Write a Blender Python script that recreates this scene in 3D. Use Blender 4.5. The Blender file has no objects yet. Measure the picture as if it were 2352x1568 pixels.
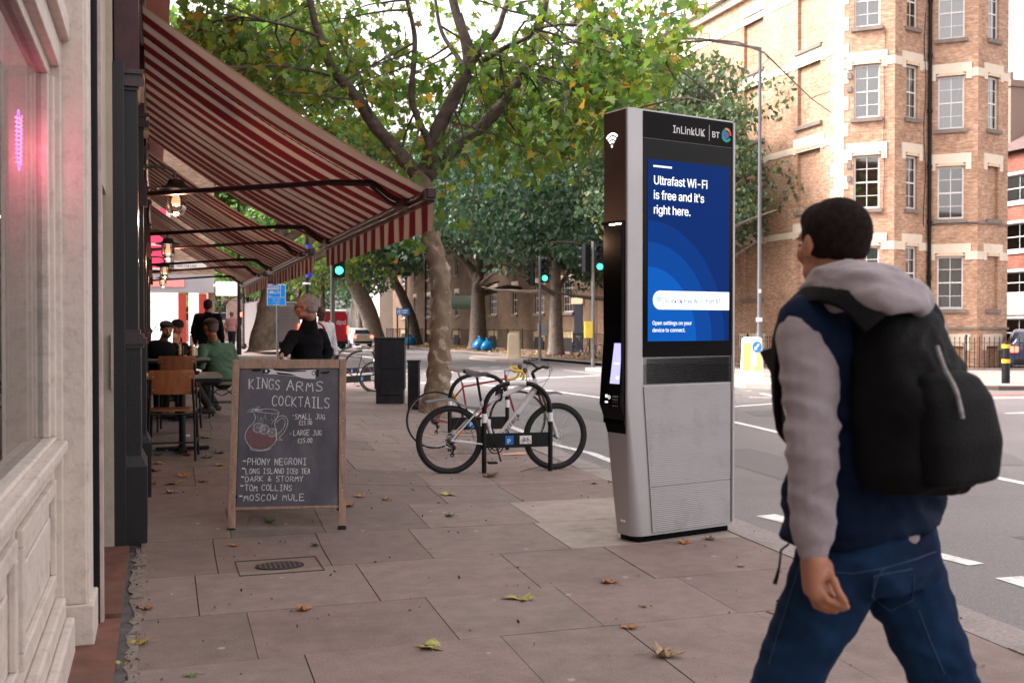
import bpy, math, random
import numpy as np
from mathutils import Vector, Matrix
S = bpy.context.scene
COL = S.collection
R = math.radians
random.seed(7)
# ---------------------------------------------------------------- camera
CAMH = 1.45; PSI = 18.35; FPX = 2465.0
PITCH = math.atan(34/FPX)
cd = bpy.data.cameras.new('camera'); cam = bpy.data.objects.new('camera', cd); COL.objects.link(cam)
cam.location = (0, 0, CAMH); cam.rotation_euler = (R(90)-PITCH, 0, -R(PSI))
cd.sensor_width = 36; cd.lens = 36*FPX/2352; cd.clip_end = 2000; cd.clip_start = .05
cd.dof.use_dof = True; cd.dof.focus_distance = 8.6; cd.dof.aperture_fstop = 4.2
S.camera = cam
# ---------------------------------------------------------------- sky
SUN_EL, SUN_AZ = 44, 288            # azimuth from +Y towards +X
w = bpy.data.worlds.new("World"); S.world = w; w.use_nodes = True
nt = w.node_tree; nt.nodes.clear()
sky = nt.nodes.new('ShaderNodeTexSky'); sky.sky_type = 'NISHITA'; sky.sun_disc = False
sky.sun_elevation = R(SUN_EL); sky.sun_rotation = R(SUN_AZ); sky.dust_density = 4; sky.air_density = 1.2
hs = nt.nodes.new('ShaderNodeHueSaturation'); hs.inputs['Saturation'].default_value = .10
tint = nt.nodes.new('ShaderNodeMix'); tint.data_type = 'RGBA'; tint.blend_type = 'MULTIPLY'; tint.inputs[0].default_value = 1
tint.inputs[7].default_value = (1.0, .93, .92, 1)
bg = nt.nodes.new('ShaderNodeBackground'); bg.inputs[1].default_value = .15
out = nt.nodes.new('ShaderNodeOutputWorld')
nt.links.new(sky.outputs[0], hs.inputs['Color']); nt.links.new(hs.outputs[0], tint.inputs[6])
nt.links.new(tint.outputs[2], bg.inputs[0]); nt.links.new(bg.outputs[0], out.inputs[0])
sd = bpy.data.lights.new('sun', 'SUN'); sun = bpy.data.objects.new('sun', sd); COL.objects.link(sun)
sd.energy = 2.0; sd.angle = R(22); sd.color = (1, .9, .84)
_v = Vector((math.sin(R(SUN_AZ))*math.cos(R(SUN_EL)), math.cos(R(SUN_AZ))*math.cos(R(SUN_EL)), math.sin(R(SUN_EL))))
sun.rotation_euler = (-_v).to_track_quat('-Z', 'Y').to_euler(); sun.location = (0, 0, 30)
S.view_settings.view_transform = 'Standard'; S.view_settings.look = 'None'
S.view_settings.exposure = 1.9; S.view_settings.gamma = 1
S.cycles.max_bounces = 8; S.cycles.transparent_max_bounces = 16; S.cycles.caustics_reflective = False; S.cycles.caustics_refractive = False
# ---------------------------------------------------------------- picking points of the place
_cm = cam.rotation_euler.to_matrix()
CP = Vector((0, 0, CAMH)); FW = Vector((math.sin(R(PSI)), math.cos(R(PSI)), 0)); RT = Vector((math.cos(R(PSI)), -math.sin(R(PSI)), 0))
def ray(x, y):
    return _cm @ Vector(((x-1176)/FPX, -(y-784)/FPX, -1))
def G(x, y, z=0):
    d = ray(x, y); return CP + d*((z-CAMH)/d.z)
def PX(x, y, X):
    d = ray(x, y); return CP + d*(X/d.x)
def PY(x, y, Y):
    d = ray(x, y); return CP + d*(Y/d.y)
def PD(x, y, dep):
    d = ray(x, y); return CP + d*(dep/d.dot(FW))
def LERP(a, b, t): return a+(b-a)*t
def clamp(x, a=0., b=1.): return max(a, min(b, x))
def kerbx(y): return 3.66+.072*y
def gz(x, y):
    if y <= 7: return 0.
    t = clamp((3.0-x)/2.4); t = t*t*(3-2*t)
    return .40*(1-math.exp(-(y-7)/6.5))*t
# ---------------------------------------------------------------- materials
MATS = {}
def mat(name, col, rough=.6, metal=0, spec=.4, var=0, vs=3, bump=0, bs=60, emit=None, es=1, trans=0, col2=None, coat=0, dirt=0, dcol=(.05,.045,.04), ds=2., attr=False, detail=4, stretch=None, sheen=0):
    if name in MATS: return MATS[name]
    m = bpy.data.materials.new(name); m.use_nodes = True; n = m.node_tree; b = n.nodes['Principled BSDF']
    b.inputs['Base Color'].default_value = (*col, 1); b.inputs['Roughness'].default_value = rough
    b.inputs['Metallic'].default_value = metal; b.inputs['Specular IOR Level'].default_value = spec
    if coat: b.inputs['Coat Weight'].default_value = coat; b.inputs['Coat Roughness'].default_value = .1
    if sheen: b.inputs['Sheen Weight'].default_value = sheen
    if trans: b.inputs['Transmission Weight'].default_value = trans
    if emit: b.inputs['Emission Color'].default_value = (*emit, 1); b.inputs['Emission Strength'].default_value = es
    co = n.nodes.new('ShaderNodeTexCoord').outputs['Object']
    if stretch:
        mp = n.nodes.new('ShaderNodeMapping'); mp.inputs['Scale'].default_value = stretch; n.links.new(co, mp.inputs[0]); co = mp.outputs[0]
    last = None
    if attr:
        a = n.nodes.new('ShaderNodeVertexColor'); a.layer_name = 'Col'; last = a.outputs[0]
    if var or col2:
        t = n.nodes.new('ShaderNodeTexNoise'); t.inputs['Scale'].default_value = vs; t.inputs['Detail'].default_value = detail; t.inputs['Roughness'].default_value = .65
        n.links.new(co, t.inputs['Vector'])
        r = n.nodes.new('ShaderNodeValToRGB'); r.color_ramp.elements[0].position = .32; r.color_ramp.elements[1].position = .68
        if attr:
            r.color_ramp.elements[0].color = (1-var, 1-var, 1-var, 1); r.color_ramp.elements[1].color = (1+var, 1+var, 1+var, 1)
            n.links.new(t.outputs[0], r.inputs[0]); mx = n.nodes.new('ShaderNodeMix'); mx.data_type = 'RGBA'; mx.blend_type = 'MULTIPLY'; mx.inputs[0].default_value = 1
            n.links.new(last, mx.inputs[6]); n.links.new(r.outputs[0], mx.inputs[7]); last = mx.outputs[2]
        else:
            c2 = col2 if col2 else tuple(c*(1-var) for c in col); c1 = col if col2 else tuple(min(1, c*(1+var)) for c in col)
            r.color_ramp.elements[0].color = (*c2, 1); r.color_ramp.elements[1].color = (*c1, 1)
            n.links.new(t.outputs[0], r.inputs[0]); last = r.outputs[0]
    if dirt:
        t = n.nodes.new('ShaderNodeTexNoise'); t.inputs['Scale'].default_value = ds; t.inputs['Detail'].default_value = 8; t.inputs['Roughness'].default_value = .7
        n.links.new(co, t.inputs['Vector'])
        r = n.nodes.new('ShaderNodeMapRange'); r.inputs[1].default_value = .5; r.inputs[2].default_value = .72; r.inputs[4].default_value = dirt
        n.links.new(t.outputs[0], r.inputs[0])
        mx = n.nodes.new('ShaderNodeMix'); mx.data_type = 'RGBA'; n.links.new(r.outputs[0], mx.inputs[0])
        if last: n.links.new(last, mx.inputs[6])
        else: mx.inputs[6].default_value = (*col, 1)
        mx.inputs[7].default_value = (*dcol, 1); last = mx.outputs[2]
    if last: n.links.new(last, b.inputs['Base Color'])
    if bump:
        t = n.nodes.new('ShaderNodeTexNoise'); t.inputs['Scale'].default_value = bs; t.inputs['Detail'].default_value = 6
        n.links.new(co, t.inputs['Vector']); bp = n.nodes.new('ShaderNodeBump'); bp.inputs['Strength'].default_value = bump; bp.inputs['Distance'].default_value = .01
        n.links.new(t.outputs[0], bp.inputs['Height']); n.links.new(bp.outputs[0], b.inputs['Normal'])
    MATS[name] = m; return m
def glassmat(name, tint=(.8, .85, .85), alpha=.75, rough=.02):
    """window glass: mirror-like skin over a see-through pane (fresnel)"""
    m = bpy.data.materials.new(name); m.use_nodes = True; n = m.node_tree; n.nodes.clear()
    o = n.nodes.new('ShaderNodeOutputMaterial'); g = n.nodes.new('ShaderNodeBsdfGlossy'); g.inputs['Roughness'].default_value = rough
    t = n.nodes.new('ShaderNodeBsdfTransparent'); t.inputs[0].default_value = (*tint, 1); f = n.nodes.new('ShaderNodeFresnel'); f.inputs[0].default_value = 1.6
    mx = n.nodes.new('ShaderNodeMixShader'); ad = n.nodes.new('ShaderNodeMath'); ad.operation = 'ADD'; ad.inputs[1].default_value = 1-alpha-.2; ad.use_clamp = True
    n.links.new(f.outputs[0], ad.inputs[0]); n.links.new(ad.outputs[0], mx.inputs[0]); n.links.new(t.outputs[0], mx.inputs[1]); n.links.new(g.outputs[0], mx.inputs[2])
    n.links.new(mx.outputs[0], o.inputs[0]); MATS[name] = m; return m
def brickmat(name, c1, c2, mortar, bw=.225, bh=.075, ms=.007, patch=None, bump=.5):
    m = bpy.data.materials.new(name); m.use_nodes = True; n = m.node_tree; b = n.nodes['Principled BSDF']; b.inputs['Roughness'].default_value = .85
    uv = n.nodes.new('ShaderNodeUVMap'); uv.uv_map = 'UVMap'
    t = n.nodes.new('ShaderNodeTexBrick'); t.inputs['Scale'].default_value = 1; t.inputs['Brick Width'].default_value = bw; t.inputs['Row Height'].default_value = bh
    t.inputs['Mortar Size'].default_value = ms; t.inputs['Mortar Smooth'].default_value = .3; t.inputs['Bias'].default_value = -.1
    t.inputs['Color1'].default_value = (*c1, 1); t.inputs['Color2'].default_value = (*c2, 1); t.inputs['Mortar'].default_value = (*mortar, 1)
    n.links.new(uv.outputs[0], t.inputs['Vector'])
    v = n.nodes.new('ShaderNodeTexNoise'); v.inputs['Scale'].default_value = .55; v.inputs['Detail'].default_value = 8; v.inputs['Roughness'].default_value = .7; n.links.new(uv.outputs[0], v.inputs['Vector'])
    r = n.nodes.new('ShaderNodeValToRGB'); r.color_ramp.elements[0].position = .3; r.color_ramp.elements[1].position = .7
    p = patch or (.55, .5, .48); r.color_ramp.elements[0].color = (*p, 1); r.color_ramp.elements[1].color = (1.12, 1.1, 1.08, 1)
    n.links.new(v.outputs[0], r.inputs[0])
    v2 = n.nodes.new('ShaderNodeTexNoise'); v2.inputs['Scale'].default_value = 9; v2.inputs['Detail'].default_value = 2; mp = n.nodes.new('ShaderNodeMapping'); mp.inputs['Scale'].default_value = (.55, 1.7, 1); n.links.new(uv.outputs[0], mp.inputs[0]); n.links.new(mp.outputs[0], v2.inputs['Vector'])
    r2 = n.nodes.new('ShaderNodeValToRGB'); r2.color_ramp.elements[0].position = .35; r2.color_ramp.elements[1].position = .65; r2.color_ramp.elements[0].color = (.72, .68, .66, 1); r2.color_ramp.elements[1].color = (1.15, 1.12, 1.1, 1)
    n.links.new(v2.outputs[0], r2.inputs[0])
    a = n.nodes.new('ShaderNodeMix'); a.data_type = 'RGBA'; a.blend_type = 'MULTIPLY'; a.inputs[0].default_value = 1
    n.links.new(t.outputs[0], a.inputs[6]); n.links.new(r.outputs[0], a.inputs[7])
    a2 = n.nodes.new('ShaderNodeMix'); a2.data_type = 'RGBA'; a2.blend_type = 'MULTIPLY'; a2.inputs[0].default_value = 1
    n.links.new(a.outputs[2], a2.inputs[6]); n.links.new(r2.outputs[0], a2.inputs[7]); n.links.new(a2.outputs[2], b.inputs['Base Color'])
    bp = n.nodes.new('ShaderNodeBump'); bp.inputs['Strength'].default_value = bump; bp.inputs['Distance'].default_value = .01; bp.invert = True
    n.links.new(t.outputs[1], bp.inputs['Height']); n.links.new(bp.outputs[0], b.inputs['Normal'])
    MATS[name] = m; return m
# ---------------------------------------------------------------- mesh builder
class MB:
    def __init__(s): s.v = []; s.f = []; s.c = []; s.uv = {}; s.mi = []; s.cur = None; s.m = 0
    def add(s, vs, fs, uvs=None):
        o = len(s.v); s.v.extend([tuple(p) for p in vs])
        for k, f in enumerate(fs):
            s.f.append(tuple(i+o for i in f)); s.c.append(s.cur); s.mi.append(s.m)
            if uvs: s.uv[len(s.f)-1] = uvs[k]
        return s
    def quad(s, a, b, c, d, uv=None): return s.add([a, b, c, d], [(0, 1, 2, 3)], [uv] if uv else None)
    def poly(s, pts): return s.add(pts, [tuple(range(len(pts)))])
    def box(s, c, sz, rz=0, M=None):
        x, y, z = [k/2 for k in sz]; ps = [Vector((i*x, j*y, k*z)) for k in (-1, 1) for j in (-1, 1) for i in (-1, 1)]
        mt = Matrix.Translation(Vector(c)) @ (M.to_4x4() if M is not None else Matrix.Rotation(rz, 4, 'Z'))
        return s.add([mt @ p for p in ps], [(0, 2, 3, 1), (4, 5, 7, 6), (0, 1, 5, 4), (2, 6, 7, 3), (0, 4, 6, 2), (1, 3, 7, 5)])
    def bb(s, x0, x1, y0, y1, z0, z1): return s.box(((x0+x1)/2, (y0+y1)/2, (z0+z1)/2), (abs(x1-x0), abs(y1-y0), abs(z1-z0)))
    def bar(s, a, b, w, h, up=(0, 0, 1)):
        a = Vector(a); b = Vector(b); d = b-a; L = d.length; d.normalize(); u = Vector(up); r = d.cross(u)
        if r.length < 1e-5: r = d.cross(Vector((1, 0, 0)))
        r.normalize(); u = r.cross(d); M = Matrix((r, d, u)).transposed(); return s.box((a+b)/2, (w, L, h), M=M)
    def tube(s, pts, rad, n=8, cap=True, sq=None):
        pts = [Vector(p) for p in pts]; k = len(pts); rs = rad if isinstance(rad, (list, tuple)) else [rad]*k
        rings = []; ref = None
        for i, p in enumerate(pts):
            t = (pts[min(i+1, k-1)]-pts[max(i-1, 0)]); t = t.normalized() if t.length > 1e-9 else Vector((0, 0, 1))
            if ref is None: ref = t.orthogonal().normalized()
            ref = (ref - t*ref.dot(t)); ref = ref.normalized() if ref.length > 1e-6 else t.orthogonal().normalized()
            b = t.cross(ref); rings.append([p+(ref*math.cos(2*math.pi*j/n)+b*math.sin(2*math.pi*j/n))*rs[i] for j in range(n)])
        return s.loft(rings, cap)
    def loft(s, rings, cap=True, closed=False):
        n = len(rings[0]); vs = [p for r in rings for p in r]; fs = []; K = len(rings)
        for i in range(K if closed else K-1):
            for j in range(n):
                a = i*n+j; b = i*n+(j+1) % n; i2 = (i+1) % K; fs.append((a, b, i2*n+(j+1) % n, i2*n+j))
        if cap and not closed: fs.append(tuple(range(n-1, -1, -1))); fs.append(tuple((K-1)*n+j for j in range(n)))
        return s.add(vs, fs)
    def cyl(s, a, b, r, r2=None, n=12): return s.tube([a, b], [r, r if r2 is None else r2], n)
    def lathe(s, prof, o=(0, 0, 0), n=20, axis=(0, 0, 1)):
        q = Vector(axis).normalized().to_track_quat('Z', 'Y').to_matrix(); o = Vector(o)
        rings = [[o+q@Vector((max(r, 1e-4)*math.cos(2*math.pi*j/n), max(r, 1e-4)*math.sin(2*math.pi*j/n), z)) for j in range(n)] for r, z in prof]
        return s.loft(rings)
    def torus(s, c, R1, r, axis, n=40, m=8, a0=0, a1=2*math.pi, ry=None):
        q = Vector(axis).normalized().to_track_quat('Z', 'Y').to_matrix(); c = Vector(c); full = abs(a1-a0) > 6.28; rings = []
        for i in range(n if full else n+1):
            a = a0+(a1-a0)*i/n; e = Vector((math.cos(a), math.sin(a), 0))
            rings.append([c+q@(e*(R1+r*math.cos(t))+Vector((0, 0, (ry or r)*math.sin(t)))) for t in [2*math.pi*j/m for j in range(m)]])
        return s.loft(rings, not full, full)
    def ell(s, c, rx, ry, rz, M=None, n=16, m=10):
        c = Vector(c); M = M if M is not None else Matrix.Identity(3); rings = []
        for i in range(m+1):
            t = math.pi*(i/m); t = min(max(t, .02), math.pi-.02)
            rings.append([c+M@Vector((rx*math.sin(t)*math.cos(2*math.pi*j/n), ry*math.sin(t)*math.sin(2*math.pi*j/n), -rz*math.cos(t))) for j in range(n)])
        return s.loft(rings)
    def cap(s, a, b, r1, r2, n=12):
        """closed tapered capsule"""
        a = Vector(a); b = Vector(b); d = (b-a).normalized() if (b-a).length > 1e-6 else Vector((0, 0, 1))
        P = []; Q = []
        for t in (-.99, -.8, -.45, 0): P.append(a+d*r1*t); Q.append(r1*math.sqrt(max(0.02, 1-t*t)))
        for t in (0, .45, .8, .99): P.append(b+d*r2*t); Q.append(r2*math.sqrt(max(0.02, 1-t*t)))
        return s.tube(P, Q, n)
    def prism(s, poly, z0, z1):
        """poly: 2D points; closed block"""
        n = len(poly); return s.add([(x, y, z0) for x, y in poly]+[(x, y, z1) for x, y in poly],
            [tuple(range(n-1, -1, -1)), tuple(range(n, 2*n))]+[(i, (i+1) % n, n+(i+1) % n, n+i) for i in range(n)])
    def xf(s, M):
        s.v = [tuple(M @ Vector(p)) for p in s.v]; return s
    def build(s, name, m, parent=None, smooth=False, bevel=0, angle=40, solid=0):
        me = bpy.data.meshes.new(name); me.from_pydata(s.v, [], s.f)
        for k in (m if isinstance(m, (list, tuple)) else [m]): me.materials.append(k)
        if any(s.mi): me.polygons.foreach_set('material_index', s.mi)
        if any(c is not None for c in s.c):
            ca = me.color_attributes.new('Col', 'FLOAT_COLOR', 'CORNER'); arr = []
            for f, c in zip(s.f, s.c): arr.extend([*(c or (1, 1, 1)), 1.]*len(f))
            ca.data.foreach_set('color', arr)
        if s.uv:
            ul = me.uv_layers.new(name='UVMap'); arr = []
            for i, f in enumerate(s.f):
                q = s.uv.get(i)
                for k in range(len(f)): arr.extend(q[k] if q else (0, 0))
            ul.data.foreach_set('uv', arr)
        if smooth:
            me.polygons.foreach_set('use_smooth', [True]*len(me.polygons))
        me.update()
        if smooth and angle < 180:
            try: me.set_sharp_from_angle(angle=R(angle))
            except Exception: pass
        o = bpy.data.objects.new(name, me); COL.objects.link(o)
        if parent: o.parent = parent
        if bevel:
            md = o.modifiers.new('bevel', 'BEVEL'); md.width = bevel; md.segments = 2; md.limit_method = 'ANGLE'; md.angle_limit = R(35)
        return o
def thing(name, label, cat, loc=(0, 0, 0), rz=0, group=None):
    o = bpy.data.objects.new(name, None); COL.objects.link(o); o.location = loc; o.rotation_euler = (0, 0, rz); o.empty_display_size = .2
    o['label'] = label; o['category'] = cat
    if group: o['group'] = group
    return o
def tag(o, label, cat, group=None):
    o['label'] = label; o['category'] = cat
    if group: o['group'] = group
    return o
def struct(o): o['kind'] = 'structure'; return o
def stuff(o, label=None, cat=None):
    o['kind'] = 'stuff'
    if label: o['label'] = label
    if cat: o['category'] = cat
    return o
def dup(root, loc=None, rz=None, label=None, group=None, scale=None):
    def cp(o, par):
        c = o.copy(); COL.objects.link(c)
        if par: c.parent = par
        for ch in o.children: cp(ch, c)
        return c
    r = cp(root, None)
    if loc is not None: r.location = loc
    if rz is not None: r.rotation_euler = (0, 0, rz)
    if label: r['label'] = label
    if group: r['group'] = group
    if scale: r.scale = (scale,)*3
    return r
def evalmesh(o, name=None):
    """apply modifiers of o"""
    bpy.context.view_layer.update(); dg = bpy.context.evaluated_depsgraph_get()
    me = bpy.data.meshes.new_from_object(o.evaluated_get(dg)); old = o.data
    o.modifiers.clear(); o.data = me; bpy.data.meshes.remove(old); return o
try: SANS = bpy.data.fonts.load(bpy.utils.system_resource('DATAFILES', path='fonts')+'/Inter.woff2')    # Blender's own interface typeface
except Exception: SANS = None
def text(name, s, m, org, right, up, size, parent=None, bold=0, sx=1, align='LEFT', thick=.0005, spacing=1):
    """lettering laid on a plane as a mesh"""
    cu = bpy.data.curves.new(name, 'FONT'); cu.body = s; cu.size = size; cu.offset = bold*size*.42; cu.extrude = thick; cu.align_x = align; cu.space_character = spacing
    cu.resolution_u = 3
    if SANS: cu.font = SANS
    t = bpy.data.objects.new(name, cu); COL.objects.link(t); bpy.context.view_layer.update()
    me = bpy.data.meshes.new_from_object(t.evaluated_get(bpy.context.evaluated_depsgraph_get())); COL.objects.unlink(t); bpy.data.objects.remove(t)
    r = Vector(right).normalized(); u = Vector(up).normalized(); n = r.cross(u)
    M = Matrix((r*sx, u, n)).transposed().to_4x4(); M.translation = Vector(org); me.transform(M)
    me.materials.clear(); me.materials.append(m)
    o = bpy.data.objects.new(name, me); COL.objects.link(o)
    if parent: o.parent = parent
    return o
# single-stroke lettering (chalk and painted hand lettering)
GL = {'A': ["0,0 .5,1 1,0", ".2,.38 .82,.38"], 'B': ["0,0 0,1 .6,1 .8,.78 .6,.55 0,.52", ".6,.55 .9,.3 .65,0 0,0"], 'C': ["1,.85 .7,1 .3,.95 0,.55 .1,.15 .45,0 .95,.15"],
 'D': ["0,0 0,1 .5,.98 .95,.6 .85,.2 .4,0 0,0"], 'E': ["1,1 0,1 0,0 1,0", "0,.52 .8,.52"], 'F': ["1,1 0,1 0,0", "0,.52 .8,.52"], 'G': ["1,.85 .6,1 .2,.9 0,.5 .15,.1 .6,0 .95,.15 .95,.45 .6,.45"],
 'H': ["0,0 0,1", "1,0 1,1", "0,.5 1,.5"], 'I': [".5,0 .5,1", ".15,1 .85,1", ".15,0 .85,0"], 'J': ["1,1 .95,.2 .6,0 .1,.15", ".5,1 1,1"], 'K': ["0,0 0,1", ".9,1 .05,.45 1,0"],
 'L': ["0,1 0,0 .9,0"], 'M': ["0,0 .15,1 .5,.35 .85,1 1,0"], 'N': ["0,0 .05,1 .95,0 1,1"], 'O': [".5,1 .15,.85 0,.5 .15,.1 .5,0 .85,.12 1,.5 .85,.88 .5,1"], 'P': ["0,0 0,1 .7,.97 .95,.75 .7,.5 0,.45"],
 'R': ["0,0 0,1 .7,.97 .95,.75 .7,.5 0,.48", ".45,.48 1,0"], 'S': ["1,.88 .6,1 .15,.88 .1,.65 .5,.52 .95,.35 .85,.08 .4,0 0,.12"], 'T': ["0,1 1,1", ".5,1 .5,0"], 'U': ["0,1 .05,.2 .5,0 .92,.2 1,1"],
 'V': ["0,1 .5,0 1,1"], 'W': ["0,1 .25,0 .5,.7 .75,0 1,1"], 'X': ["0,0 1,1", "0,1 1,0"], 'Y': ["0,1 .5,.5 1,1", ".5,.5 .4,0"], 'Z': ["0,1 1,1 0,0 1,0"],
 '0': [".5,1 .1,.8 0,.4 .3,0 .75,.05 1,.5 .8,.9 .5,1"], '1': [".25,.75 .5,1 .5,0", ".2,0 .8,0"], '2': ["0,.8 .4,1 .85,.8 .7,.45 0,0 1,0"], '5': ["1,1 .2,1 .1,.55 .6,.62 .95,.35 .6,0 0,.1"],
 '.': [".3,0 .36,.08"], '£': ["1,.8 .6,1 .3,.75 .4,.3 .1,0 1,.03", ".05,.5 .8,.5"], '&': ["1,0 .2,.75 .45,1 .7,.8 0,.25 .35,0 .95,.45"], '-': [".1,.5 .9,.5"], '7': ["0,1 1,1 .4,0"]}
def strokes(mb, s, org, right, up, h, wd, th=.006, gap=.45, jit=.03, rnd=None):
    rnd = rnd or random; org = Vector(org); r = Vector(right); u = Vector(up); x = 0; n = r.cross(u).normalized()*.0012
    for ch in s:
        if ch == ' ': x += wd*1.0; continue
        dy = rnd.uniform(-jit, jit)*h; sc = 1+rnd.uniform(-.06, .06)
        for st in GL.get(ch, []):
            P = [tuple(float(q) for q in p.split(',')) for p in st.split()]
            if len(P) > 4:   # round it a little
                Q = [P[0]]
                for a, b in zip(P[:-1], P[1:]): Q.append((a[0]*.72+b[0]*.28, a[1]*.72+b[1]*.28)); Q.append((a[0]*.28+b[0]*.72, a[1]*.28+b[1]*.72))
                P = Q+[P[-1]]
            P = [(a+rnd.uniform(-.02, .02), b+rnd.uniform(-.015, .015)) for a, b in P]
            W = [org+r*(x+a*wd*sc*(.35 if ch == 'I' and 0 else 1))+u*(b*h*sc+dy)+n for a, b in P]
            for a, b in zip(W[:-1], W[1:]):
                d = (b-a); 
                if d.length < 1e-6: continue
                d.normalize(); q = n.normalized().cross(d)*th*rnd.uniform(.4, .62); e = d*th*.25
                mb.quad(a-q-e, b-q+e, b+q+e, a+q-e)
        x += wd*(1+gap)*(.62 if ch == '.' else 1)
    return x
# ---------------------------------------------------------------- ground
M_asph = mat('asphalt', (.175, .162, .165), .48, spec=.5, var=.42, vs=95, bump=.8, bs=160, dirt=.55, dcol=(.095, .085, .085), ds=.5, detail=3)
M_slab = mat('paving_stone', (.3, .25, .23), .68, spec=.4, var=.16, vs=7, bump=.35, bs=90, attr=True, dirt=.6, dcol=(.125, .095, .085), ds=1.1, detail=10)
M_joint = mat('joint_dirt', (.045, .035, .03), .95, var=.4, vs=20)
M_kerb = mat('granite_kerb', (.30, .26, .245), .7, var=.25, vs=40, bump=.4, bs=60, dirt=.5, dcol=(.1, .085, .075), ds=1.5)
M_white = mat('road_paint', (.82, .79, .76), .6, var=.08, vs=30, dirt=.7, dcol=(.2, .19, .18), ds=7)
M_brown = mat('leafy_paving', (.17, .125, .1), .9, var=.35, vs=1.2, bump=.5, bs=30)
def add_speckle(m):
    # pale gum spots and grit on the stone
    n = m.node_tree; b = n.nodes['Principled BSDF']; src = b.inputs['Base Color'].links[0].from_socket
    co = n.nodes.new('ShaderNodeTexCoord').outputs['Object']
    v = n.nodes.new('ShaderNodeTexVoronoi'); v.inputs['Scale'].default_value = 3.1; v.inputs['Randomness'].default_value = 1; n.links.new(co, v.inputs['Vector'])
    r = n.nodes.new('ShaderNodeMapRange'); r.inputs[1].default_value = .045; r.inputs[2].default_value = .062; r.inputs[3].default_value = .5; r.inputs[4].default_value = 0; n.links.new(v.outputs['Distance'], r.inputs[0])
    nz = n.nodes.new('ShaderNodeTexNoise'); nz.inputs['Scale'].default_value = 260; nz.inputs['Detail'].default_value = 2; n.links.new(co, nz.inputs['Vector'])
    rr = n.nodes.new('ShaderNodeValToRGB'); rr.color_ramp.elements[0].position = .3; rr.color_ramp.elements[0].color = (.72, .7, .69, 1); rr.color_ramp.elements[1].position = .7; rr.color_ramp.elements[1].color = (1.2, 1.18, 1.18, 1); n.links.new(nz.outputs[0], rr.inputs[0])
    m0 = n.nodes.new('ShaderNodeMix'); m0.data_type = 'RGBA'; m0.blend_type = 'MULTIPLY'; m0.inputs[0].default_value = 1; n.links.new(src, m0.inputs[6]); n.links.new(rr.outputs[0], m0.inputs[7])
    mx = n.nodes.new('ShaderNodeMix'); mx.data_type = 'RGBA'; n.links.new(r.outputs[0], mx.inputs[0]); n.links.new(m0.outputs[2], mx.inputs[6]); mx.inputs[7].default_value = (.55, .5, .47, 1)
    n.links.new(mx.outputs[2], b.inputs['Base Color'])
add_speckle(M_slab)
ZR = -.11      # road level
mb = MB(); mb.quad((-400, -100, ZR-.02), (500, -100, ZR-.02), (500, 900, ZR-.02), (-400, 900, ZR-.02)); struct(mb.build('ground', mat('far_ground', (.12, .11, .1), .9, var=.2, vs=.1)))
mb = MB(); mb.quad((2.5, -12, ZR), (70, -12, ZR), (70, 260, ZR), (2.5, 260, ZR)); struct(mb.build('road', M_asph))
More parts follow.
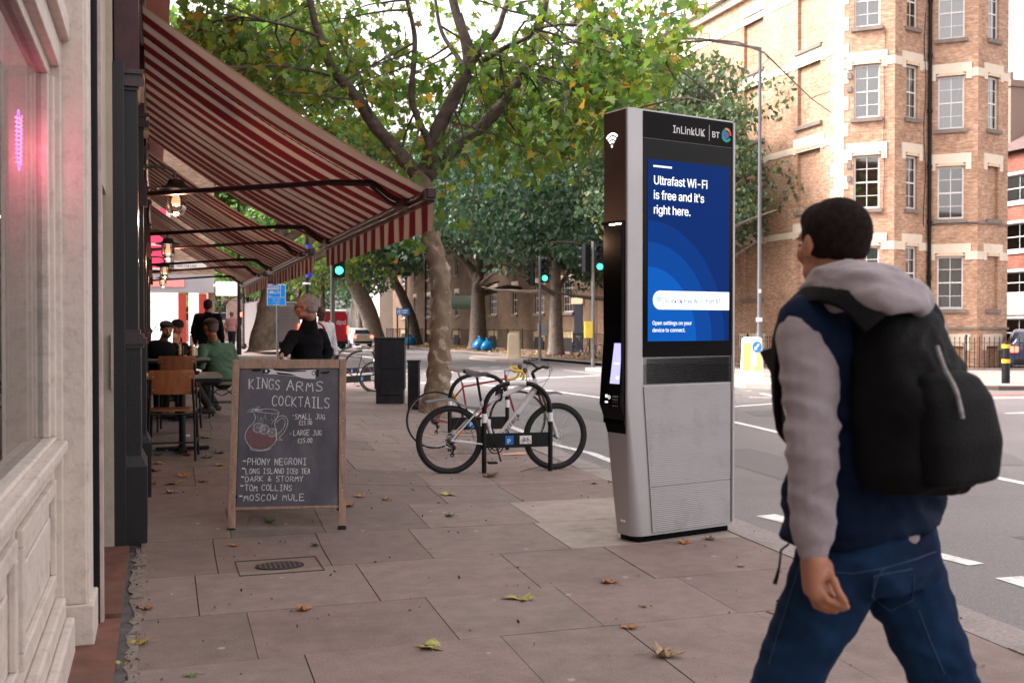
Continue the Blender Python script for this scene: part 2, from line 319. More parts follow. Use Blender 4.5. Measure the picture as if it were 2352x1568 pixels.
# footway bed under the slabs, follows the rise towards the far end
mb = MB(); ys = [-12+i*1.0 for i in range(0, 90)]; ns = 14
P = [[(LERP(-3.2, kerbx(y)-.02, j/ns), y) for j in range(ns+1)] for y in ys]
mb.add([(x, y, gz(x, y)-.012) for r_ in P for x, y in r_], [(i*(ns+1)+j, i*(ns+1)+j+1, (i+1)*(ns+1)+j+1, (i+1)*(ns+1)+j) for i in range(len(ys)-1) for j in range(ns)])
struct(mb.build('paving_bed', M_joint))
rnd = random.Random(3)
mb = MB(); rows = [-6.4, -5.5, -4.6, -3.7, -2.8, -1.9, -1., -.1, .8, 1.7, 2.6, 3.6, 4.25+.53, 5.59, 6.52, 7.45, 8.38, 9.35]
while rows[-1] < 76: rows.append(rows[-1]+.93)
def shx(x, y): return x+.07*(y-5.5)*clamp((x+.1)/2.5)
for a, b in zip(rows[:-1], rows[1:]):
    x = -.1+rnd.uniform(-.55, -.05); xe = kerbx(0)-.3-.39+.0
    joints = [-.1]
    if abs(a-4.78) < .01: joints += [.43, 1.36, 2.1, 2.85]
    elif abs(a-5.59) < .01: joints += [.2, 1.12, 2.02, 2.72]
    elif abs(a-6.52) < .01: joints += [.33, .98, 1.6, 2.5]
    elif abs(a-7.45) < .01: joints += [.45, 1.05, 1.75, 2.55]
    else:
        q = -.1+rnd.uniform(.35, .9)
        while q < 3.0: joints.append(q); q += rnd.choice([.62, .75, .9, .93])
    joints = joints+[3.36]
    g = rnd.uniform(.0018, .0035)
    for x0, x1 in zip(joints[:-1], joints[1:]):
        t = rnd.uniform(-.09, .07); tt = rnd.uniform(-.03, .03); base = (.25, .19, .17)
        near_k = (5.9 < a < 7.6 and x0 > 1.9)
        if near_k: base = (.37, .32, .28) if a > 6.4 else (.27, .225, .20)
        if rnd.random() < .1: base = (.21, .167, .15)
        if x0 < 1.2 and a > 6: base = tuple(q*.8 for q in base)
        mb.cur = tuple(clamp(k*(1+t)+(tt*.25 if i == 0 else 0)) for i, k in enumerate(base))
        sub = 2; kx = max(2, int((x1-x0)/.3)); z_off = rnd.uniform(-.0015, .0015)
        X = [x0+g+(x1-x0-2*g)*i/kx for i in range(kx+1)]; Y = [a+g+(b-a-2*g)*i/sub for i in range(sub+1)]
        vs = []; 
        for y in Y:
            for xx in X:
                X_ = shx(xx, y); 
                if xx > 3.3: X_ = kerbx(y)-.302
                vs.append((X_, y, gz(X_, y)+z_off))
        n1 = kx+1; fs = [(i*n1+j, i*n1+j+1, (i+1)*n1+j+1, (i+1)*n1+j) for i in range(sub) for j in range(kx)]
        # edge skirt
        per = [j for j in range(n1)]+[i*n1+kx for i in range(1, sub+1)]+[sub*n1+j for j in range(kx-1, -1, -1)]+[i*n1 for i in range(sub-1, 0, -1)]
        o = len(vs); vs += [(vs[k][0], vs[k][1], vs[k][2]-.012) for k in per]; L = len(per)
        fs += [(per[(i+1) % L], per[i], o+i, o+(i+1) % L) for i in range(L)]
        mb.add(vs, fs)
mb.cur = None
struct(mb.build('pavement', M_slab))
# kerb stones
mb = MB(); y = -8.
while y < 120:
    L = rnd.uniform(.8, 1.0); a, b = y+.004, y+L-.004; dz = rnd.uniform(-.004, .004)
    mb.add([(kerbx(a)-.298, a, -.2), (kerbx(a), a, -.2), (kerbx(b), b, -.2), (kerbx(b)-.298, b, -.2), (kerbx(a)-.298, a, .004+dz), (kerbx(a)-.018, a, .002+dz), (kerbx(b)-.018, b, .002+dz), (kerbx(b)-.298, b, .004+dz), (kerbx(a), a, -.02+dz), (kerbx(b), b, -.02+dz)],
           [(4, 5, 6, 7), (5, 8, 9, 6), (8, 1, 2, 9), (4, 0, 1, 8, 5), (6, 9, 2, 3, 7), (7, 3, 0, 4)]); y += L
struct(mb.build('kerb', M_kerb))
# far footway with rounded corner, its kerb
FAR = [(17, 130), (17, 30)]+[(17+6-6*math.cos(t), 26.5-6*math.sin(t)) for t in [i*math.pi/2/8 for i in range(9)]]+[(29, 20.3), (30.0, 22), (30.6, 40), (31, 130)]
FAR = [(17.6, 130), (16.9, 52), (16.9, 30), (17.2, 26), (18.2, 23), (19.6, 21.2), (22, 20.3), (27, 20.0), (29.5, 20.2), (30.6, 22.0), (30.8, 30), (31.5, 130)]
mb = MB(); mb.prism(FAR[::-1], ZR-.05, ZR+.1); struct(mb.build('far_pavement', M_brown))
mb = MB()
def kerb_line(mb, pts, w, z0, z1):
    for (a, b) in zip(pts[:-1], pts[1:]):
        a = Vector((*a, 0)); b = Vector((*b, 0)); d = (b-a); L = d.length; d.normalize(); n_ = max(1, int(L/.95)); q = Vector((-d.y, d.x, 0))
        for i in range(n_):
            p = a+d*(L*i/n_+.005); r_ = a+d*(L*(i+1)/n_-.005)
            mb.prism([(p.x, p.y), (r_.x, r_.y), ((r_+q*w).x, (r_+q*w).y), ((p+q*w).x, (p+q*w).y)], z0, z1)
kerb_line(mb, FAR[:10], .3, ZR-.02, ZR+.115); struct(mb.build('far_kerb', M_kerb))
mb = MB(); mb.prism([(18.9, 21.9), (22, 20.62), (29.3, 20.6), (30.2, 22.1), (30.4, 30), (22.0, 31.4), (17.5, 33), (17.25, 29.8), (17.55, 26)], ZR, ZR+.112); struct(mb.build('corner_pavement', mat('corner_paving', (.3, .25, .225), .8, var=.15, vs=1.5, bump=.2, bs=20)))
# traffic islands
for k, (poly) in enumerate([[(14.4, 45.6), (15.3, 44.6), (16.3, 45.6), (16.2, 50), (15.2, 51.5), (14.4, 50)], [(14.2, 24.0), (15.2, 22.6), (16.6, 23.6), (16.7, 28), (16.5, 35.6), (14.4, 35.2)]]):
    mb = MB(); mb.prism(poly, ZR-.05, ZR+.115); struct(mb.build('traffic_island', mat('island_paving', (.42, .36, .32), .8, var=.12, vs=3, bump=.2)))
# road markings
mb = MB(); ZM = ZR+.004
def strip(pts, wd, dash=None):
    pts = [Vector((*p, ZM)) for p in pts]
    for a, b in zip(pts[:-1], pts[1:]):
        d = b-a; L = d.length; d.normalize(); q = Vector((-d.y, d.x, 0))*wd/2
        if not dash: mb.quad(a-q, b-q, b+q, a+q)
        else:
            t = 0
            while t < L: e = min(L, t+dash[0]); mb.quad(a+d*t-q, a+d*e-q, a+d*e+q, a+d*t+q); t += dash[0]+dash[1]
strip([(7.55, -5), (8.2, 8.6), (8.6, 13), (8.95, 15.4), (9.25, 22), (9.1, 24.5), (8.3, 27.5)], .13)
strip([(4.86, 9.9), (5.08, 12.2), (5.0, 13.2), (5.3, 16.5), (5.8, 24)], .12)
strip([(4.83, 9.6), (4.78, 8.5)], .2); strip([(4.78, 7.75), (4.9, 6.85)], .2); strip([(5.02, 6.35), (5.1, 5.7)], .14); strip([(5.03, 5.35), (5.0, 4.6)], .2); strip([(5.0, 4.1), (4.95, 2.6)], .2)
strip([(6.9, 28.9), (13.4, 31.6)], .3); strip([(6.6, 34.), (13.8, 37.)], .2, (.5, .5)); strip([(6.6, 37.), (13.8, 40.)], .2, (.5, .5))
strip([(9.4, 29), (10.5, 60), (11.5, 110)], .12, (4, 2))
strip([(12.2, 14.), (12.9, 20.), (13.7, 23.)], .12, (2, 1)); strip([(11.5, 8.5), (16, 12.6), (22, 15)], .12); strip([(9.5, 18.0), (14.0, 19.8)], .13); strip([(12.4, 20.8), (16.5, 18.9), (26, 17.6)], .1)
strip([(13.6, 24), (13.9, 36)], .1); strip([(16.5, 19.7), (19.2, 18.6), (27, 18.2)], .1); strip([(14.5, 15.5), (30, 16.2)], .12, (1, 2))
struct(mb.build('road_markings', M_white))
mb = MB()
for x, y, w_, l_, a in ((6.6, 10.5, .9, 3.2, .1), (7.4, 19, .7, 6, .06), (11.2, 16.5, 2.4, 1.1, .3), (6.3, 6.1, .55, .55, 0), (12.6, 24, .6, 5, .1), (5.9, 26, 1.2, 2.4, .07), (10.2, 11.6, .5, 4.4, .5)):
    c_, s_ = math.cos(a), math.sin(a); mb.add([(x+c_*i*w_/2+s_*j*l_/2, y-s_*i*w_/2+c_*j*l_/2, ZR+.0025) for i, j in ((-1, -1), (1, -1), (1, 1), (-1, 1))], [(0, 1, 2, 3)])
struct(mb.build('road_patch', mat('newer_asphalt', (.148, .137, .140), .6, var=.4, vs=140, bump=.6, bs=200, dirt=.3, dcol=(.15, .14, .14), ds=1)))
# red surfacing strip by the corner kerb
mb = MB(); mb.quad((17.4, 19.6, ZR+.008), (28, 18.9, ZR+.008), (28, 19.15, ZR+.008), (17.4, 20.0, ZR+.008)); struct(mb.build('red_line', mat('red_paint', (.45, .12, .09), .7)))
# ---------------------------------------------------------------- near shop front on the left
M_cream = mat('old_white_paint', (.62, .55, .49), .6, var=.06, vs=6, bump=.5, bs=30, dirt=.5, dcol=(.27, .22, .19), ds=11, detail=8)
M_creamwall = mat('cream_render', (.45, .39, .31), .8, var=.1, vs=8, bump=.3, bs=60, dirt=.3, dcol=(.2, .17, .14))
M_black = mat('black_gloss_paint', (.008, .008, .009), .4, spec=.2, var=.3, vs=10)
M_tile = mat('red_quarry_tile', (.16, .07, .05), .7, var=.25, vs=6, dirt=.5, dcol=(.07, .06, .055), bump=.2)
M_gran = mat('dark_granite', (.022, .023, .025), .35, spec=.3, var=.7, vs=140, detail=2, bump=.05)
M_maroon = mat('maroon_paint', (.05, .014, .018), .4, var=.3, vs=6, bump=.1)
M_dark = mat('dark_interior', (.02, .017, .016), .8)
M_glass = glassmat('shop_glass', (.75, .77, .76), .72)
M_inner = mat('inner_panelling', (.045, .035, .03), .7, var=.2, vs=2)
sh = thing('shop_front', 'white painted timber shopfront with worn sill and panelled base at the left edge', 'shopfront', (-.4, 4.6, 0))
def loc(o, par): o.parent = par; o.matrix_parent_inverse = Matrix.Translation(-Vector(par.location)); return o
def cb(mb, name, m, par, **k): o = mb.build(name, m, None, **k); return loc(o, par)
Y0, Y1 = 1.0, 5.16
mb = MB(); mb.bb(-.62, -.43, Y0, Y1, 0, .88); cb(mb, 'wall', M_cream, sh)
for a, b in ((1.2, 2.35), (2.5, 3.6), (3.75, 4.95)):
    mb = MB()
    for (y0, y1, z0, z1) in ((a, b, .74, .8), (a, b, .34, .4), (a, a+.05, .4, .74), (b-.05, b, .4, .74)): mb.bb(-.43, -.405, y0, y1, z0, z1)
    mb.bb(-.43, -.418, a+.14, b-.14, .48, .66); cb(mb, 'base_panel', M_cream, sh, bevel=.008)
mb = MB(); mb.bb(-.60, -.375, Y0, Y1, .90, .945); mb.bb(-.44, -.395, Y0, Y1, .86, .90); mb.bb(-.5, -.42, Y0, Y1, .945, .965); cb(mb, 'sill', M_cream, sh, bevel=.008)
mb = MB(); mb.bb(-.43, -.385, Y0, Y1-.02, .0, .25); mb.bb(-.385, -.345, Y0, Y1-.06, .0, .17); cb(mb, 'plinth', M_cream, sh, bevel=.01)
mb = MB(); mb.bb(-.50, -.44, Y0, Y1, 2.55, 2.63); mb.bb(-.46, -.40, Y0, Y1, 2.6, 2.72); mb.bb(-.5, -.36, Y0, Y1+.02, 2.72, 2.82); mb.bb(-.5, -.4, Y0, Y1, 2.82, 3.6)
mb.bb(-.49, -.42, Y1-.05, Y1, .965, 2.55); mb.bb(-.475, -.44, Y1-.09, Y1-.05, .965, 2.55); cb(mb, 'window_frame', M_cream, sh, bevel=.006)
mb = MB(); mb.quad((-.468, Y0, .965), (-.468, Y1-.06, .965), (-.468, Y1-.06, 2.56), (-.468, Y0, 2.56)); cb(mb, 'window_pane', M_glass, sh)
mb = MB(); mb.bb(-.56, -.478, Y1-.04, Y1, .95, 2.6); mb.bb(-.6, -.49, Y1-.1, Y1-.04, .95, 2.6); mb.bb(-.62, -.478, Y0, Y1, 2.57, 2.65); cb(mb, 'reveal', M_cream, sh, bevel=.005)
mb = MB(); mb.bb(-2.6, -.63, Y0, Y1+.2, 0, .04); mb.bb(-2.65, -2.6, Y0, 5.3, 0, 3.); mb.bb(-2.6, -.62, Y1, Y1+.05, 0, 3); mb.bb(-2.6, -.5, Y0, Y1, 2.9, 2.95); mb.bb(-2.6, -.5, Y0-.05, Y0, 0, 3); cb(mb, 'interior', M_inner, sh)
mb = MB(); mb.bb(-.52, -.395, 5.16, 5.5, .0, 3.6); mb.bb(-.395, -.29, 5.2, 5.5, 0, 3.6); mb.bb(-.40, -.27, 5.17, 5.52, 0, .2); mb.bb(-.405, -.30, 5.185, 5.2, .2, 3.6); cb(mb, 'pilaster', M_cream, sh, bevel=.008)
mb = MB(); mb.bb(-3.5, -.5, -4, 5.55, 3.6, 9); mb.bb(-3.5, -.3, -4, 5.6, 3.6, 3.75); mb.bb(-.7, -.52, -4, Y0, 0, 3.6); cb(mb, 'upper_wall', M_creamwall, sh)
neon = thing('neon_sign', 'glowing pink coiled neon sign added behind the left shop window to stand for the neon reflected there', 'neon sign', (-.535, 4.86, 2.22))  # sign and its glow added where the pane only reflects neon
for nm, col, zz, rr, yy in (('pink_tube', (1, .12, .22), 0, .045, 0), ('violet_tube', (.35, .12, 1), 0, .062, 0)):
    mb = MB(); pts = []
    if nm == 'pink_tube':
        for i in range(150): t = i/149; a = t*2*math.pi*11; pts.append((.012*math.cos(a), rr*(1-.5*t)*math.sin(a), .10-.2*t))
        mb.tube(pts, .0022, 5)
    else:
        mb.tube([(.0, rr*math.sin(a), .125*math.cos(a)*1.0) for a in [i*2*math.pi/30 for i in range(31)]], .002, 5)
    mb.build(nm, mat('neon_'+nm, (0, 0, 0), emit=col, es=3.5 if nm == 'pink_tube' else 2.2), neon)
for c_, dz in (((1, .14, .25), -.03),):
    ld = bpy.data.lights.new('neon_glow', 'POINT'); ld.energy = (1.0 if c_[0] == 1 else .35); ld.color = c_; ld.shadow_soft_size = .05; o = bpy.data.objects.new('neon_glow', ld); COL.objects.link(o); o.location = (.03, .06, dz); o.parent = neon
# doorway recess between the shop and the pub
dr = thing('doorway', 'narrow dark recessed doorway with black painted post between shop and pub', 'doorway', (-.6, 6.5, 0))
mb = MB(); mb.bb(-.56, -.262, 5.53, 5.62, .0, 5.2); cb(mb, 'post', M_black, dr, bevel=.006)
mb = MB(); mb.bb(-.262, -.246, 5.54, 5.61, 0.02, 5.2); cb(mb, 'trim', mat('pinkish_trim', (.5, .4, .36), .6, var=.2, vs=9), dr)
mb = MB(); mb.bb(-1.25, -1.15, 5.6, 7.4, 0, 2.3); cb(mb, 'door', mat('dark_green_door', (.02, .03, .025), .4), dr)
mb = MB(); mb.bb(-1.3, -.3, 5.6, 7.4, 2.3, 9); mb.bb(-1.9, -1.26, 5.55, 7.5, 0, 2.3); cb(mb, 'wall', M_creamwall, dr)
mb = MB(); mb.bb(-1.3, -.262, 7.36, 7.5, 0, 3.9); mb.bb(-.276, -.262, 7.33, 7.36, 1.05, 1.4); cb(mb, 'return_wall', M_creamwall, dr)
mb = MB(); mb.bb(-1.15, -.17, 5.63, 7.36, 0, .035); mb.bb(-.52, -.17, 2.2, 5.6, 0, .02); mb.build('red_tile_step', M_tile); o = bpy.context.scene.objects['red_tile_step']; struct(o)
# broken cement strip along the building line
rn = random.Random(11); mb = MB(); y = 2.4
while y < 8.4:
    L = rn.uniform(.22, .8); n_ = max(3, int(L/.07)); x1 = -.078+(y-5)*.008; w0 = rn.uniform(.035, .085); Lf = [(x1-w0+rn.uniform(-.018, .018), y+.01+(L-.025)*k/n_) for k in range(n_+1)]; Rt = [(x1+rn.uniform(-.004, .004), y+.006+(L-.016)*k/n_) for k in range(n_, -1, -1)]
    mb.prism(Lf[::-1]+Rt[::-1], .0, .007+rn.uniform(0, .005)); y += L
    if rn.random() < .3: y += rn.uniform(.03, .15)
struct(mb.build('cement_strip', mat('old_cement', (.22, .18, .16), .9, var=.3, vs=18, bump=.5, bs=40)))
mb = MB(); mb.bb(-.5, -.085, -4, 8.4, -.02, .004); struct(mb.build('building_line_gutter', mat('gutter_grey', (.09, .085, .085), .9, var=.4, vs=8, bump=.5, bs=30)))
# ---------------------------------------------------------------- the pub
pub = thing('pub_building', 'dark maroon pub front with granite columns under the striped awnings', 'pub', (-.3, 17, 0))
mb = MB(); zt = 3.45
mb.bb(-6, -.2, 8.0, 27.0, zt, 3.95); mb.bb(-6, -.2, 8, 27, -.1, .65)
PW = [(9.6, 13.2), (14.6, 18.2), (19.6, 23.4)]
yy = 8.0
for a, b in PW+[(27.0, 27.0)]:
    mb.bb(-.5, -.2, yy, a, .65, zt); yy = b
cb(mb, 'wall', M_maroon, pub)
for a, b in PW:
    mb = MB()
    for y in [a+(b-a)*i/3 for i in range(4)]: mb.bb(-.3, -.215, y-.04, y+.04, .65, zt)
    for z in (.68, 2.4, zt-.03): mb.bb(-.3, -.21, a, b, z-.04, z+.04)
    f = cb(mb, 'window', M_maroon, pub)
    mb = MB(); mb.quad((-.26, a, .65), (-.26, b, .65), (-.26, b, zt), (-.26, a, zt)); g = mb.build('pane', M_glass, f)

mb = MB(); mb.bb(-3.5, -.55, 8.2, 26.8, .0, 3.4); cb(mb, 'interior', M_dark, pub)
M_red = brickmat('london_red_brick', (.36, .13, .09), (.28, .1, .07), (.3, .26, .22))
mb = MB(); q = [(8., 0, 3.95, 11)];
mb.quad((-.12, 8, 3.95), (-.12, 27, 3.95), (-.12, 27, 11.5), (-.12, 8, 11.5), [(0, 0), (19, 0), (19, 7.5), (0, 7.5)]); mb.quad((-6, 27, 0), (-6, 27, 11.5), (-.12, 27, 11.5), (-.12, 27, 0), [(0, 0), (0, 11), (6, 11), (6, 0)])
mb.quad((-6, 8, 3.9), (-.12, 8, 3.9), (-.12, 8, 11.5), (-6, 8, 11.5), [(0, 0), (6, 0), (6, 8), (0, 8)]); mb.quad((-6, 8, 11.5), (-.12, 8, 11.5), (-.12, 27, 11.5), (-6, 27, 11.5)); cb(mb, 'upper_wall', M_red, pub)
mb = MB(); mb.bb(-.3, .06, 8.02, 27, 4.75, 4.95); mb.bb(-.3, .16, 8.0, 27, 4.95, 5.1); cb(mb, 'cornice', mat('pub_cornice', (.4, .2, .16), .7, var=.1), pub)
for k, (y, xe) in enumerate([(7.45, -.06), (8.95, -.04), (13.6, -.06), (18.6, -.06), (24.2, -.06)]):
    y1 = y+.55 if k == 0 else y+.42; mt = M_gran
    mb = MB(); xi = -.29 if k == 0 else -.2
    if k == 0: mb.bb(-.275, -.19, 7.40, 8.0, 0, 3.16)
    mb.bb(-.2, xe-.035, y+.03, y1-.03, .56, 1.33); mb.bb(-.2, xe-.05, y+.05, y1-.05, 1.4, 3.1)
    c_ = cb(mb, 'column', mt, pub, bevel=.004)
    mb = MB(); mb.bb(-.2, xe, y, y1, 0, .53); mb.prism([], 0, 0) if 0 else None
    mb.add([(-.2, y, .53), (xe, y, .53), (xe, y1, .53), (-.2, y1, .53), (-.2, y+.03, .6), (xe-.035, y+.03, .6), (xe-.035, y1-.03, .6), (-.2, y1-.03, .6)], [(4, 5, 6, 7), (0, 1, 5, 4), (1, 2, 6, 5), (2, 3, 7, 6)])
    p_ = mb.build('pedestal', mt, c_)
    mb = MB()
    for z0, z1, e in ((1.31, 1.335, .012), (1.335, 1.375, .03), (1.375, 1.4, .012), (1.4, 1.43, -.01)): mb.bb(-.2, xe-.03+e, y+.03-e, y1-.03+e, z0, z1)
    p_ = mb.build('base_moulding', M_maroon if k else mat('granite_band', (.05, .035, .04), .35, var=.4, vs=60), c_); mb = MB()
    for z0, z1, e in ((3.0, 3.02, .0), (3.02, 3.07, .03), (3.07, 3.1, .015), (3.10, 3.13, .035)): mb.bb(-.2, xe-.04+e, y+.03-e, y1-.03+e, z0, z1)
    p_ = mb.build('capital', M_maroon if k else mat('granite_band', (.05, .035, .04)), c_)
    mb = MB(); mb.bb(-.25, xe-.04, y+.04, y1-.04, 3.14, 4.6); cb(mb, 'fascia_bracket', M_maroon, pub)
# ---------------------------------------------------------------- awnings
def stripemat(name, pitch, c1, c2, trans=.35):
    m = bpy.data.materials.new(name); m.use_nodes = True; n = m.node_tree; b = n.nodes['Principled BSDF']; b.inputs['Roughness'].default_value = .85; b.inputs['Specular IOR Level'].default_value = .15
    uv = n.nodes.new('ShaderNodeUVMap'); uv.uv_map = 'UVMap'; sx = n.nodes.new('ShaderNodeSeparateXYZ'); n.links.new(uv.outputs[0], sx.inputs[0])
    d = n.nodes.new('ShaderNodeMath'); d.operation = 'DIVIDE'; d.inputs[1].default_value = pitch; n.links.new(sx.outputs[0], d.inputs[0])
    f = n.nodes.new('ShaderNodeMath'); f.operation = 'FRACT'; n.links.new(d.outputs[0], f.inputs[0])
    r = n.nodes.new('ShaderNodeValToRGB'); r.color_ramp.interpolation = 'CONSTANT'; e = r.color_ramp.elements
    e[0].position = 0; e[0].color = (*c1, 1); e[1].position = .03; e[1].color = (*c2, 1)
    dk = tuple(k*.55 for k in c2)
    for p, c in ((.045, tuple(k*.45 for k in c1)), (.055, c1), (.46, tuple(k*.4 for k in c1)), (.475, c1), (.5, dk), (.515, c2)):
        x = e.new(p); x.color = (*c, 1)
    n.links.new(f.outputs[0], r.inputs[0])
    nz = n.nodes.new('ShaderNodeTexNoise'); nz.inputs['Scale'].default_value = 3; nz.inputs['Detail'].default_value = 6; n.links.new(uv.outputs[0], nz.inputs['Vector'])
    mr = n.nodes.new('ShaderNodeMapRange'); mr.inputs[1].default_value = .3; mr.inputs[2].default_value = .7; mr.inputs[3].default_value = .82; mr.inputs[4].default_value = 1.05; n.links.new(nz.outputs[0], mr.inputs[0])
    mx = n.nodes.new('ShaderNodeMix'); mx.data_type = 'RGBA'; mx.blend_type = 'MULTIPLY'; mx.inputs[0].default_value = 1; n.links.new(r.outputs[0], mx.inputs[6]); n.links.new(mr.outputs[0], mx.inputs[7])
    n.links.new(mx.outputs[2], b.inputs['Base Color'])
    t = n.nodes.new('ShaderNodeBsdfTranslucent'); n.links.new(mx.outputs[2], t.inputs[0]); ms = n.nodes.new('ShaderNodeMixShader'); ms.inputs[0].default_value = trans
    o = n.nodes['Material Output']; n.links.new(b.outputs[0], ms.inputs[1]); n.links.new(t.outputs[0], ms.inputs[2]); n.links.new(ms.outputs[0], o.inputs[0]); return m
M_aw = stripemat('striped_canvas', .415, (.47, .345, .27), (.135, .012, .016), .24)
M_awf = mat('awning_frame_brown', (.035, .012, .014), .35, metal=.3)
AWX, AWZ, WX, WZ = 1.956, 2.44, -.1, 3.68
def awning(y0, y1, label, seed):
    rr = random.Random(seed)
    a = thing('awning', label, 'awning', (WX, (y0+y1)/2, WZ), group='striped awnings along the pub front'); A = lambda mb, n, m, **k: cb(mb, n, m, a, **k)
    N, K = 56, 12; vs = []; uvs = {}
    for i in range(N+1):
        v = y0+(y1-y0)*i/N
        for j in range(K+1):
            t = j/K; sag = -.07*math.sin(math.pi*t)+.012*math.sin(v*5+t*2)*math.sin(math.pi*t)+.010*math.sin(v*13+t)*math.sin(math.pi*t)
            vs.append((LERP(WX, AWX, t), v, LERP(WZ, AWZ+.03, t)+sag)); uvs[len(vs)-1] = (v-y0, t*2.4)
    fs = [(i*(K+1)+j, i*(K+1)+j+1, (i+1)*(K+1)+j+1, (i+1)*(K+1)+j) for i in range(N) for j in range(K)]
    mb = MB(); mb.add(vs, fs, [[uvs[k] for k in f] for f in fs]); A(mb, 'canopy', M_aw, smooth=True)
    vs = []; uvs = {}
    N = 150
    for i in range(N+1):
        v = y0+(y1-y0)*i/N
        for j in range(5):
            t = j/4; vs.append((AWX+.035+.006*math.sin(v*7.7+.3)*t+.003*math.sin(v*19)*t, v, AWZ-.04-.22*t+.006*math.sin(v*15.7)*t)); uvs[len(vs)-1] = (v-y0, t*.2)
    fs = [(i*5+j, i*5+j+1, (i+1)*5+j+1, (i+1)*5+j) for i in range(N) for j in range(4)]
    mb = MB(); mb.add(vs, fs, [[uvs[k] for k in f] for f in fs]); A(mb, 'valance', M_aw, smooth=True)
    mb = MB(); mb.bb(AWX-.05, AWX+.03, y0-.02, y1+.02, AWZ-.05, AWZ+.03); mb.bb(AWX-.03, AWX+.045, y0-.03, y0+.1, AWZ-.03, AWZ+.05); mb.bb(AWX+.02, AWX+.04, y0, y1, AWZ-.055, AWZ-.03); mb.bb(AWX-.08, AWX-.05, y0+.02, y1-.02, AWZ-.02, AWZ+.0); A(mb, 'front_bar', M_awf, bevel=.01)
    mb = MB(); mb.cyl((WX-.02, y0-.03, WZ+.03), (WX-.02, y1+.03, WZ+.03), .06, n=14); mb.bb(WX-.1, WX, y0-.06, y0-.03, WZ-.12, WZ+.12); mb.bb(WX-.1, WX, y1+.03, y1+.06, WZ-.12, WZ+.12); A(mb, 'roller', M_awf, smooth=True)
    for yy, yf in ((y0+1.15, y0+.62), (y1-.45, y1-.75)):
        mb = MB(); p0 = (-.06, yy, 2.5); p1 = (1.32, LERP(yy, yf, .75), 2.60); p2 = (1.66, LERP(yy, yf, .9), 2.60); p3 = (1.90, yf, 2.44)
        mb.tube([p0, p1], .022, 8); mb.tube([p1, p2], .027, 8); mb.tube([p2, (1.78, LERP(yy, yf, .95), 2.5), p3], .02, 8); mb.tube([(p2[0]-.02, p2[1]+.03, p2[2]-.02), (1.8, yf+.12, 2.46), (1.91, yf+.1, 2.41)], .014, 6); mb.box((1.9, yf, 2.43), (.1, .34, .06)); mb.box((-.09, yy, 2.5), (.06, .12, .2)); A(mb, 'folding_arm', M_awf, smooth=True)
    # pull chain lying under the canvas
    mb = MB(); p = [Vector((LERP(WX+.02, AWX-.05, t), y0+.72-.12*t, LERP(WZ, AWZ+.03, t)-.07*math.sin(math.pi*t)-.035)) for t in [i/70 for i in range(71)]]
    for i in range(70):
        d = (p[i+1]-p[i]); c = (p[i]+p[i+1])/2; ax = Vector((0, 1, 0)) if i % 2 else Vector((-d.z, 0, d.x)); q = d.normalized()
        if i % 2: mb.tube([p[i], p[i+1]], .004, 4)
        else:
            s_ = Vector((0, 1, 0))*.008; mb.tube([p[i], p[i]+q*.006+s_, p[i+1]-q*.006+s_, p[i+1], p[i+1]-q*.006-s_, p[i]+q*.006-s_, p[i]], .003, 4)
    A(mb, 'chain', M_black)
    return a
awning(7.86, 13.3, 'large red and cream striped awning nearest the camera, above the empty wooden chairs', 1)
awning(14.35, 19.7, 'second striped awning, behind the nearest one and in front of the third', 2)
awning(20.6, 26.2, 'farthest striped awning, its end lit pale above the bus lane sign', 3)
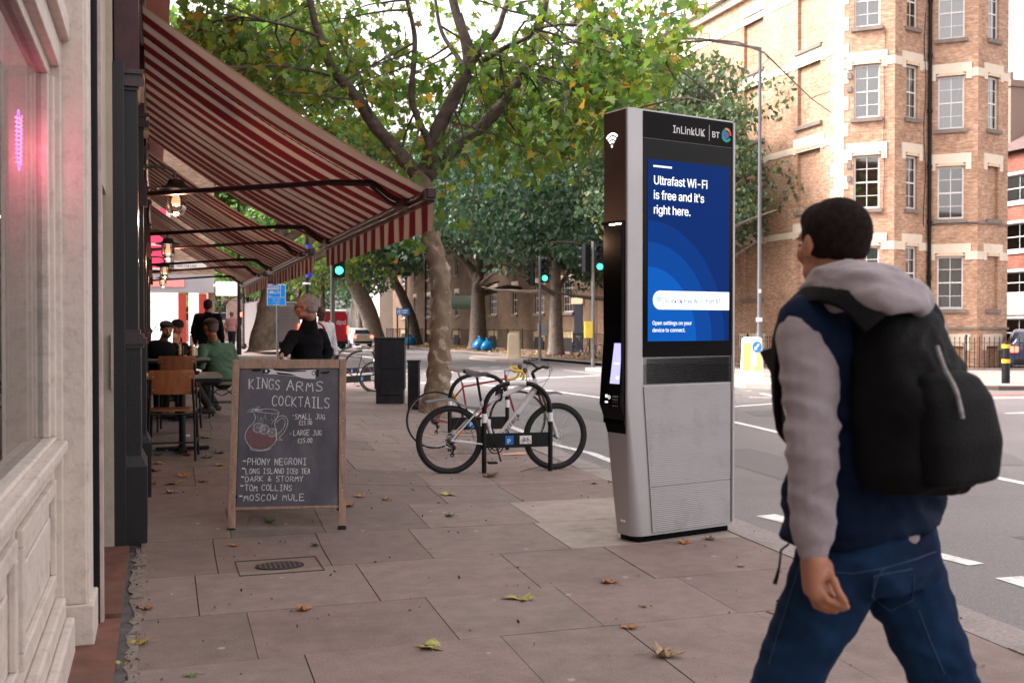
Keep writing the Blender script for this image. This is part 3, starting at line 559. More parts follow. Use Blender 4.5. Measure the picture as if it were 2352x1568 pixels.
# ---------------------------------------------------------------- lanterns
M_brass = mat('aged_bronze', (.16, .125, .1), .4, metal=.8, var=.3, vs=30); M_lampglass = glassmat('lamp_glass', (.93, .9, .88), .72, .02)
def lantern(y, label, energy=5):
    z = 2.60; x = .085; l = thing('wall_lantern', label, 'lantern', (-.16, y, z), group='lanterns on the pub wall'); l.scale = (1.3, 1.3, 1.0); A = lambda mb, n, m, **k: cb(mb, n, m, l, **k)
    mb = MB(); mb.bb(-.17, -.145, y-.07, y+.07, z-.22, z+.3); mb.lathe([(.05, 0), (.06, .01), (.035, .03), (.02, .06), (0, .062)], (-.145, y, z+.13), axis=(1, 0, 0)); A(mb, 'wall_plate', M_brass, bevel=.004)
    mb = MB(); mb.tube([(-.11, y, z+.13), (-.03, y, z+.14), (.04, y, z+.13), (.075, y, z+.10), (x, y, z+.03)], [.016, .013, .012, .012, .012], 10); A(mb, 'arm', M_brass, smooth=True)
    mb = MB(); mb.lathe([(.0, .035), (.045, .035), (.052, .02), (.055, 0), (.075, -.018), (.118, -.03), (.128, -.04), (.125, -.046), (.1, -.042), (.05, -.035), (.0, -.035)], (x, y, z), 28); A(mb, 'shade', mat('dark_bronze', (.05, .045, .04), .45, metal=.6), smooth=True)
    mb = MB(); mb.lathe([(.062, -.04), (.064, -.08), (.064, -.17), (.058, -.205), (.04, -.232), (.012, -.246), (0, -.248)], (x, y, z), 24); A(mb, 'globe', M_lampglass, smooth=True)
    mb = MB()
    for k in range(4):
        a_ = k*math.pi/2+.4; c, s_ = math.cos(a_), math.sin(a_); mb.tube([(x+.068*c, y+.068*s_, z-.04), (x+.068*c, y+.068*s_, z-.18), (x+.045*c, y+.045*s_, z-.235), (x, y, z-.255)], .0028, 5)
    A(mb, 'guard', M_brass)
    mb = MB(); mb.lathe([(0, -.05), (.018, -.05), (.018, -.09), (.026, -.12), (.03, -.145), (.022, -.17), (0, -.18)], (x, y, z), 14)
    A(mb, 'bulb', mat('warm_bulb', (.8, .6, .4), emit=(1, .5, .26), es=.35), smooth=True)
    ld = bpy.data.lights.new('lantern_light', 'POINT'); ld.energy = energy*.35; ld.color = (1, .58, .36); ld.shadow_soft_size = .04
    o = bpy.data.objects.new('lantern_light', ld); COL.objects.link(o); o.location = (x+.0, y, z-.3); loc(o, l)
for y, s_, e_ in ((9.12, 'nearest wall lantern, a glass globe under a wide bronze shade', 22), (15.2, 'second wall lantern, small glass globe under its awning arms', 22), (20.9, 'third wall lantern along the pub, hanging above the bearded man', 22), (25.9, 'smallest and farthest wall lantern on the pub front', 15)):
    lantern(y, s_, e_)
cc = thing('security_camera', 'white bullet security camera above the corner of the nearest awning', 'camera', (.0, 7.55, 3.82))
mb = MB(); M_ = Matrix.Rotation(R(25), 3, 'X'); mb.box((0, 0, 0), (.115, .30, .10), M=M_); mb.build('housing', mat('camera_white', (.6, .56, .55), .4), cc, bevel=.015)
mb = MB(); mb.box((0, -.152, -.07), (.1, .02, .085), M=M_); mb.build('lens_hood', M_black, cc, bevel=.006)
mb = MB(); mb.tube([(-.02, .08, .04), (-.1, .14, .1), (-.16, .16, .1)], .02, 8); mb.build('bracket', mat('camera_white', (0, 0, 0)), cc)
# ---------------------------------------------------------------- buildings across the road
M_yb = brickmat('yellow_stock_brick', (.60, .40, .275), (.46, .275, .18), (.50, .43, .37), patch=(.64, .57, .52))
M_bb = brickmat('shade_brown_brick', (.23, .15, .095), (.165, .105, .068), (.17, .14, .11), patch=(.5, .48, .46))  # brick coloured brown to hold the tree shade over this front
M_stone = mat('cream_painted_stone', (.72, .62, .5), .7, var=.06, vs=1.5, bump=.1, bs=20, dirt=.25, dcol=(.45, .38, .3), ds=1.2)
M_stone2 = mat('cream_stone_band', (.68, .53, .37), .75, var=.08, vs=2)
M_sill = mat('grey_stone_sill', (.22, .18, .155), .85, var=.2, vs=4)
M_wwin = mat('white_window_paint', (.75, .73, .72), .4)
M_pane = glassmat('house_glass', (.6, .62, .62), .66, .03)
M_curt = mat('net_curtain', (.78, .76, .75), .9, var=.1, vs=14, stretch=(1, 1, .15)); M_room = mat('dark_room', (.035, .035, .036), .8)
def facet_frame(p0, p1):
    u = Vector((p1[0]-p0[0], p1[1]-p0[1], 0)); L = u.length; u.normalize(); n = Vector((u.y, -u.x, 0)); return u, n, L
def wall(mb, p0, p1, z0, z1, holes, depth=.12, u0=0):
    """brick wall from p0 to p1 (seen from its right-hand normal side) with openings (ua, ub, za, zb)"""
    u, n, L = facet_frame(p0, p1); O = Vector((p0[0], p0[1], 0))
    xs = sorted({0, L, *[h[0] for h in holes], *[h[1] for h in holes]}); zs = sorted({z0, z1, *[h[2] for h in holes], *[h[3] for h in holes]})
    P = lambda a, z, d=0: O+u*a-n*d+Vector((0, 0, z))
    for a, b in zip(xs[:-1], xs[1:]):
        for c, d in zip(zs[:-1], zs[1:]):
            m_ = ((a+b)/2, (c+d)/2)
            if any(h[0] < m_[0] < h[1] and h[2] < m_[1] < h[3] for h in holes): continue
            mb.quad(P(a, c), P(b, c), P(b, d), P(a, d), [(a+u0, c), (b+u0, c), (b+u0, d), (a+u0, d)])
    for (a, b, c, d) in [h[:4] for h in holes]:
        for q in (((a, c, 0), (a, c, depth), (a, d, depth), (a, d, 0)), ((b, c, depth), (b, c, 0), (b, d, 0), (b, d, depth)), ((a, d, 0), (a, d, depth), (b, d, depth), (b, d, 0)), ((a, c, depth), (a, c, 0), (b, c, 0), (b, c, depth))):
            mb.quad(*[P(*k) for k in q], [(k[0]+k[2], k[1]) for k in q])
def put(mb, O, u, n, a0, a1, z0, z1, d0, d1):
    """block on a facade: along a0..a1, height z0..z1, from d0 to d1 out of the wall"""
    c = O+u*((a0+a1)/2)+n*((d0+d1)/2)+Vector((0, 0, (z0+z1)/2)); M = Matrix((u, n, Vector((0, 0, 1)))).transposed()
    mb.box(c, (a1-a0, abs(d1-d0), z1-z0), M=M)
def sash(par, p0, p1, a0, a1, z0, z1, cols=2, rows=4, curtain=0, dep=.12, name='window'):
    u, n, L = facet_frame(p0, p1); O = Vector((p0[0], p0[1], 0)); mb = MB(); f = .055; d1 = -dep+.03
    put(mb, O, u, n, a0, a0+f, z0, z1, -dep, d1); put(mb, O, u, n, a1-f, a1, z0, z1, -dep, d1); put(mb, O, u, n, a0+f, a1-f, z1-f*1.3, z1, -dep, d1); put(mb, O, u, n, a0+f, a1-f, z0, z0+f*1.4, -dep, d1)
    zm = (z0+z1)/2; put(mb, O, u, n, a0+f, a1-f, zm-.025, zm+.025, -dep, d1-.008)
    for i in range(1, cols): x = a0+(a1-a0)*i/cols; put(mb, O, u, n, x-.012, x+.012, z0+f, z1-f, -dep, d1-.014)
    for i in range(1, rows):
        if i*2 != rows: z = z0+(z1-z0)*i/rows; put(mb, O, u, n, a0+f, a1-f, z-.011, z+.011, -dep, d1-.018)
    w_ = mb.build(name, M_wwin, par)
    mb = MB(); P = lambda a, z, d: O+u*a+n*d+Vector((0, 0, z)); mb.quad(P(a0+f, z0+f, -dep+.004), P(a1-f, z0+f, -dep+.004), P(a1-f, z1-f, -dep+.004), P(a0+f, z1-f, -dep+.004)); mb.build('pane', M_pane, w_)
    mb = MB(); mb.quad(P(a0, z0, -dep-.25), P(a1, z0, -dep-.25), P(a1, z1, -dep-.25), P(a0, z1, -dep-.25)); 
    for q in ((a0, a0), (a1, a1)): mb.quad(P(q[0], z0, -dep), P(q[0], z0, -dep-.25), P(q[0], z1, -dep-.25), P(q[0], z1, -dep))
    mb.quad(P(a0, z0, -dep), P(a1, z0, -dep), P(a1, z0, -dep-.25), P(a0, z0, -dep-.25)); mb.quad(P(a0, z1, -dep), P(a1, z1, -dep), P(a1, z1, -dep-.25), P(a0, z1, -dep-.25))
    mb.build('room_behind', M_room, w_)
    if curtain:
        mb = MB(); N = 24; zc = z0 if curtain != 2 else zm; vs = []
        for i in range(N+1):
            a = LERP(a0+f, a1-f, i/N); d = -dep-.06-.012*math.sin(i*1.7); vs += [P(a, zc, d), P(a, z1, d)]
        mb.add(vs, [(2*i, 2*i+2, 2*i+3, 2*i+1) for i in range(N)]); mb.build('curtain', M_curt, w_)
    return w_
def piece(par, name, m, O, u, n, *a):
    mb = MB(); put(mb, O, u, n, *a); return mb.build(name, m, par)
def lintel(par, p0, p1, a0, a1, z, drop=.12, h=.32):
    mb = MB(); mb2 = MB()
    u, n, L = facet_frame(p0, p1); O = Vector((p0[0], p0[1], 0))
    put(mb, O, u, n, a0-.24, a1+.24, z+.10, z+.10+h, 0, .035); put(mb, O, u, n, a0-.24, a0-.06, z-.14, z+.10, 0, .035); put(mb, O, u, n, a1+.06, a1+.24, z-.14, z+.10, 0, .035)
    c = [(a0-.06, z-.0), (a0+.05, z+.098), (a1-.05, z+.098), (a1+.06, z-.0)]; P = lambda a, z_, d: O+u*a+n*d+Vector((0, 0, z_))
    mb2.add([P(a, q, .05) for a, q in c]+[P(a, q, -.1) for a, q in c], [(0, 3, 2, 1), (0, 1, 5, 4), (1, 2, 6, 5), (2, 3, 7, 6), (3, 0, 4, 7)])
    l_ = mb.build('lintel', M_stone, par); mb2.build('keystone', M_stone2, l_)
# --- corner mansion block (yellow brick)
XA = 22.4
def hit(vx, p, d):   # where the sight line through column vx meets the line p + t d in plan
    r = ray(vx, 700); r = Vector((r.x, r.y)); p = Vector(p); d = Vector(d); den = r.x*d.y-r.y*d.x; t = (p.x*r.y-p.y*r.x)/den*1.0; return p+d*t
q = PX(1937, 700, XA); P0 = Vector((XA, q.y)); dA = Vector((.73, -.683)); dB = Vector((.966, .26))
P1 = hit(2053, P0, dA); P2 = hit(2131, P1, dB); P3 = hit(2244, P2, dA); P4 = hit(2313, P3, dB)
print('corner', P0, P1, P2, P3, P4, [(b-a).length for a, b in ((P0, P1), (P1, P2), (P2, P3), (P3, P4))])
cm_ = thing('corner_mansion_block', 'tall yellow brick mansion block with cream lintels and angled bays on the street corner', 'building', (XA, P0.y, 0)); CZ = 14.8
def zrow(vy, P, vx): return PD(vx, vy, (Vector((P.x, P.y, 0))-CP).dot(FW)).z
PE = Vector((XA, 53.0)); fac = [(PE, P0), (P0, P1), (P1, P2), (P2, P3), (P3, P4), (P4, P4+Vector((-2.0, 9.0)))]
mbw = MB(); mbs = MB(); mbl = MB(); mbi = MB(); win = []
# storeys, lower edge of windows
L0 = (P0-PE).length
def blind_holes():
    H = []
    for uc in (2.5, 8.2, 13.6, 17.4):
        for z in (2.55, 5.65, 8.75, 11.5): H.append((uc-.72, uc+.72, z, z+2.25))
    H.append((17.4-.72, 17.4+.72, -.05, .75)); H.append((13.6-.72, 13.6+.72, -.05, .75)); return H
HB = blind_holes(); ubase = 0
for k, (a, b) in enumerate(fac):
    L = (b-a).length; u, n, _ = facet_frame(a, b); O = Vector((a.x, a.y, 0)); holes = []; W = []
    if k == 0:
        holes = [(L0-19.5+h[0], L0-19.5+h[1], h[2], h[3]) for h in HB if L0-19.5+h[0] > .2]
        wall(mbw, a, b, -.12, CZ, holes, .14)
        for h in holes: mbw.quad(*[O+u*x-n*.13+Vector((0, 0, z)) for x, z in ((h[0], h[2]), (h[1], h[2]), (h[1], h[3]), (h[0], h[3]))], [(x, z) for x, z in ((h[0], h[2]), (h[1], h[2]), (h[1], h[3]), (h[0], h[3]))])
        for h in holes:
            lintel(cm_, a, b, h[0], h[1], h[3]); piece(cm_, 'sill', M_sill, O, u, n, h[0]-.12, h[1]+.12, h[2]-.13, h[2], -.12, .1)
        zs = [h[3] for h in holes]
        for z in (4.85, 7.95, 11.05, 13.6):
            put(mbl, O, u, n, 0, L-.0, z-.14+.0, z+.1, .0, .025)
        put(mbl, O, u, n, 0, L+.03, CZ-.35, CZ, 0, .18); put(mbl, O, u, n, 0, L+.05, CZ, CZ+.22, 0, .42)
        # corner quoin with toothed edge
        for i in range(32):
            z = -.1+i*.45; w1 = .75 if i % 2 else .55
            put(mbl, O, u, n, L-w1, L, z, z+.45, 0, .02 if z < 4 else .022)
        put(mbl, O, u, n, L-.45, L-.12, .2, CZ-.4, .024, .06)
    elif k in (1, 2, 3, 4):
        wide = k in (1, 3); ww = .84 if wide else .62; c = L*(.45 if wide else .5)
        rows = [(zrow(y0, a, x), zrow(y1, a, x)) for (x, y0, y1) in ({1: [(1995, -150, -10+0), (1995, 58, -70), (1995, 268, 141), (1995, 472, 351)], 2: [(2090, 60, -60), (2090, 267, 150), (2090, 473, 353), (2090, 680, 562)], 3: [(2190, 111, 6), (2190, 304, 190), (2190, 495, 385), (2190, 727, 582)], 4: [(2275, 115, 8), (2275, 307, 194), (2275, 500, 392), (2275, 733, 597)]}[k])]
        rows = [(5.45+3.08*i+(0 if k < 3 else -.32), 7.27+3.08*i+(0 if k < 3 else -.32)) for i in (-1, 0, 1, 2)]
        for i, (z0, z1) in enumerate(rows): holes.append((c-ww/2, c+ww/2, z0, z1))
        holes.append((c-ww/2, c+ww/2, -.1, .78))
        wall(mbw, a, b, -.12, CZ, holes, .12)
        for i, h in enumerate(holes):
            lintel(cm_, a, b, h[0], h[1], h[3])
            if i < 4: piece(cm_, 'sill', M_sill, O, u, n, h[0]-.1, h[1]+.1, h[2]-.13, h[2], -.1, .1)
            blind = (k == 4 and i in (0, 1)) or i == 4
            if blind: mbw.quad(*[O+u*x-n*.10+Vector((0, 0, z)) for x, z in ((h[0], h[2]), (h[1], h[2]), (h[1], h[3]), (h[0], h[3]))], [(x, z) for x, z in ((h[0], h[2]), (h[1], h[2]), (h[1], h[3]), (h[0], h[3]))])
            else: sash(cm_, a, b, h[0], h[1], h[2], h[3], 2, 4, curtain=(1 if (k, i) in ((1, 2), (1, 3), (2, 2), (3, 2), (3, 3), (2, 0), (3, 0), (1, 0), (2, 1), (4, 2), (4, 3)) else 2 if (k, i) in ((2, 3),) else 0))
        for z in (4.2, 7.28+.06, 10.42):
            zz = z+(0 if k < 3 else -.32); x0 = 0
            if abs(z-10.42) < .01 or z < 5:
                put(mbl, O, u, n, 0, c-ww/2-.24, zz-.14, zz+.14, 0, .02); put(mbl, O, u, n, c+ww/2+.24, L, zz-.14, zz+.14, 0, .02)
        put(mbs, O, u, n, -.05, L+.05, 1.35, 1.43, 0, .05); 
        if k > 2: put(mbs, O, u, n, 0, L, 4.95, 5.02, 0, .06)
        put(mbl, O, u, n, -.1, L+.1, CZ-.5, CZ-.2, 0, .15); put(mbl, O, u, n, -.2, L+.2, CZ-.2, CZ+.1, 0, .4)
        if k == 1:
            for (du, z) in ((.16, 10.0), (.16, 9.55), (.16, 6.95), (.16, 6.5)): put(mbs, O, u, n, du-.06, du+.08, z-.1, z+.1, 0, .05)
            for i in range(0, 22):
                if i % 2: put(mbl, O, u, n, 0, .14, 3+i*.45, 3.45+i*.45, 0, .018)
    else: wall(mbw, a, b, -.12, CZ, [], .12)
roof = [(p.x, p.y) for p in (PE, P0, P1, P2, P3, P4, P4+Vector((-2, 9)), Vector((33, 53)))]
mbw.build('wall', M_yb, cm_).matrix_parent_inverse = Matrix.Translation(-Vector(cm_.location))
for nm, m_, mm in (('string_course', mbl, M_stone), ('brick_course', mbs, M_sill)):
    o = m_.build(nm, mm, cm_); 
mb = MB(); mb.prism(roof, CZ-.02, CZ+.1); mb.build('roof', M_sill, cm_)
for c in cm_.children: c.matrix_parent_inverse = Matrix.Translation(-Vector(cm_.location))
# drain pipe and cable on the corner block
dp = thing('drainpipe', 'black cast iron drainpipe down the inner corner between the two brick bays', 'drainpipe', (P2.x, P2.y, 0)); nn = Vector((-.35, -.93, 0)); base = Vector((P2.x, P2.y, 0))+nn*.12
mb = MB(); mb.cyl(base+Vector((0, 0, 0)), base+Vector((0, 0, CZ)), .062, n=10); loc(mb.build('pipe', M_black, None, smooth=True), dp)
mb = MB()
for z in (1.2, 3.1, 5., 6.9, 8.8, 10.7, 12.6): mb = MB(); mb.cyl(base+Vector((0, 0, z)), base+Vector((0, 0, z+.12)), .085, n=10); loc(mb.build('collar', M_black, None, smooth=True), dp)
mb = MB(); u_, n_, L_ = facet_frame(P1, P2); pts = [Vector((P1.x, P1.y, 0))+u_*(L_*.86+.05*math.sin(z*2.1))+n_*.03+Vector((0, 0, z)) for z in [4.9+i*.35 for i in range(22)]]; mb.tube(pts, .012, 5)
u_, n_, L_ = facet_frame(P0, P1); mb.tube([Vector((P0.x, P0.y, 0))+u_*(L_*.8+.02*math.sin(z*3))+n_*.03+Vector((0, 0, z)) for z in [5.4+i*.5 for i in range(13)]], .009, 5)
u_, n_, L_ = facet_frame(P2, P3); mb.tube([Vector((P2.x, P2.y, 0))+u_*t*L_+n_*.05+Vector((0, 0, 4.95+.05*math.sin(t*3))) for t in [i/10 for i in range(11)]], .02, 5)
tag(mb.build('wall_cable', M_black), 'thin black cables straggling down the front of the corner brick building', 'cable')
# --- shade-brown mansion block further along
YB0, YB1 = 54.2, 108.; XB = 23.0
bm = thing('shaded_mansion_block', 'long mansion block with tree shade coloured into its brown brick, behind the street trees and railings', 'building', (XB, 80, 0)); a, b = Vector((XB, YB1)), Vector((XB, YB0)); u, n, L = facet_frame(a, b); O = Vector((a.x, a.y, 0))
holes = []; mbl = MB(); mbi = MB(); mbs = MB(); cs = [5+i*4.9 for i in range(10)]
doorc = cs[5]; narrow = {1, 4, 7}
for i, c in enumerate(cs):
    hw = .45 if i in narrow else .85
    for j, (z0, z1) in enumerate(((2.3, 4.2), (5.6, 7.4), (8.7, 10.4), (11.6, 13.2))):
        if i == 5 and j == 0: continue
        holes.append((c-hw, c+hw, z0, z1))
wall(MBW := MB(), a, b, -.12, 14.6, holes, .12)
for h in holes:
    if h[2] < 3 and h[0] > 0: pass
    lintel(bm, a, b, h[0], h[1], h[3], h=.2); piece(bm, 'sill', M_sill, O, u, n, h[0]-.15, h[1]+.15, h[2]-.16, h[2], -.1, .12)
    w_ = sash(bm, a, b, h[0], h[1], h[2], h[3], 4 if h[1]-h[0] > 1.2 else 2, 4, curtain=1 if int(h[0]*7) % 3 == 0 else 0)
M_och = mat('ochre_lintel', (.5, .38, .2), .8, var=.15, vs=2)
for c in cs: piece(bm, 'basement_lintel', M_och, O, u, n, c-1.05, c+1.05, .55, 1.15, 0, .04); piece(bm, 'basement_window', M_room, O, u, n, c-.8, c+.8, -.1, .8, 0, .045)
put(mbl, O, u, n, 0, L, 14.3, 14.7, 0, .3)
MBW.build('wall', M_bb, bm); mbl.build('eaves_band', M_stone, bm)
mb = MB(); put(mb, O, u, n, L-3.6, L-2.4, 0, 2.75, 0, .04); mb.build('door', mat('navy_door', (.012, .016, .03), .4), bm)
mb = MB(); put(mb, O, u, n, L-3.9, L-2.1, 2.75, 3.1, 0, .12); mb.build('door_lintel', M_stone2, bm)
mb = MB(); mb.quad((XB, YB0, -.1), (34, YB0, -.1), (34, YB0, 14.6), (XB, YB0, 14.6), [(0, 0), (11, 0), (11, 14.7), (0, 14.7)]); mb.quad((XB, YB1, -.1), (XB, YB1, 14.6), (34, YB1, 14.6), (34, YB1, -.1), [(0, 0), (0, 14), (11, 14), (11, 0)]); mb.build('side_wall', M_bb, bm)
mb = MB(); mb.bb(XB-.3, 34, YB0, YB1, 14.6, 14.9); mb.build('roof', M_sill, bm)
# porch canopy over the entrance
for c in bm.children: c.matrix_parent_inverse = Matrix.Translation(-Vector(bm.location))
pc = thing('porch_canopy', 'small arched green porch canopy on posts in front of the brown mansion block', 'canopy', (XB-1, YB1-doorc, 0)); yc = YB1-doorc; M_green = mat('green_metal', (.06, .12, .09), .5)
mb = MB()
for k in range(12):
    t0, t1 = math.pi*k/12, math.pi*(k+1)/12; p = [(yc-1.4*math.cos(t), 2.9+.9*math.sin(t)) for t in (t0, t1)]
    mb.add([(XB-2.6, p[0][0], p[0][1]), (XB-2.6, p[1][0], p[1][1]), (XB, p[1][0], p[1][1]), (XB, p[0][0], p[0][1]), (XB-2.6, p[0][0], p[0][1]-.08), (XB-2.6, p[1][0], p[1][1]-.08), (XB, p[1][0], p[1][1]-.08), (XB, p[0][0], p[0][1]-.08)], [(0, 1, 2, 3), (4, 7, 6, 5), (0, 4, 5, 1)])
loc(mb.build('roof', mat('glazed_green', (.25, .34, .28), .4), None, smooth=True), pc)
for s_ in (-1, 1): mb = MB(); mb.cyl((XB-2.5, yc+s_*1.3, 0), (XB-2.5, yc+s_*1.3, 2.9), .06, n=8); mb.torus((XB-2.6, yc, 2.9), .7*1, .04, (1, 0, 0), 12, 6, 0, math.pi) if s_ > 0 else None; loc(mb.build('post', M_green, None), pc)
mb = MB(); put(mb, O, u, n, doorc-.6, doorc+.6, 0, 2.5, 0, .05); tag(mb.build('entrance_door', mat('dark_door', (.05, .03, .025), .5)), 'dark entrance door under the green porch canopy', 'door')
# pipes on brown block
for k, (yy, lb) in enumerate(((101.5, 'thin black drainpipe on the far end of the brown mansion block'), (93.5, 'black drainpipe on the brown block, nearer the blue direction sign'))):
    mb = MB(); mb.cyl((XB-.12, yy, 0), (XB-.12, yy, 14), .09, n=8); 
    for z in (3, 6, 9): mb.cyl((XB-.12, yy, z), (XB-.12, yy, z+.15), .12, n=8)
    tag(mb.build('drainpipe', M_black), lb, 'drainpipe')
# --- pale rendered terrace beyond, end of street
def simple_block(name, label, x0, x1, y0, y1, h, m, wins, face='W', wm=None):
    t = thing(name, label, 'building', ((x0+x1)/2, y0, 0)); a, b = (Vector((x0, y1)), Vector((x0, y0))) if face == 'W' else (Vector((x0, y0)), Vector((x1, y0)))
    holes = wins; mb = MB(); wall(mb, a, b, -.2, h, holes, .15)
    c, d = (Vector((x0, y0)), Vector((x1, y0))) if face == 'W' else (Vector((x1, y0)), Vector((x1, y1))); wall(mb, c, d, -.2, h, [], .1)
    if face == 'S': wall(mb, Vector((x0, y1)), Vector((x0, y0)), -.2, h, [], .1)
    mb.build('wall', m, t)
    for hh in holes: sash(t, a, b, *hh[:4], 2, 2, curtain=0, dep=.15)
    mb = MB(); mb.bb(x0-.3, x1+.3, y0-.3, y1+.3, h, h+.35); mb.build('roof', M_sill, t)
    for c in t.children: c.matrix_parent_inverse = Matrix.Translation(-Vector(t.location))
    return t
M_pale = mat('pale_render', (.62, .54, .48), .8, var=.06, vs=1); M_pink = brickmat('pale_pinkish_brick', (.5, .36, .3), (.42, .3, .25), (.4, .34, .3))
simple_block('rendered_house', 'pale rendered building standing just past the far end of the brown mansion block', 22.2, 34, 111, 128, 13, M_pale, [(3+i*4.5, 4.2+i*4.5, z, z+1.9) for i in range(3) for z in (2.2, 5.6, 8.9)])
simple_block('distant_terrace', 'distant pinkish brick terrace closing the far end of the street', 9, 26, 175, 190, 15, M_pink, [(1.5+i*3, 2.9+i*3, z, z+1.9) for i in range(5) for z in (2., 5.3, 8.6, 11.6)], 'S')
simple_block('far_brick_house', 'far pink brick house seen between the bus lane sign and the white haired man', -2, 8.5, 120, 170, 14, M_pink, [(1.5+i*3.2, 2.9+i*3.2, z, z+1.9) for i in range(3) for z in (2., 5.3, 8.6, 11.6)], 'S')
# --- red brick block at the right edge
M_rb = brickmat('red_brick', (.42, .14, .09), (.33, .11, .075), (.34, .27, .23)); XR = 45.5
rb = thing('red_brick_block', 'red brick building with white metal windows and a chimney at the right edge', 'building', (XR, 47, 0)); a, b = Vector((XR, 61)), Vector((XR, 36)); u, n, L = facet_frame(a, b); O = Vector((a.x, a.y, 0)); holes = []
for z0, z1 in ((8.4, 9.9), (5.7, 7.2), (3.3, 4.5), (.3, 1.9)):
    for c in (2.4, 7.8, 13.2, 18.6, 22.8): holes.append((c-1.9, c+1.9 if c < 22 else c+1.5, z0, z1))
mb = MB(); wall(mb, a, b, -.2, 11.2, holes, .1); mb.quad((XR, 61, -.2), (XR, 61, 11.2), (60, 61, 11.2), (60, 61, -.2)); mb.quad((XR, 36, -.2), (60, 36, -.2), (60, 36, 11.2), (XR, 36, 11.2), [(0, 0), (14, 0), (14, 11), (0, 11)]); mb.build('wall', M_rb, rb)
for h in holes: sash(rb, a, b, *h, 4, 2, curtain=1 if h[2] > 8 else 0, dep=.1)
mb = MB()
for h in holes: put(mb, O, u, n, h[0]-.1, h[1]+.1, h[2]-.2, h[2], 0, .08); put(mb, O, u, n, h[0]-.1, h[1]+.1, h[3], h[3]+.15, 0, .06)
put(mb, O, u, n, 0, L, 2.1, 3.1, 0, .12); mb.build('white_band', M_wwin, rb)
mb = MB(); mb.add([(XR-.4, 35.6, 11.2), (XR-.4, 61.4, 11.2), (XR+5, 61.4, 14.2), (XR+5, 35.6, 14.2), (XR+14, 61.4, 11.2), (XR+14, 35.6, 11.2)], [(0, 1, 2, 3), (3, 2, 4, 5), (0, 3, 5), (1, 4, 2)]); mb.build('roof', mat('slate', (.13, .09, .085), .8, var=.3, vs=2, stretch=(1, 1, 6)), rb)
for y_ in (49.5,): mb = MB(); mb.bb(XR+1.0, XR+2.3, y_, y_+1.6, 11.5, 15.6); mb.bb(XR+.9, XR+2.4, y_-.1, y_+1.7, 15.2, 15.45); ch = mb.build('chimney', M_rb, rb); mb = MB(); [mb.cyl((XR+1.35, y_+.4+i*.75, 15.6), (XR+1.35, y_+.4+i*.75, 16.1), .15, n=8) for i in range(2)]; cp_ = mb.build('chimney_pot', M_sill, ch)
for c in rb.children: c.matrix_parent_inverse = Matrix.Translation(-Vector(rb.location))
# --- shop past the side street
sp = thing('corner_shop', 'brightly lit shop with grey fascia and red door posts beyond the side street', 'shop', (-1, 40, 0)); SY = 40.0; SZ = .35
M_lit = mat('lit_shop_window', (.8, .8, .82), emit=(1, .97, .97), es=.42); M_sred = mat('shop_red', (.55, .06, .04), .5); M_fas = mat('grey_fascia', (.42, .41, .44), .5, var=.05, vs=3)
M_buff = brickmat('buff_brick', (.5, .37, .27), (.42, .3, .22), (.42, .36, .3))
mb = MB(); wall(mb, Vector((-9, SY)), Vector((2.0, SY)), 0, 10, [(3.2, 10.8, SZ, 2.66)], .3); wall(mb, Vector((2.0, SY)), Vector((2.0, SY+16)), 0, 10, [], .1); mb.build('wall', M_buff, sp)
mb = MB(); mb.bb(-6.2, 1.98, SY-.25, SY-.02, 2.66, 3.3); mb.build('fascia', M_fas, sp)
for x0, x1 in ((-5.8, .75), (1.12, 1.45)): mb = MB(); mb.bb(x0, x1, SY+.25, SY+.3, SZ, 2.66); mb.build('shop_window', M_lit, sp)
mb = MB(); mb.bb(-5.8, 1.8, SY-.03, SY+.22, SZ, SZ+.35); mb.build('stallriser', M_fas, sp)
for x in (.76, 1.46): mb = MB(); mb.bb(x, x+.26, SY-.2, SY+.25, SZ, 2.62); mb.build('door_post', M_sred, sp)
mb = MB(); mb.bb(-6.2, .36, SY-.06, SY-.03, 3.52, 5.6); rw = mb.build('red_window', mat('red_lit_window', (.5, .03, .08), .5, emit=(.7, .05, .12), es=.3), sp)
mb = MB(); mb.bb(.36, .5, SY-.12, SY-.03, 3.4, 5.7); mb.bb(-6.2, .5, SY-.12, SY-.03, 3.4, 3.52); mb.bb(-6.2, .36, SY-.12, SY-.07, 4.3, 4.38); mb.build('window_surround', M_wwin, rw)
mb = MB(); mb.bb(.62, 1.72, SY-.06, SY-.02, 3.5, 3.78); sg = mb.build('street_sign', mat('sign_white', (.75, .73, .7), .5), sp)
M_txtg = mat('sign_grey_text', (.2, .19, .2), .6); text('lettering', 'THREE OAK LANE', M_txtg, (.66, SY-.07, 3.57), (1, 0, 0), (0, 0, 1), .17, sg, sx=.72)
for s_, x, z, sz, c_ in (('HEALTH', -.25, 2.25, .26, (.4, .4, .45)), ('EVERYTHING', -.35, 1.95, .2, (.4, .4, .5)), ('&', -.1, 1.3, .5, (.03, .06, .5))): text('window_lettering', s_, mat('wtext'+s_[:2].replace('&', 'n'), c_, .6), (x, SY+.235, z), (1, 0, 0), (0, 0, 1), sz, sp)
mb = MB(); mb.bb(1.14, 1.44, SY+.2, SY+.24, 1.2, 1.26); mb.bb(1.14, 1.44, SY+.2, SY+.24, .75, 1.15); mb.build('door_poster', M_fas, sp)
mb = MB(); mb.bb(-3.2, .95, SY-.29, SY-.25, 2.85, 3.12); mb.build('fascia_panel', mat('pinkish_sign', (.75, .3, .28), .6, emit=(1, .3, .28), es=.1), sp)
mb = MB(); mb.bb(2.02, 2.75, SY-.6, SY-.5, 2.55, 3.05); mb.bb(1.95, 2.1, SY-.56, SY-.3, 2.9, 2.95); mb.build('hanging_sign', mat('lit_sign', (.8, .76, .72), emit=(1, .93, .88), es=.3), sp)
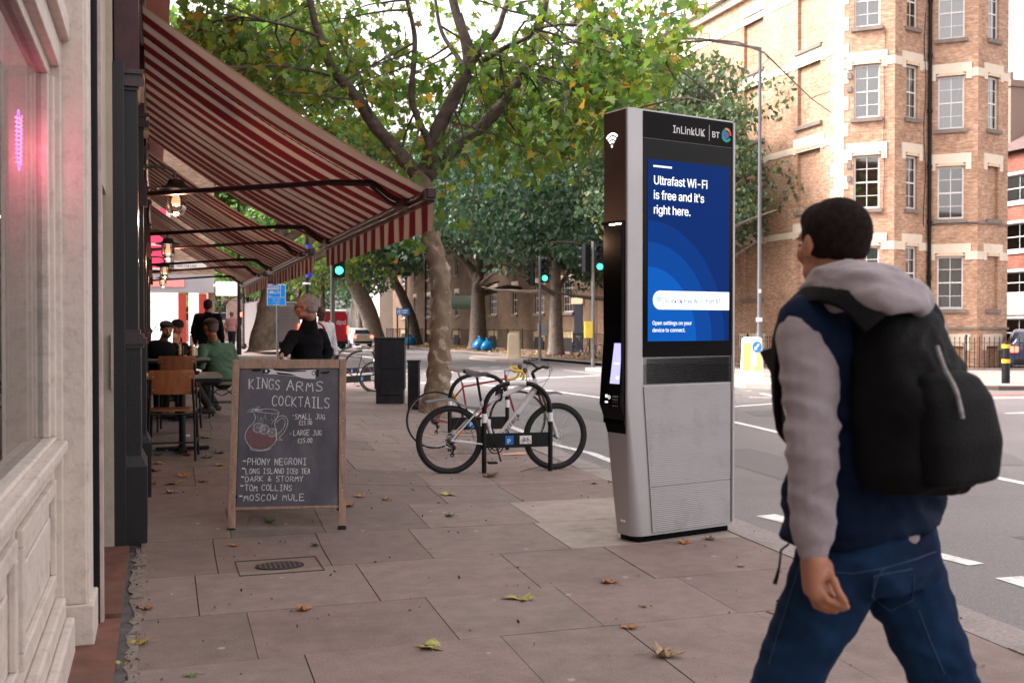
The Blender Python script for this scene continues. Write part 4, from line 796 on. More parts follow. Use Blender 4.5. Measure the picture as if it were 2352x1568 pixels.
for c in sp.children: c.matrix_parent_inverse = Matrix.Translation(-Vector(sp.location))
mb = MB(); mb.bb(-30, -.5, 27.3, 39.9, .0, .02); struct(mb.build('side_street', M_asph))
mb = MB(); mb.quad((-40, 8, 0), (-.4, 27, 0), (-.4, 27.2, 0), (-40, 27.2, 0))
simple_block('side_street_house', 'plain brick house glimpsed down the side street', -20, -9.2, 46, 60, 12, M_buff, [(2, 3.4, 3, 4.8)], 'S')
# ---------------------------------------------------------------- trees
def leafmat(name, trans=.45, rough=.5):
    m = bpy.data.materials.new(name); m.use_nodes = True; n = m.node_tree; b = n.nodes['Principled BSDF']; b.inputs['Roughness'].default_value = rough; b.inputs['Specular IOR Level'].default_value = .35
    a = n.nodes.new('ShaderNodeVertexColor'); a.layer_name = 'Col'; n.links.new(a.outputs[0], b.inputs['Base Color'])
    g = n.nodes.new('ShaderNodeMix'); g.data_type = 'RGBA'; g.blend_type = 'MULTIPLY'; g.inputs[0].default_value = 1; g.inputs[7].default_value = (1.1, 1.25, .6, 1); n.links.new(a.outputs[0], g.inputs[6])
    t = n.nodes.new('ShaderNodeBsdfTranslucent'); n.links.new(g.outputs[2], t.inputs[0]); ms = n.nodes.new('ShaderNodeMixShader'); ms.inputs[0].default_value = trans
    o = n.nodes['Material Output']; n.links.new(b.outputs[0], ms.inputs[1]); n.links.new(t.outputs[0], ms.inputs[2]); n.links.new(ms.outputs[0], o.inputs[0]); return m
M_leaf = leafmat('plane_leaf', .58); M_leafd = leafmat('lime_leaf', .3, .45)
M_bark = mat('plane_bark', (.30, .235, .17), .85, col2=(.14, .095, .07), vs=5, bump=.8, bs=14, stretch=(1.6, 1.6, .8), detail=9, dirt=.35, dcol=(.2, .17, .08), ds=2.5)
def add_flakes(m, c1, c2):
    n = m.node_tree; b = n.nodes['Principled BSDF']; src = b.inputs['Base Color'].links[0].from_socket; co = n.nodes.new('ShaderNodeTexCoord').outputs['Object']
    nz = n.nodes.new('ShaderNodeTexNoise'); nz.inputs['Scale'].default_value = 3; nz.inputs['Detail'].default_value = 5; n.links.new(co, nz.inputs['Vector'])
    ad = n.nodes.new('ShaderNodeMix'); ad.data_type = 'RGBA'; ad.inputs[0].default_value = .22; n.links.new(co, ad.inputs[6]); n.links.new(nz.outputs['Color'], ad.inputs[7])
    for sc, col, lo, hi in ((4, c1, .42, .44), (7, c2, .55, .57)):
        v = n.nodes.new('ShaderNodeTexNoise'); v.inputs['Scale'].default_value = sc; v.inputs['Detail'].default_value = 4; v.inputs['Roughness'].default_value = .45; v.inputs['Distortion'].default_value = .6; n.links.new(ad.outputs[2], v.inputs['Vector'])
        r = n.nodes.new('ShaderNodeMapRange'); r.inputs[1].default_value = lo+.06; r.inputs[2].default_value = hi+.07; n.links.new(v.outputs[0], r.inputs[0]); mx = n.nodes.new('ShaderNodeMix'); mx.data_type = 'RGBA'; n.links.new(r.outputs[0], mx.inputs[0]); n.links.new(src, mx.inputs[6]); mx.inputs[7].default_value = (*col, 1); src = mx.outputs[2]
    n.links.new(src, b.inputs['Base Color'])
add_flakes(M_bark, (.19, .135, .09), (.36, .30, .22))
M_barkd = mat('dark_bark', (.10, .08, .065), .9, var=.4, vs=6, bump=.8, bs=15)
M_barkg = mat('limb_bark', (.085, .066, .053), .85, var=.5, vs=7, bump=.7, bs=22)
LOBE = np.array([(0, 0), (.10, -.06), (.42, -.10), (.30, .12), (.52, .36), (.24, .38), (.20, .55), (0, .95), (-.20, .55), (-.24, .38), (-.52, .36), (-.30, .12), (-.42, -.10), (-.10, -.06)])
DIAM = np.array([(0, 0), (.3, .35), (.22, .7), (0, 1.), (-.22, .7), (-.3, .35)])
def leaf_mesh(name, pts, size, cols, m, parent, shape=LOBE, seed=0, droop=.6, fold=.25):
    """one leaf-shaped face fan per point, slightly folded"""
    rs = np.random.default_rng(seed); N = len(pts); K = len(shape); pts = np.asarray(pts)
    ax = rs.normal(size=(N, 3)); ax[:, 2] -= droop; ax /= np.linalg.norm(ax, axis=1)[:, None]          # leaf direction (hangs)
    up = rs.normal(size=(N, 3)); up[:, 2] += .5; sd = np.cross(ax, up); sd /= np.linalg.norm(sd, axis=1)[:, None]; nr = np.cross(sd, ax)
    sz = size*rs.uniform(.6, 1.25, N)
    s = shape*np.array([1, 1]); V = (pts[:, None, :] + (sd[:, None, :]*s[None, :, 0:1] + ax[:, None, :]*s[None, :, 1:2])*sz[:, None, None]
         + nr[:, None, :]*(fold*np.abs(s[None, :, 0:1])*rs.uniform(-.3, 1, (N, 1, 1)) - .25*rs.uniform(0, 1, (N, 1, 1))*s[None, :, 1:2]**2)*sz[:, None, None])
    # two halves so the fold reads
    h = K//2+1 if K > 6 else 4
    me = bpy.data.meshes.new(name); me.vertices.add(N*K); me.vertices.foreach_set('co', V.reshape(-1))
    A = list(range(0, h)); B = [0]+list(range(h-1, K)); f1 = len(A); f2 = len(B)
    idx = np.concatenate([np.array(A), np.array(B)]); li = (np.arange(N)[:, None]*K+idx[None, :]).reshape(-1)
    me.loops.add(len(li)); me.loops.foreach_set('vertex_index', li.astype(np.int32))
    st = (np.arange(N)[:, None]*(f1+f2)+np.array([0, f1])[None, :]).reshape(-1); me.polygons.add(2*N); me.polygons.foreach_set('loop_start', st.astype(np.int32))
    me.update(calc_edges=True)
    ca = me.color_attributes.new('Col', 'FLOAT_COLOR', 'CORNER'); c = np.ones((N, f1+f2, 4)); c[:, :, :3] = np.asarray(cols)[:, None, :]; ca.data.foreach_set('color', c.reshape(-1))
    me.materials.append(m); o = bpy.data.objects.new(name, me); COL.objects.link(o)
    if parent: loc(o, parent)
    return o
def smooth_path(pts, k=5):
    P = [Vector(p) for p in pts]; out_ = []
    for i in range(len(P)-1):
        a = P[max(i-1, 0)]; b = P[i]; c = P[i+1]; d = P[min(i+2, len(P)-1)]
        for j in range(k):
            t = j/k; out_.append(.5*((2*b)+(c-a)*t+(2*a-5*b+4*c-d)*t*t+(3*b-3*c+d-a)*t**3))
    out_.append(P[-1]); return out_
def limb(mb, pts, r0, r1, rr, n=9, wob=.0, lump=.06):
    P = smooth_path(pts, 4); K = len(P); rad = [LERP(r0, r1, i/(K-1))*(1+rr.uniform(-lump, lump)) for i in range(K)]
    mb.tube(P, rad, n); return P
def twigs(mb, P, rr, count, L, r, depth=1, tips=None, gravity=-.1, start=.15):
    for _ in range(count):
        i = int(rr.uniform(start, 1)*(len(P)-1)); p = P[i]; d = Vector((rr.gauss(0, 1), rr.gauss(0, 1), rr.gauss(.25, .7))).normalized(); l = L*rr.uniform(.5, 1.15); q = [p]
        for k in range(5): d = (d+Vector((rr.gauss(0, .25), rr.gauss(0, .25), rr.gauss(gravity, .2)))).normalized(); q.append(q[-1]+d*l/5)
        mb.tube(q, [r*(1-.8*k/5) for k in range(6)], 5, False)
        if tips is not None: tips.extend(q[1:])
        if depth: twigs(mb, q, rr, 4, L*.55, r*.5, depth-1, tips, gravity)
# --- the foreground plane tree, limbs after the photograph
rr = random.Random(5); D0 = 18.3
tr = thing('plane_tree', 'large london plane with mottled trunk and yellowing leaves at the kerb behind the parked bicycles', 'tree', G(1000, 945))
mb = MB(); pl = lambda L: [PD(x, y, D0+d) for x, y, d in L]
T = [(1000, 956, 0), (1003, 925, 0), (1008, 860, 0), (1011, 770, 0), (1014, 690, 0), (1010, 640, 0), (1003, 600, 0), (990, 548, 0), (978, 500, 0), (970, 455, 0), (968, 420, 0), (970, 395, 0)]
P = [PD(x, y, D0+d) for x, y, d in T]; rad = [.33, .265, .205, .188, .17, .168, .165, .16, .16, .165, .18, .16]
PP = smooth_path(P, 4); rd = []
for i in range(len(PP)): t = i/4; k = min(int(t), len(rad)-2); rd.append(LERP(rad[k], rad[k+1], t-k)*(1+rr.uniform(-.03, .03)))
mb.tube(PP, rd, 18); 
for i in range(14):   # burrs
    k = rr.randrange(4, len(PP)-4); a = rr.uniform(0, 6.28); c = PP[k]+Vector((math.cos(a), math.sin(a), 0))*rd[k]*.8; mb.ell(c, .07*rr.uniform(.6, 1.4), .07, .1*rr.uniform(.7, 1.6), n=8, m=6)
trunk = loc(mb.build('trunk', M_bark, None, smooth=True, angle=180), tr)
md = trunk.modifiers.new('r', 'REMESH'); md.mode = 'VOXEL'; md.voxel_size = .03; evalmesh(trunk); co = np.empty(len(trunk.data.vertices)*3); trunk.data.vertices.foreach_get('co', co); co = co.reshape(-1, 3)
co += .012*np.sin(co[:, [2, 0, 1]]*23+np.sin(co[:, [1, 2, 0]]*11)*2); trunk.data.vertices.foreach_set('co', co.reshape(-1)); trunk.data.polygons.foreach_set('use_smooth', [True]*len(trunk.data.polygons))
LIMBS = [([(968, 410, 0), (935, 375, .1), (905, 338, .2), (862, 290, .3), (830, 240, .4), (795, 195, .5), (768, 165, .6), (745, 110, .7), (722, 45, .8), (705, -30, .9), (670, -160, 1)], .14, .05),
 ([(972, 405, 0), (990, 360, 0), (1005, 300, -.1), (1030, 250, -.2), (1058, 195, -.3), (1075, 150, -.3), (1068, 90, -.3), (1045, 20, -.2), (1030, -80, -.1), (1050, -260, 0)], .16, .05),
 ([(978, 408, 0), (1030, 355, .2), (1092, 305, .4), (1140, 255, .5), (1178, 205, .6), (1212, 140, .7), (1235, 75, .8), (1256, -5, .9), (1290, -120, 1), (1330, -300, 1.2)], .13, .05),
 ([(985, 385, -.1), (985, 330, -.2), (965, 285, -.3), (945, 225, -.4), (950, 150, -.4), (952, 80, -.4), (935, 0, -.5), (915, -120, -.6)], .07, .03),
 ([(1075, 160, -.3), (1100, 120, -.4), (1140, 75, -.5), (1160, 20, -.5), (1200, -100, -.6)], .08, .03),
 ([(1072, 165, -.3), (1050, 130, 0), (1015, 75, .2), (1000, 0, .3), (985, -140, .3)], .05, .02),
 ([(1110, 140, -.4), (1160, 110, -.6), (1220, 80, -.8), (1240, 30, -1.)], .05, .02),
 ([(1180, 210, .6), (1120, 170, .2), (1080, 90, 0), (1060, 30, -.2)], .03, .012),
 ([(1200, 165, .6), (1290, 190, -.2), (1380, 240, -.8), (1450, 270, -1.4)], .03, .008), ([(1235, 60, .8), (1350, 60, .2), (1480, 90, -.8), (1580, 100, -1.5)], .035, .008),
 ([(1225, 110, .7), (1300, 100, .5), (1400, 160, 0), (1500, 190, -.6)], .02, .006),
 ([(780, 180, .5), (700, 160, .2), (620, 150, -.2), (560, 160, -.6)], .03, .008), ([(735, 85, .7), (660, 60, .4), (560, 40, .1), (480, 30, -.3)], .03, .008), ([(905, 340, .2), (880, 380, -.3), (840, 400, -.8)], .015, .005)]
tips = []; mb = MB(); allp = []
for pts, r0, r1 in LIMBS: Pm = limb(mb, pl(pts), r0, r1, rr, 10); allp.append(Pm)
loc(mb.build('limb', M_barkg, None, smooth=True, angle=180), tr)
mb = MB(); big = [q for Pm in allp for q in Pm]
# side branches fan out to fill the crown
cen = PD(1060, -160, D0-.6)
for k in range(70):
    Pm = allp[rr.choice([0, 1, 2, 3, 4, 5, 6, 8, 9, 10, 11, 12])]; p = Pm[int(rr.uniform(.25, 1)*(len(Pm)-1))]; d = (p-cen); d.z *= .15; d = (d.normalized()*.8+Vector((rr.gauss(0, .7), rr.gauss(0, .9), rr.gauss(0, .35)))).normalized(); l = rr.uniform(1.2, 3.2); q = [p]
    for j in range(6): d = (d+Vector((rr.gauss(0, .2), rr.gauss(0, .2), rr.gauss(-.07, .13)))).normalized(); q.append(q[-1]+d*l/6)
    mb.tube(q, [.022*(1-.75*j/6) for j in range(7)], 5, False); tips += q[2:]; twigs(mb, q, rr, 5, 1.1, .007, 0, tips, -.15)
loc(mb.build('twig', M_barkd, None), tr)
rs = np.random.default_rng(8); tp = np.array([tuple(t) for t in tips]); N = 12500
pts = tp[rs.integers(0, len(tp), N)]+rs.normal(size=(N, 3))*np.array([.34, .34, .26])
# crown filler inside an uneven dome
M0 = 6200; u = rs.normal(size=(M0, 3)); u /= np.linalg.norm(u, axis=1)[:, None]; rad_ = rs.uniform(.35, 1, (M0, 1))**.45; cc_ = np.array(PD(1050, -110, D0+.6)); fill = cc_+u*rad_*np.array([5.1, 5.2, 3.7]); 
ph = np.sin(fill*1.7).sum(1)+np.sin(fill[:, [1, 2, 0]]*3.1+1).sum(1)*.6; fill = fill[ph > -.25]
pts = np.concatenate([pts, fill])
# keep clear of pub roofline and lower sight lines
dd = (pts-np.array(CP)); dep = dd@np.array(FW); lat = dd@np.array(RT); vx = 1176+FPX*lat/dep; vy = 750-FPX*dd[:, 2]/dep
low = np.interp(vx, [400, 560, 700, 850, 950, 1000, 1100, 1250, 1400, 1500, 1550, 1600, 1640], [60, 150, 260, 390, 430, 450, 400, 390, 330, 260, 180, 90, 10])
zmin = 1.45+(750-low)*18/FPX; keep = (pts[:, 2] > zmin+rs.normal(size=len(pts))*.15) & (pts[:, 0] > .45) & (vx < 1618+rs.normal(size=len(pts))*15)
pts = pts[keep]; dd = (pts-np.array(CP)); dep = dd@np.array(FW); lat = dd@np.array(RT); vx = 1176+FPX*lat/dep; vy = 750-FPX*dd[:, 2]/dep
front = (dep < D0+.5) & (vx > 680) & (vx < 1330); thin = np.where(vy > 330, .35, .14); pts = pts[~front | (rs.uniform(size=len(pts)) < thin)]
holes = (np.sin(pts[:, 0]*2.1+.5)+np.sin(pts[:, 1]*1.3)+np.sin(pts[:, 2]*2.3+1)) < -.9; pts = pts[~(holes & (pts[:, 2] > 5.2))]
ex = np.array([PD(x+rr.gauss(0, 12), y+rr.gauss(0, 14), D0-.45+rr.uniform(-.2, .2)) for x, y in [(975, 480), (1000, 470), (1015, 500), (990, 520), (950, 545), (965, 560), (940, 560), (920, 590), (1030, 470), (1040, 510), (955, 470), (930, 545)] for _ in range(3)])
pts = np.concatenate([pts, ex]); N = len(pts)
def pick(pal, wts, N, rs, var=.18):
    i = rs.choice(len(pal), N, p=np.array(wts)/sum(wts)); return np.clip(np.array(pal)[i]*1.12*rs.uniform(1-var, 1+var, (N, 1)), 0, 1)
yel = np.clip((4.2-(pts[:, 0]))*.10, 0, .5)
cols = pick([(.10, .18, .045), (.14, .21, .05), (.07, .14, .05), (.20, .23, .05), (.34, .27, .05), (.42, .21, .05), (.2, .1, .04), (.22, .27, .18)], [24, 26, 12, 16, 4, 1.8, 1, 4], N, rs)
ww = rs.uniform(size=N) < yel*.6; cols[ww] = pick([(.24, .22, .05), (.33, .22, .05), (.19, .2, .05)], [3, 2, 4], ww.sum(), rs)
leaf_mesh('crown', pts, .178, cols, M_leaf, tr, seed=2); print('plane leaves', N)
# --- generic street tree
def street_tree(name, label, base, h0, h1, rc, r0, n, size, pal, wts, seed, group=None, lean=(0, 0), bark=None, shape=DIAM, flat=1., mat_=None, hang=.9, clumps=46, skew=(0, 0), trunkpts=None):
    rr = random.Random(seed); rs = np.random.default_rng(seed); b = Vector(base); t = thing(name, label, 'tree', b, group=group); mb = MB()
    top = b+Vector((lean[0], lean[1], h0)); cz = (h0*.75+h1)/2; cc = b+Vector((lean[0]+skew[0], lean[1]+skew[1], cz))
    P = trunkpts or [b+Vector((0, 0, -.1)), b+Vector((lean[0]*.15, lean[1]*.15, h0*.3)), b+Vector((lean[0]*.55, lean[1]*.55, h0*.65)), top, top+Vector((lean[0]*.2, 0, (h1-h0)*.45))]
    P = smooth_path(P, 4); K = len(P); mb.tube(P, [r0*(1.35 if i == 0 else 1.12 if i == 1 else 1)*(1-.6*i/K) for i in range(K)], 12)
    cl = []
    for k in range(9):
        a = 2*math.pi*k/9+rr.uniform(-.3, .3); d = Vector((math.cos(a), math.sin(a), rr.uniform(.3, 1.1))).normalized(); p = P[int(len(P)*rr.uniform(.55, .9))]; L = rc*rr.uniform(.6, .95); q = [p]
        for j in range(5): d = (d+Vector((rr.gauss(0, .15), rr.gauss(0, .15), rr.gauss(-.05, .1)))).normalized(); q.append(q[-1]+d*L/5)
        mb.tube(q, [r0*.35*(1-.8*j/5) for j in range(6)], 6, False)
    loc(mb.build('trunk', bark or M_barkd, None, smooth=True, angle=180), t)
    C = []
    for k in range(clumps):
        u = np.array([rr.gauss(0, 1), rr.gauss(0, 1), rr.gauss(0, 1)]); u /= np.linalg.norm(u); f = rr.uniform(.45, 1.0); C.append(np.array(cc)+u*f*np.array([rc, rc, (h1-h0)/2*flat]))
    C = np.array(C); sz = rs.uniform(.55, 1.35, clumps)*rc*.30; i = rs.integers(0, clumps, n); u = rs.normal(size=(n, 3)); u /= np.linalg.norm(u, axis=1)[:, None]
    pts = C[i]+u*(rs.uniform(.2, 1, (n, 1))**.4)*sz[i][:, None]*np.array([1.25, 1.25, .7]); pts = pts[pts[:, 2] > b.z+h0*.7]; n = len(pts)
    cols = pick(pal, wts, n, rs); leaf_mesh('crown', pts, size, cols, mat_ or M_leafd, t, shape=shape, seed=seed, droop=hang); return t
DK = [(.05, .105, .07), (.075, .14, .09), (.035, .07, .055), (.13, .18, .13), (.2, .2, .1)]; WK = [30, 28, 18, 8, 1]
GRP = 'street trees on the far pavement'
def onX(vx, X): return G(vx, 800).__class__((X, PX(vx, 800, X).y, ZR+.1))
street_tree('street_tree', 'dark green tree with a pale straight trunk right of the first traffic light pole', onX(1277, 19.6), 4.3, 15, 6.4, .42, 24000, .3, DK, WK, 21, GRP, bark=mat('grey_bark', (.2, .165, .14), .9, var=.3, vs=4, bump=.6), clumps=60)
street_tree('street_tree', 'dark tree with a thick dark trunk beside the two blue rubbish bags', onX(1098, 19.6), 4.8, 17, 6.8, .62, 24000, .34, DK, WK, 22, GRP, clumps=60)
street_tree('street_tree', 'slender curved dark tree by the single blue rubbish bag', onX(956, 19.4), 6., 17, 6.4, .5, 16000, .38, DK, WK, 23, GRP, lean=(-2.4, -1.5))
street_tree('street_tree', 'old leaning tree on the far pavement above the silver car', onX(862, 18.8), 9.5, 20, 7, .9, 11000, .42, [(.06, .11, .045), (.045, .09, .045), (.1, .14, .05), (.2, .2, .06)], [3, 3, 2, .6], 24, GRP, lean=(-5.5, -6), bark=mat('grey_bark', (0, 0, 0)))
street_tree('street_tree', 'loose pale green tree growing against the blind side wall of the corner block', onX(1620, 18.9), 3.2, 12.2, 3.9, .3, 20000, .22, [(.06, .105, .055), (.10, .15, .08), (.045, .08, .05), (.2, .2, .09)], [3, 3, 2, 1], 25, GRP, clumps=60, skew=(-.3, 2), flat=1.0)
street_tree('street_tree', 'dense dark tree between the second traffic light and the tall display pillar', onX(1440, 19.4), 3.6, 14, 5.2, .35, 22000, .27, DK, WK, 26, GRP, clumps=60)
# left hand pavement, further along
b3 = G(603, 800, .38); b3 = PD(603, 800, 46); b3.z = .41
tk = [PD(604, 806, 46), PD(603, 780, 46), PD(611, 745, 46), PD(618, 700, 46), PD(628, 640, 46), PD(640, 560, 46), PD(652, 500, 46)]
GB = 'trees on the pub side pavement'
street_tree('plane_tree', 'stout knobbly plane trunk behind the bus lane sign', (b3.x, b3.y, b3.z), 7.0, 17, 6.5, .62, 11000, .34, [(.085, .15, .045), (.13, .17, .05), (.05, .1, .05), (.25, .2, .06)], [3, 3, 2, 1], 31, GB, bark=mat('brown_bark', (.2, .15, .11), .9, var=.45, vs=3, bump=1., bs=8), shape=LOBE, mat_=M_leaf, trunkpts=tk)
street_tree('young_tree', 'young slim pale green tree behind the dark lamp post near the corner shop', (*PD(560, 790, 60).to_2d(), .4), 3.4, 9.5, 3.6, .13, 6000, .3, [(.12, .22, .09), (.17, .26, .1), (.09, .16, .08)], [3, 2, 2], 32, GB, mat_=M_leaf)
street_tree('bushy_tree', 'low bright green tree filling the gap between the shop sign and the far road', (*PD(505, 790, 85).to_2d(), .4), 2.6, 9, 4.6, .2, 6500, .34, [(.14, .23, .1), (.19, .27, .12), (.09, .17, .08)], [3, 2, 2], 33, GB, mat_=M_leaf)
street_tree('roadside_tree', 'yellow green tree behind the blue banner post', (*PD(740, 790, 75).to_2d(), 0), 4.5, 14, 5.6, .3, 10000, .34, [(.15, .2, .05), (.1, .16, .05), (.25, .22, .05), (.07, .12, .05)], [3, 3, 1, 2], 34, None, mat_=M_leaf)
street_tree('roadside_tree', 'dark tree with a slim trunk beside the red delivery van', (*PD(850-20, 786, 98).to_2d(), 0), 5.0, 15, 5.8, .4, 9000, .4, DK, WK, 35, None)
street_tree('roadside_tree', 'grey green hazy tree at the far end of the street', (*PD(690, 786, 130).to_2d(), 0), 3, 15, 8, .4, 7000, .5, [(.12, .19, .1), (.1, .15, .09)], [1, 1], 36, None)
# ---------------------------------------------------------------- street furniture
M_pole = mat('grey_pole', (.16, .155, .16), .5, metal=.4, var=.15, vs=6); M_pblack = mat('black_plastic', (.012, .012, .013), .5, spec=.2); M_blk = mat('black_enamel', (.010, .011, .013), .45, spec=.2, var=.5, vs=8, bump=.05)
M_yel = mat('yellow_plate', (.72, .52, .06), .5, dirt=.2); M_blue = mat('sign_blue', (.01, .16, .52), .4); M_signw = mat('sign_face_white', (.8, .8, .8), .5)
M_green_l = mat('green_lens', (.0, .4, .25), emit=(.02, .8, .3), es=3.5); M_off = mat('dark_lens', (.02, .02, .022), .2)
def railing(name, label, p0, p1, h=1.25, gap=.13, z=ZR+.1, label_g=None, gates=()):
    p0, p1 = Vector((*p0, z)), Vector((*p1, z)); L = (p1-p0).length; d = (p1-p0)/L; t = thing(name, label, 'railings', p0); n = int(L/gap); mb = MB()
    for i in range(n):
        p = d*(i*gap); r = .011
        mb.cyl(p, p+Vector((0, 0, h)), r, n=4); mb.lathe([(.011, h-.02), (.024, h+.02), (.0, h+.09)], p, 4)
        if i % 14 == 0: mb.cyl(p+d*.05, p+d*.05+Vector((0, 0, h+.06)), .03, n=6); mb.ell(p+d*.05+Vector((0, 0, h+.1)), .045, .045, .05, n=6, m=4)
    mb.build('bars', M_blk, t); mb = MB()
    for zz in (.12, h-.12): mb.bar(Vector((0, 0, zz)), d*L+Vector((0, 0, zz)), .035, .014)
    mb.build('rail', M_blk, t); q = Vector((-d.y, d.x, 0)); mb = MB(); mb.bar(d*0+Vector((0, 0, .03)), d*L+Vector((0, 0, .03)), .25, .1); mb.build('kerb_base', M_sill, t); return t
railing('railings', 'black spear topped railings in front of the brown mansion block', (21.5, 104), (21.5, 54.4), 1.2, .21)
railing('railings', 'black railings along the yellow brick side wall of the corner block', (21.3, 53.8), (21.3, 31.2), 1.05, .16)
railing('railings', 'black railings round the angled bays at the right of the backpack', (21.5, 31.0), (27.6, 28.4), 1.05, .16)
# lamp post with long arm
lp = thing('street_lamp', 'tall thin street lamp with a long arm in front of the corner mansion block', 'street lamp', G(1744, 840)); lp.location = (18.4, PX(1744, 700, 18.4).y, ZR+.1); H = PX(1744, 112, 18.4).z-lp.location.z
mb = MB(); mb.lathe([(.11, 0), (.11, 1.2), (.085, 1.25), (.085, 1.3), (.07, 1.35), (.055, 5), (.05, H)], n=12); mb.build('column', mat('lamp_grey', (.13, .13, .14), .5, metal=.3), lp, smooth=True)
mb = MB(); mb.lathe([(.10, 1.62), (.10, 1.75)], n=12); mb.build('band', M_signw, lp); mb = MB(); mb.box((-.02, -.075, 2.6), (.08, .02, .12)); mb.build('number_plate', M_signw, lp)
av = (PD(1610, 74, 34)-PX(1744, 112, 18.4)); aw = Vector((-2.15, .55, .28)); mb = MB(); mb.tube([(0, 0, H-.03), (0, 0, H), aw+Vector((0, 0, H))], [.05, .045, .03], 8); mb.build('arm', M_pole, lp)
hd = aw.normalized(); mb = MB(); e = aw+Vector((0, 0, H)); mb.loft([[e+hd*t+Vector((-hd.y, hd.x, 0))*w_*math.cos(a)+Vector((0, 0, 1))*hh*math.sin(a) for a in [k*math.pi/6 for k in range(12)]] for t, w_, hh in ((-.1, .04, .04), (0, .09, .06), (.25, .13, .085), (.5, .12, .075), (.62, .05, .03))]); mb.build('lamp_head', mat('lamp_head_grey', (.5, .5, .5), .4), lp, smooth=True)
mb = MB(); mb.ell(e+hd*.25+Vector((0, 0, -.05)), .2, .09, .05, n=10, m=6, M=Matrix.Rotation(math.atan2(hd.y, hd.x), 3, 'Z')); mb.build('lens', mat('lamp_lens', (.6, .6, .55), .2), lp, smooth=True)
# traffic signals
def signal_head(par, x, z, face_dir, on=True, s=1.):
    """three lamp head, lamps looking along face_dir (angle about z)"""
    M_ = Matrix.Rotation(face_dir, 4, 'Z'); M_.translation = Vector(x); mb = MB(); mb.box((0, -.0, z), (.30*s, .16*s, 1.0*s)); mb.box((0, -.085*s, z), (.32*s, .01, 1.02*s)); mb.xf(M_); h = mb.build('signal_head', M_blk, par, bevel=.012)
    for i in range(3):
        zz = z+(.31-.31*i)*s; mb = MB(); mb.lathe([(0, 0), (.10*s, 0), (.105*s, .01), (.0, .03)], (0, -.09*s, zz), 18, axis=(0, -1, 0)); mb.xf(M_); mb.build('lens', M_green_l if (i == 2 and on) else M_off, h, smooth=True)
        mb = MB(); rings = []
        for t, yy in ((0, -.09), (1, -.30)):
            rings.append([Vector((.118*s*math.cos(a), yy*s+(.10*s if t and math.sin(a) < 0 else 0), zz+.118*s*math.sin(a))) for a in [k*math.pi/10-.35 for k in range(14+4)]])
        n_ = len(rings[0]); mb.add(rings[0]+rings[1], [(k, k+1, n_+k+1, n_+k) for k in range(n_-1)]); mb.xf(M_); v = mb.build('visor', M_blk, h, smooth=True); v.modifiers.new('s', 'SOLIDIFY').thickness = .006
    return h
GS = 'traffic lights'
def to_cam(p): return math.atan2(-p[0], p[1])+0.0    # rotation that turns local -Y to the camera
def tl(vx, X, top, label, heads, base=None, r=.057):
    p = PX(vx, 800, X); z0 = ZR+.1; t = thing('traffic_light', label, 'traffic light', (X, p.y, z0), group=GS); Hh = PX(vx, top, X).z-z0; mb = MB(); mb.cyl((0, 0, 0), (0, 0, Hh), r, n=12); mb.lathe([(r+.015, 0), (r+.015, .25), (r, .28)], n=12); mb.build('pole', M_pole, t, smooth=True); return t, Hh
t1, h1 = tl(1240, 15.3, 588, 'traffic light with green lit, its pole standing behind the cream bollard', 0); a1 = to_cam(t1.location)
signal_head(t1, (.19, -.12, 0), h1-.62, a1-.1); signal_head(t1, (-.30, .08, 0), h1-.75, a1-1.75, False)
mb = MB(); mb.box((.14, -.12, 1.35), (.24, .16, .5)); mb.box((-.09, -.08, 1.35), (.05, .14, .52)); mb.box((.14, -.21, 1.42), (.18, .02, .2)); mb.build('push_button_box', mat('grey_box', (.22, .22, .23), .5), t1, bevel=.01)
t2, h2 = tl(1362, 15.1, 554, 'traffic light half hidden behind the left edge of the display pillar', 0, r=.062); a2 = to_cam(t2.location)
signal_head(t2, (.24, -.12, 0), h2-.62, a2-.15); signal_head(t2, (-.24, .08, 0), h2-.62, a2-2.2, False)
mb = MB(); mb.box((-.2, -.05, 1.35), (.30, .1, .6)); mb.build('push_button_box', M_yel, t2, bevel=.01)
pz = PD(764, 700, 30); t3 = thing('traffic_light', 'green traffic light on a dark pole behind the white haired man', 'traffic light', (pz.x, pz.y, .0), group=GS); a3 = to_cam(pz)
mb = MB(); mb.cyl((0, 0, 0), (0, 0, 3.3), .062, n=12); mb.lathe([(.08, 0), (.08, .3), (.06, .33)], n=12); mb.build('pole', mat('dark_pole', (.04, .05, .045), .5), t3, smooth=True); signal_head(t3, (.17, -.1, 0), 3.32, a3)
mb = MB(); mb.box((-.24, -.04, 1.22), (.26, .2, .40)); mb.build('push_button_box', M_yel, t3, bevel=.01)
# bollards
def keep_left(p, label, face, arrow=True):
    t = thing('keep_left_bollard', label, 'bollard', p, rz=face); rings = []
    for z, w_, d_ in ((0, .36, .2), (.1, .36, .2), (.16, .32, .17), (.2, .315, .165), (1.08, .275, .13), (1.13, .265, .12), (1.155, .22, .09), (1.16, .1, .03)):
        rings.append([Vector((w_*math.copysign(abs(math.cos(a))**.35, math.cos(a)), d_*math.copysign(abs(math.sin(a))**.6, math.sin(a)), z)) for a in [2*math.pi*(k+.5)/28 for k in range(28)]])
    mb = MB(); mb.loft(rings); mb.build('body', mat('bollard_white', (.78, .75, .71), .5, var=.04), t, smooth=True, angle=50); return t, rings
kb, _ = keep_left(G(1727, 870, ZR+.11), 'white and yellow keep left bollard with a round blue arrow sign on the traffic island', to_cam(G(1727, 870))+.05)
Y_ = lambda z: -(LERP(.165, .13, (z-.2)/.88)*1.0+.004)
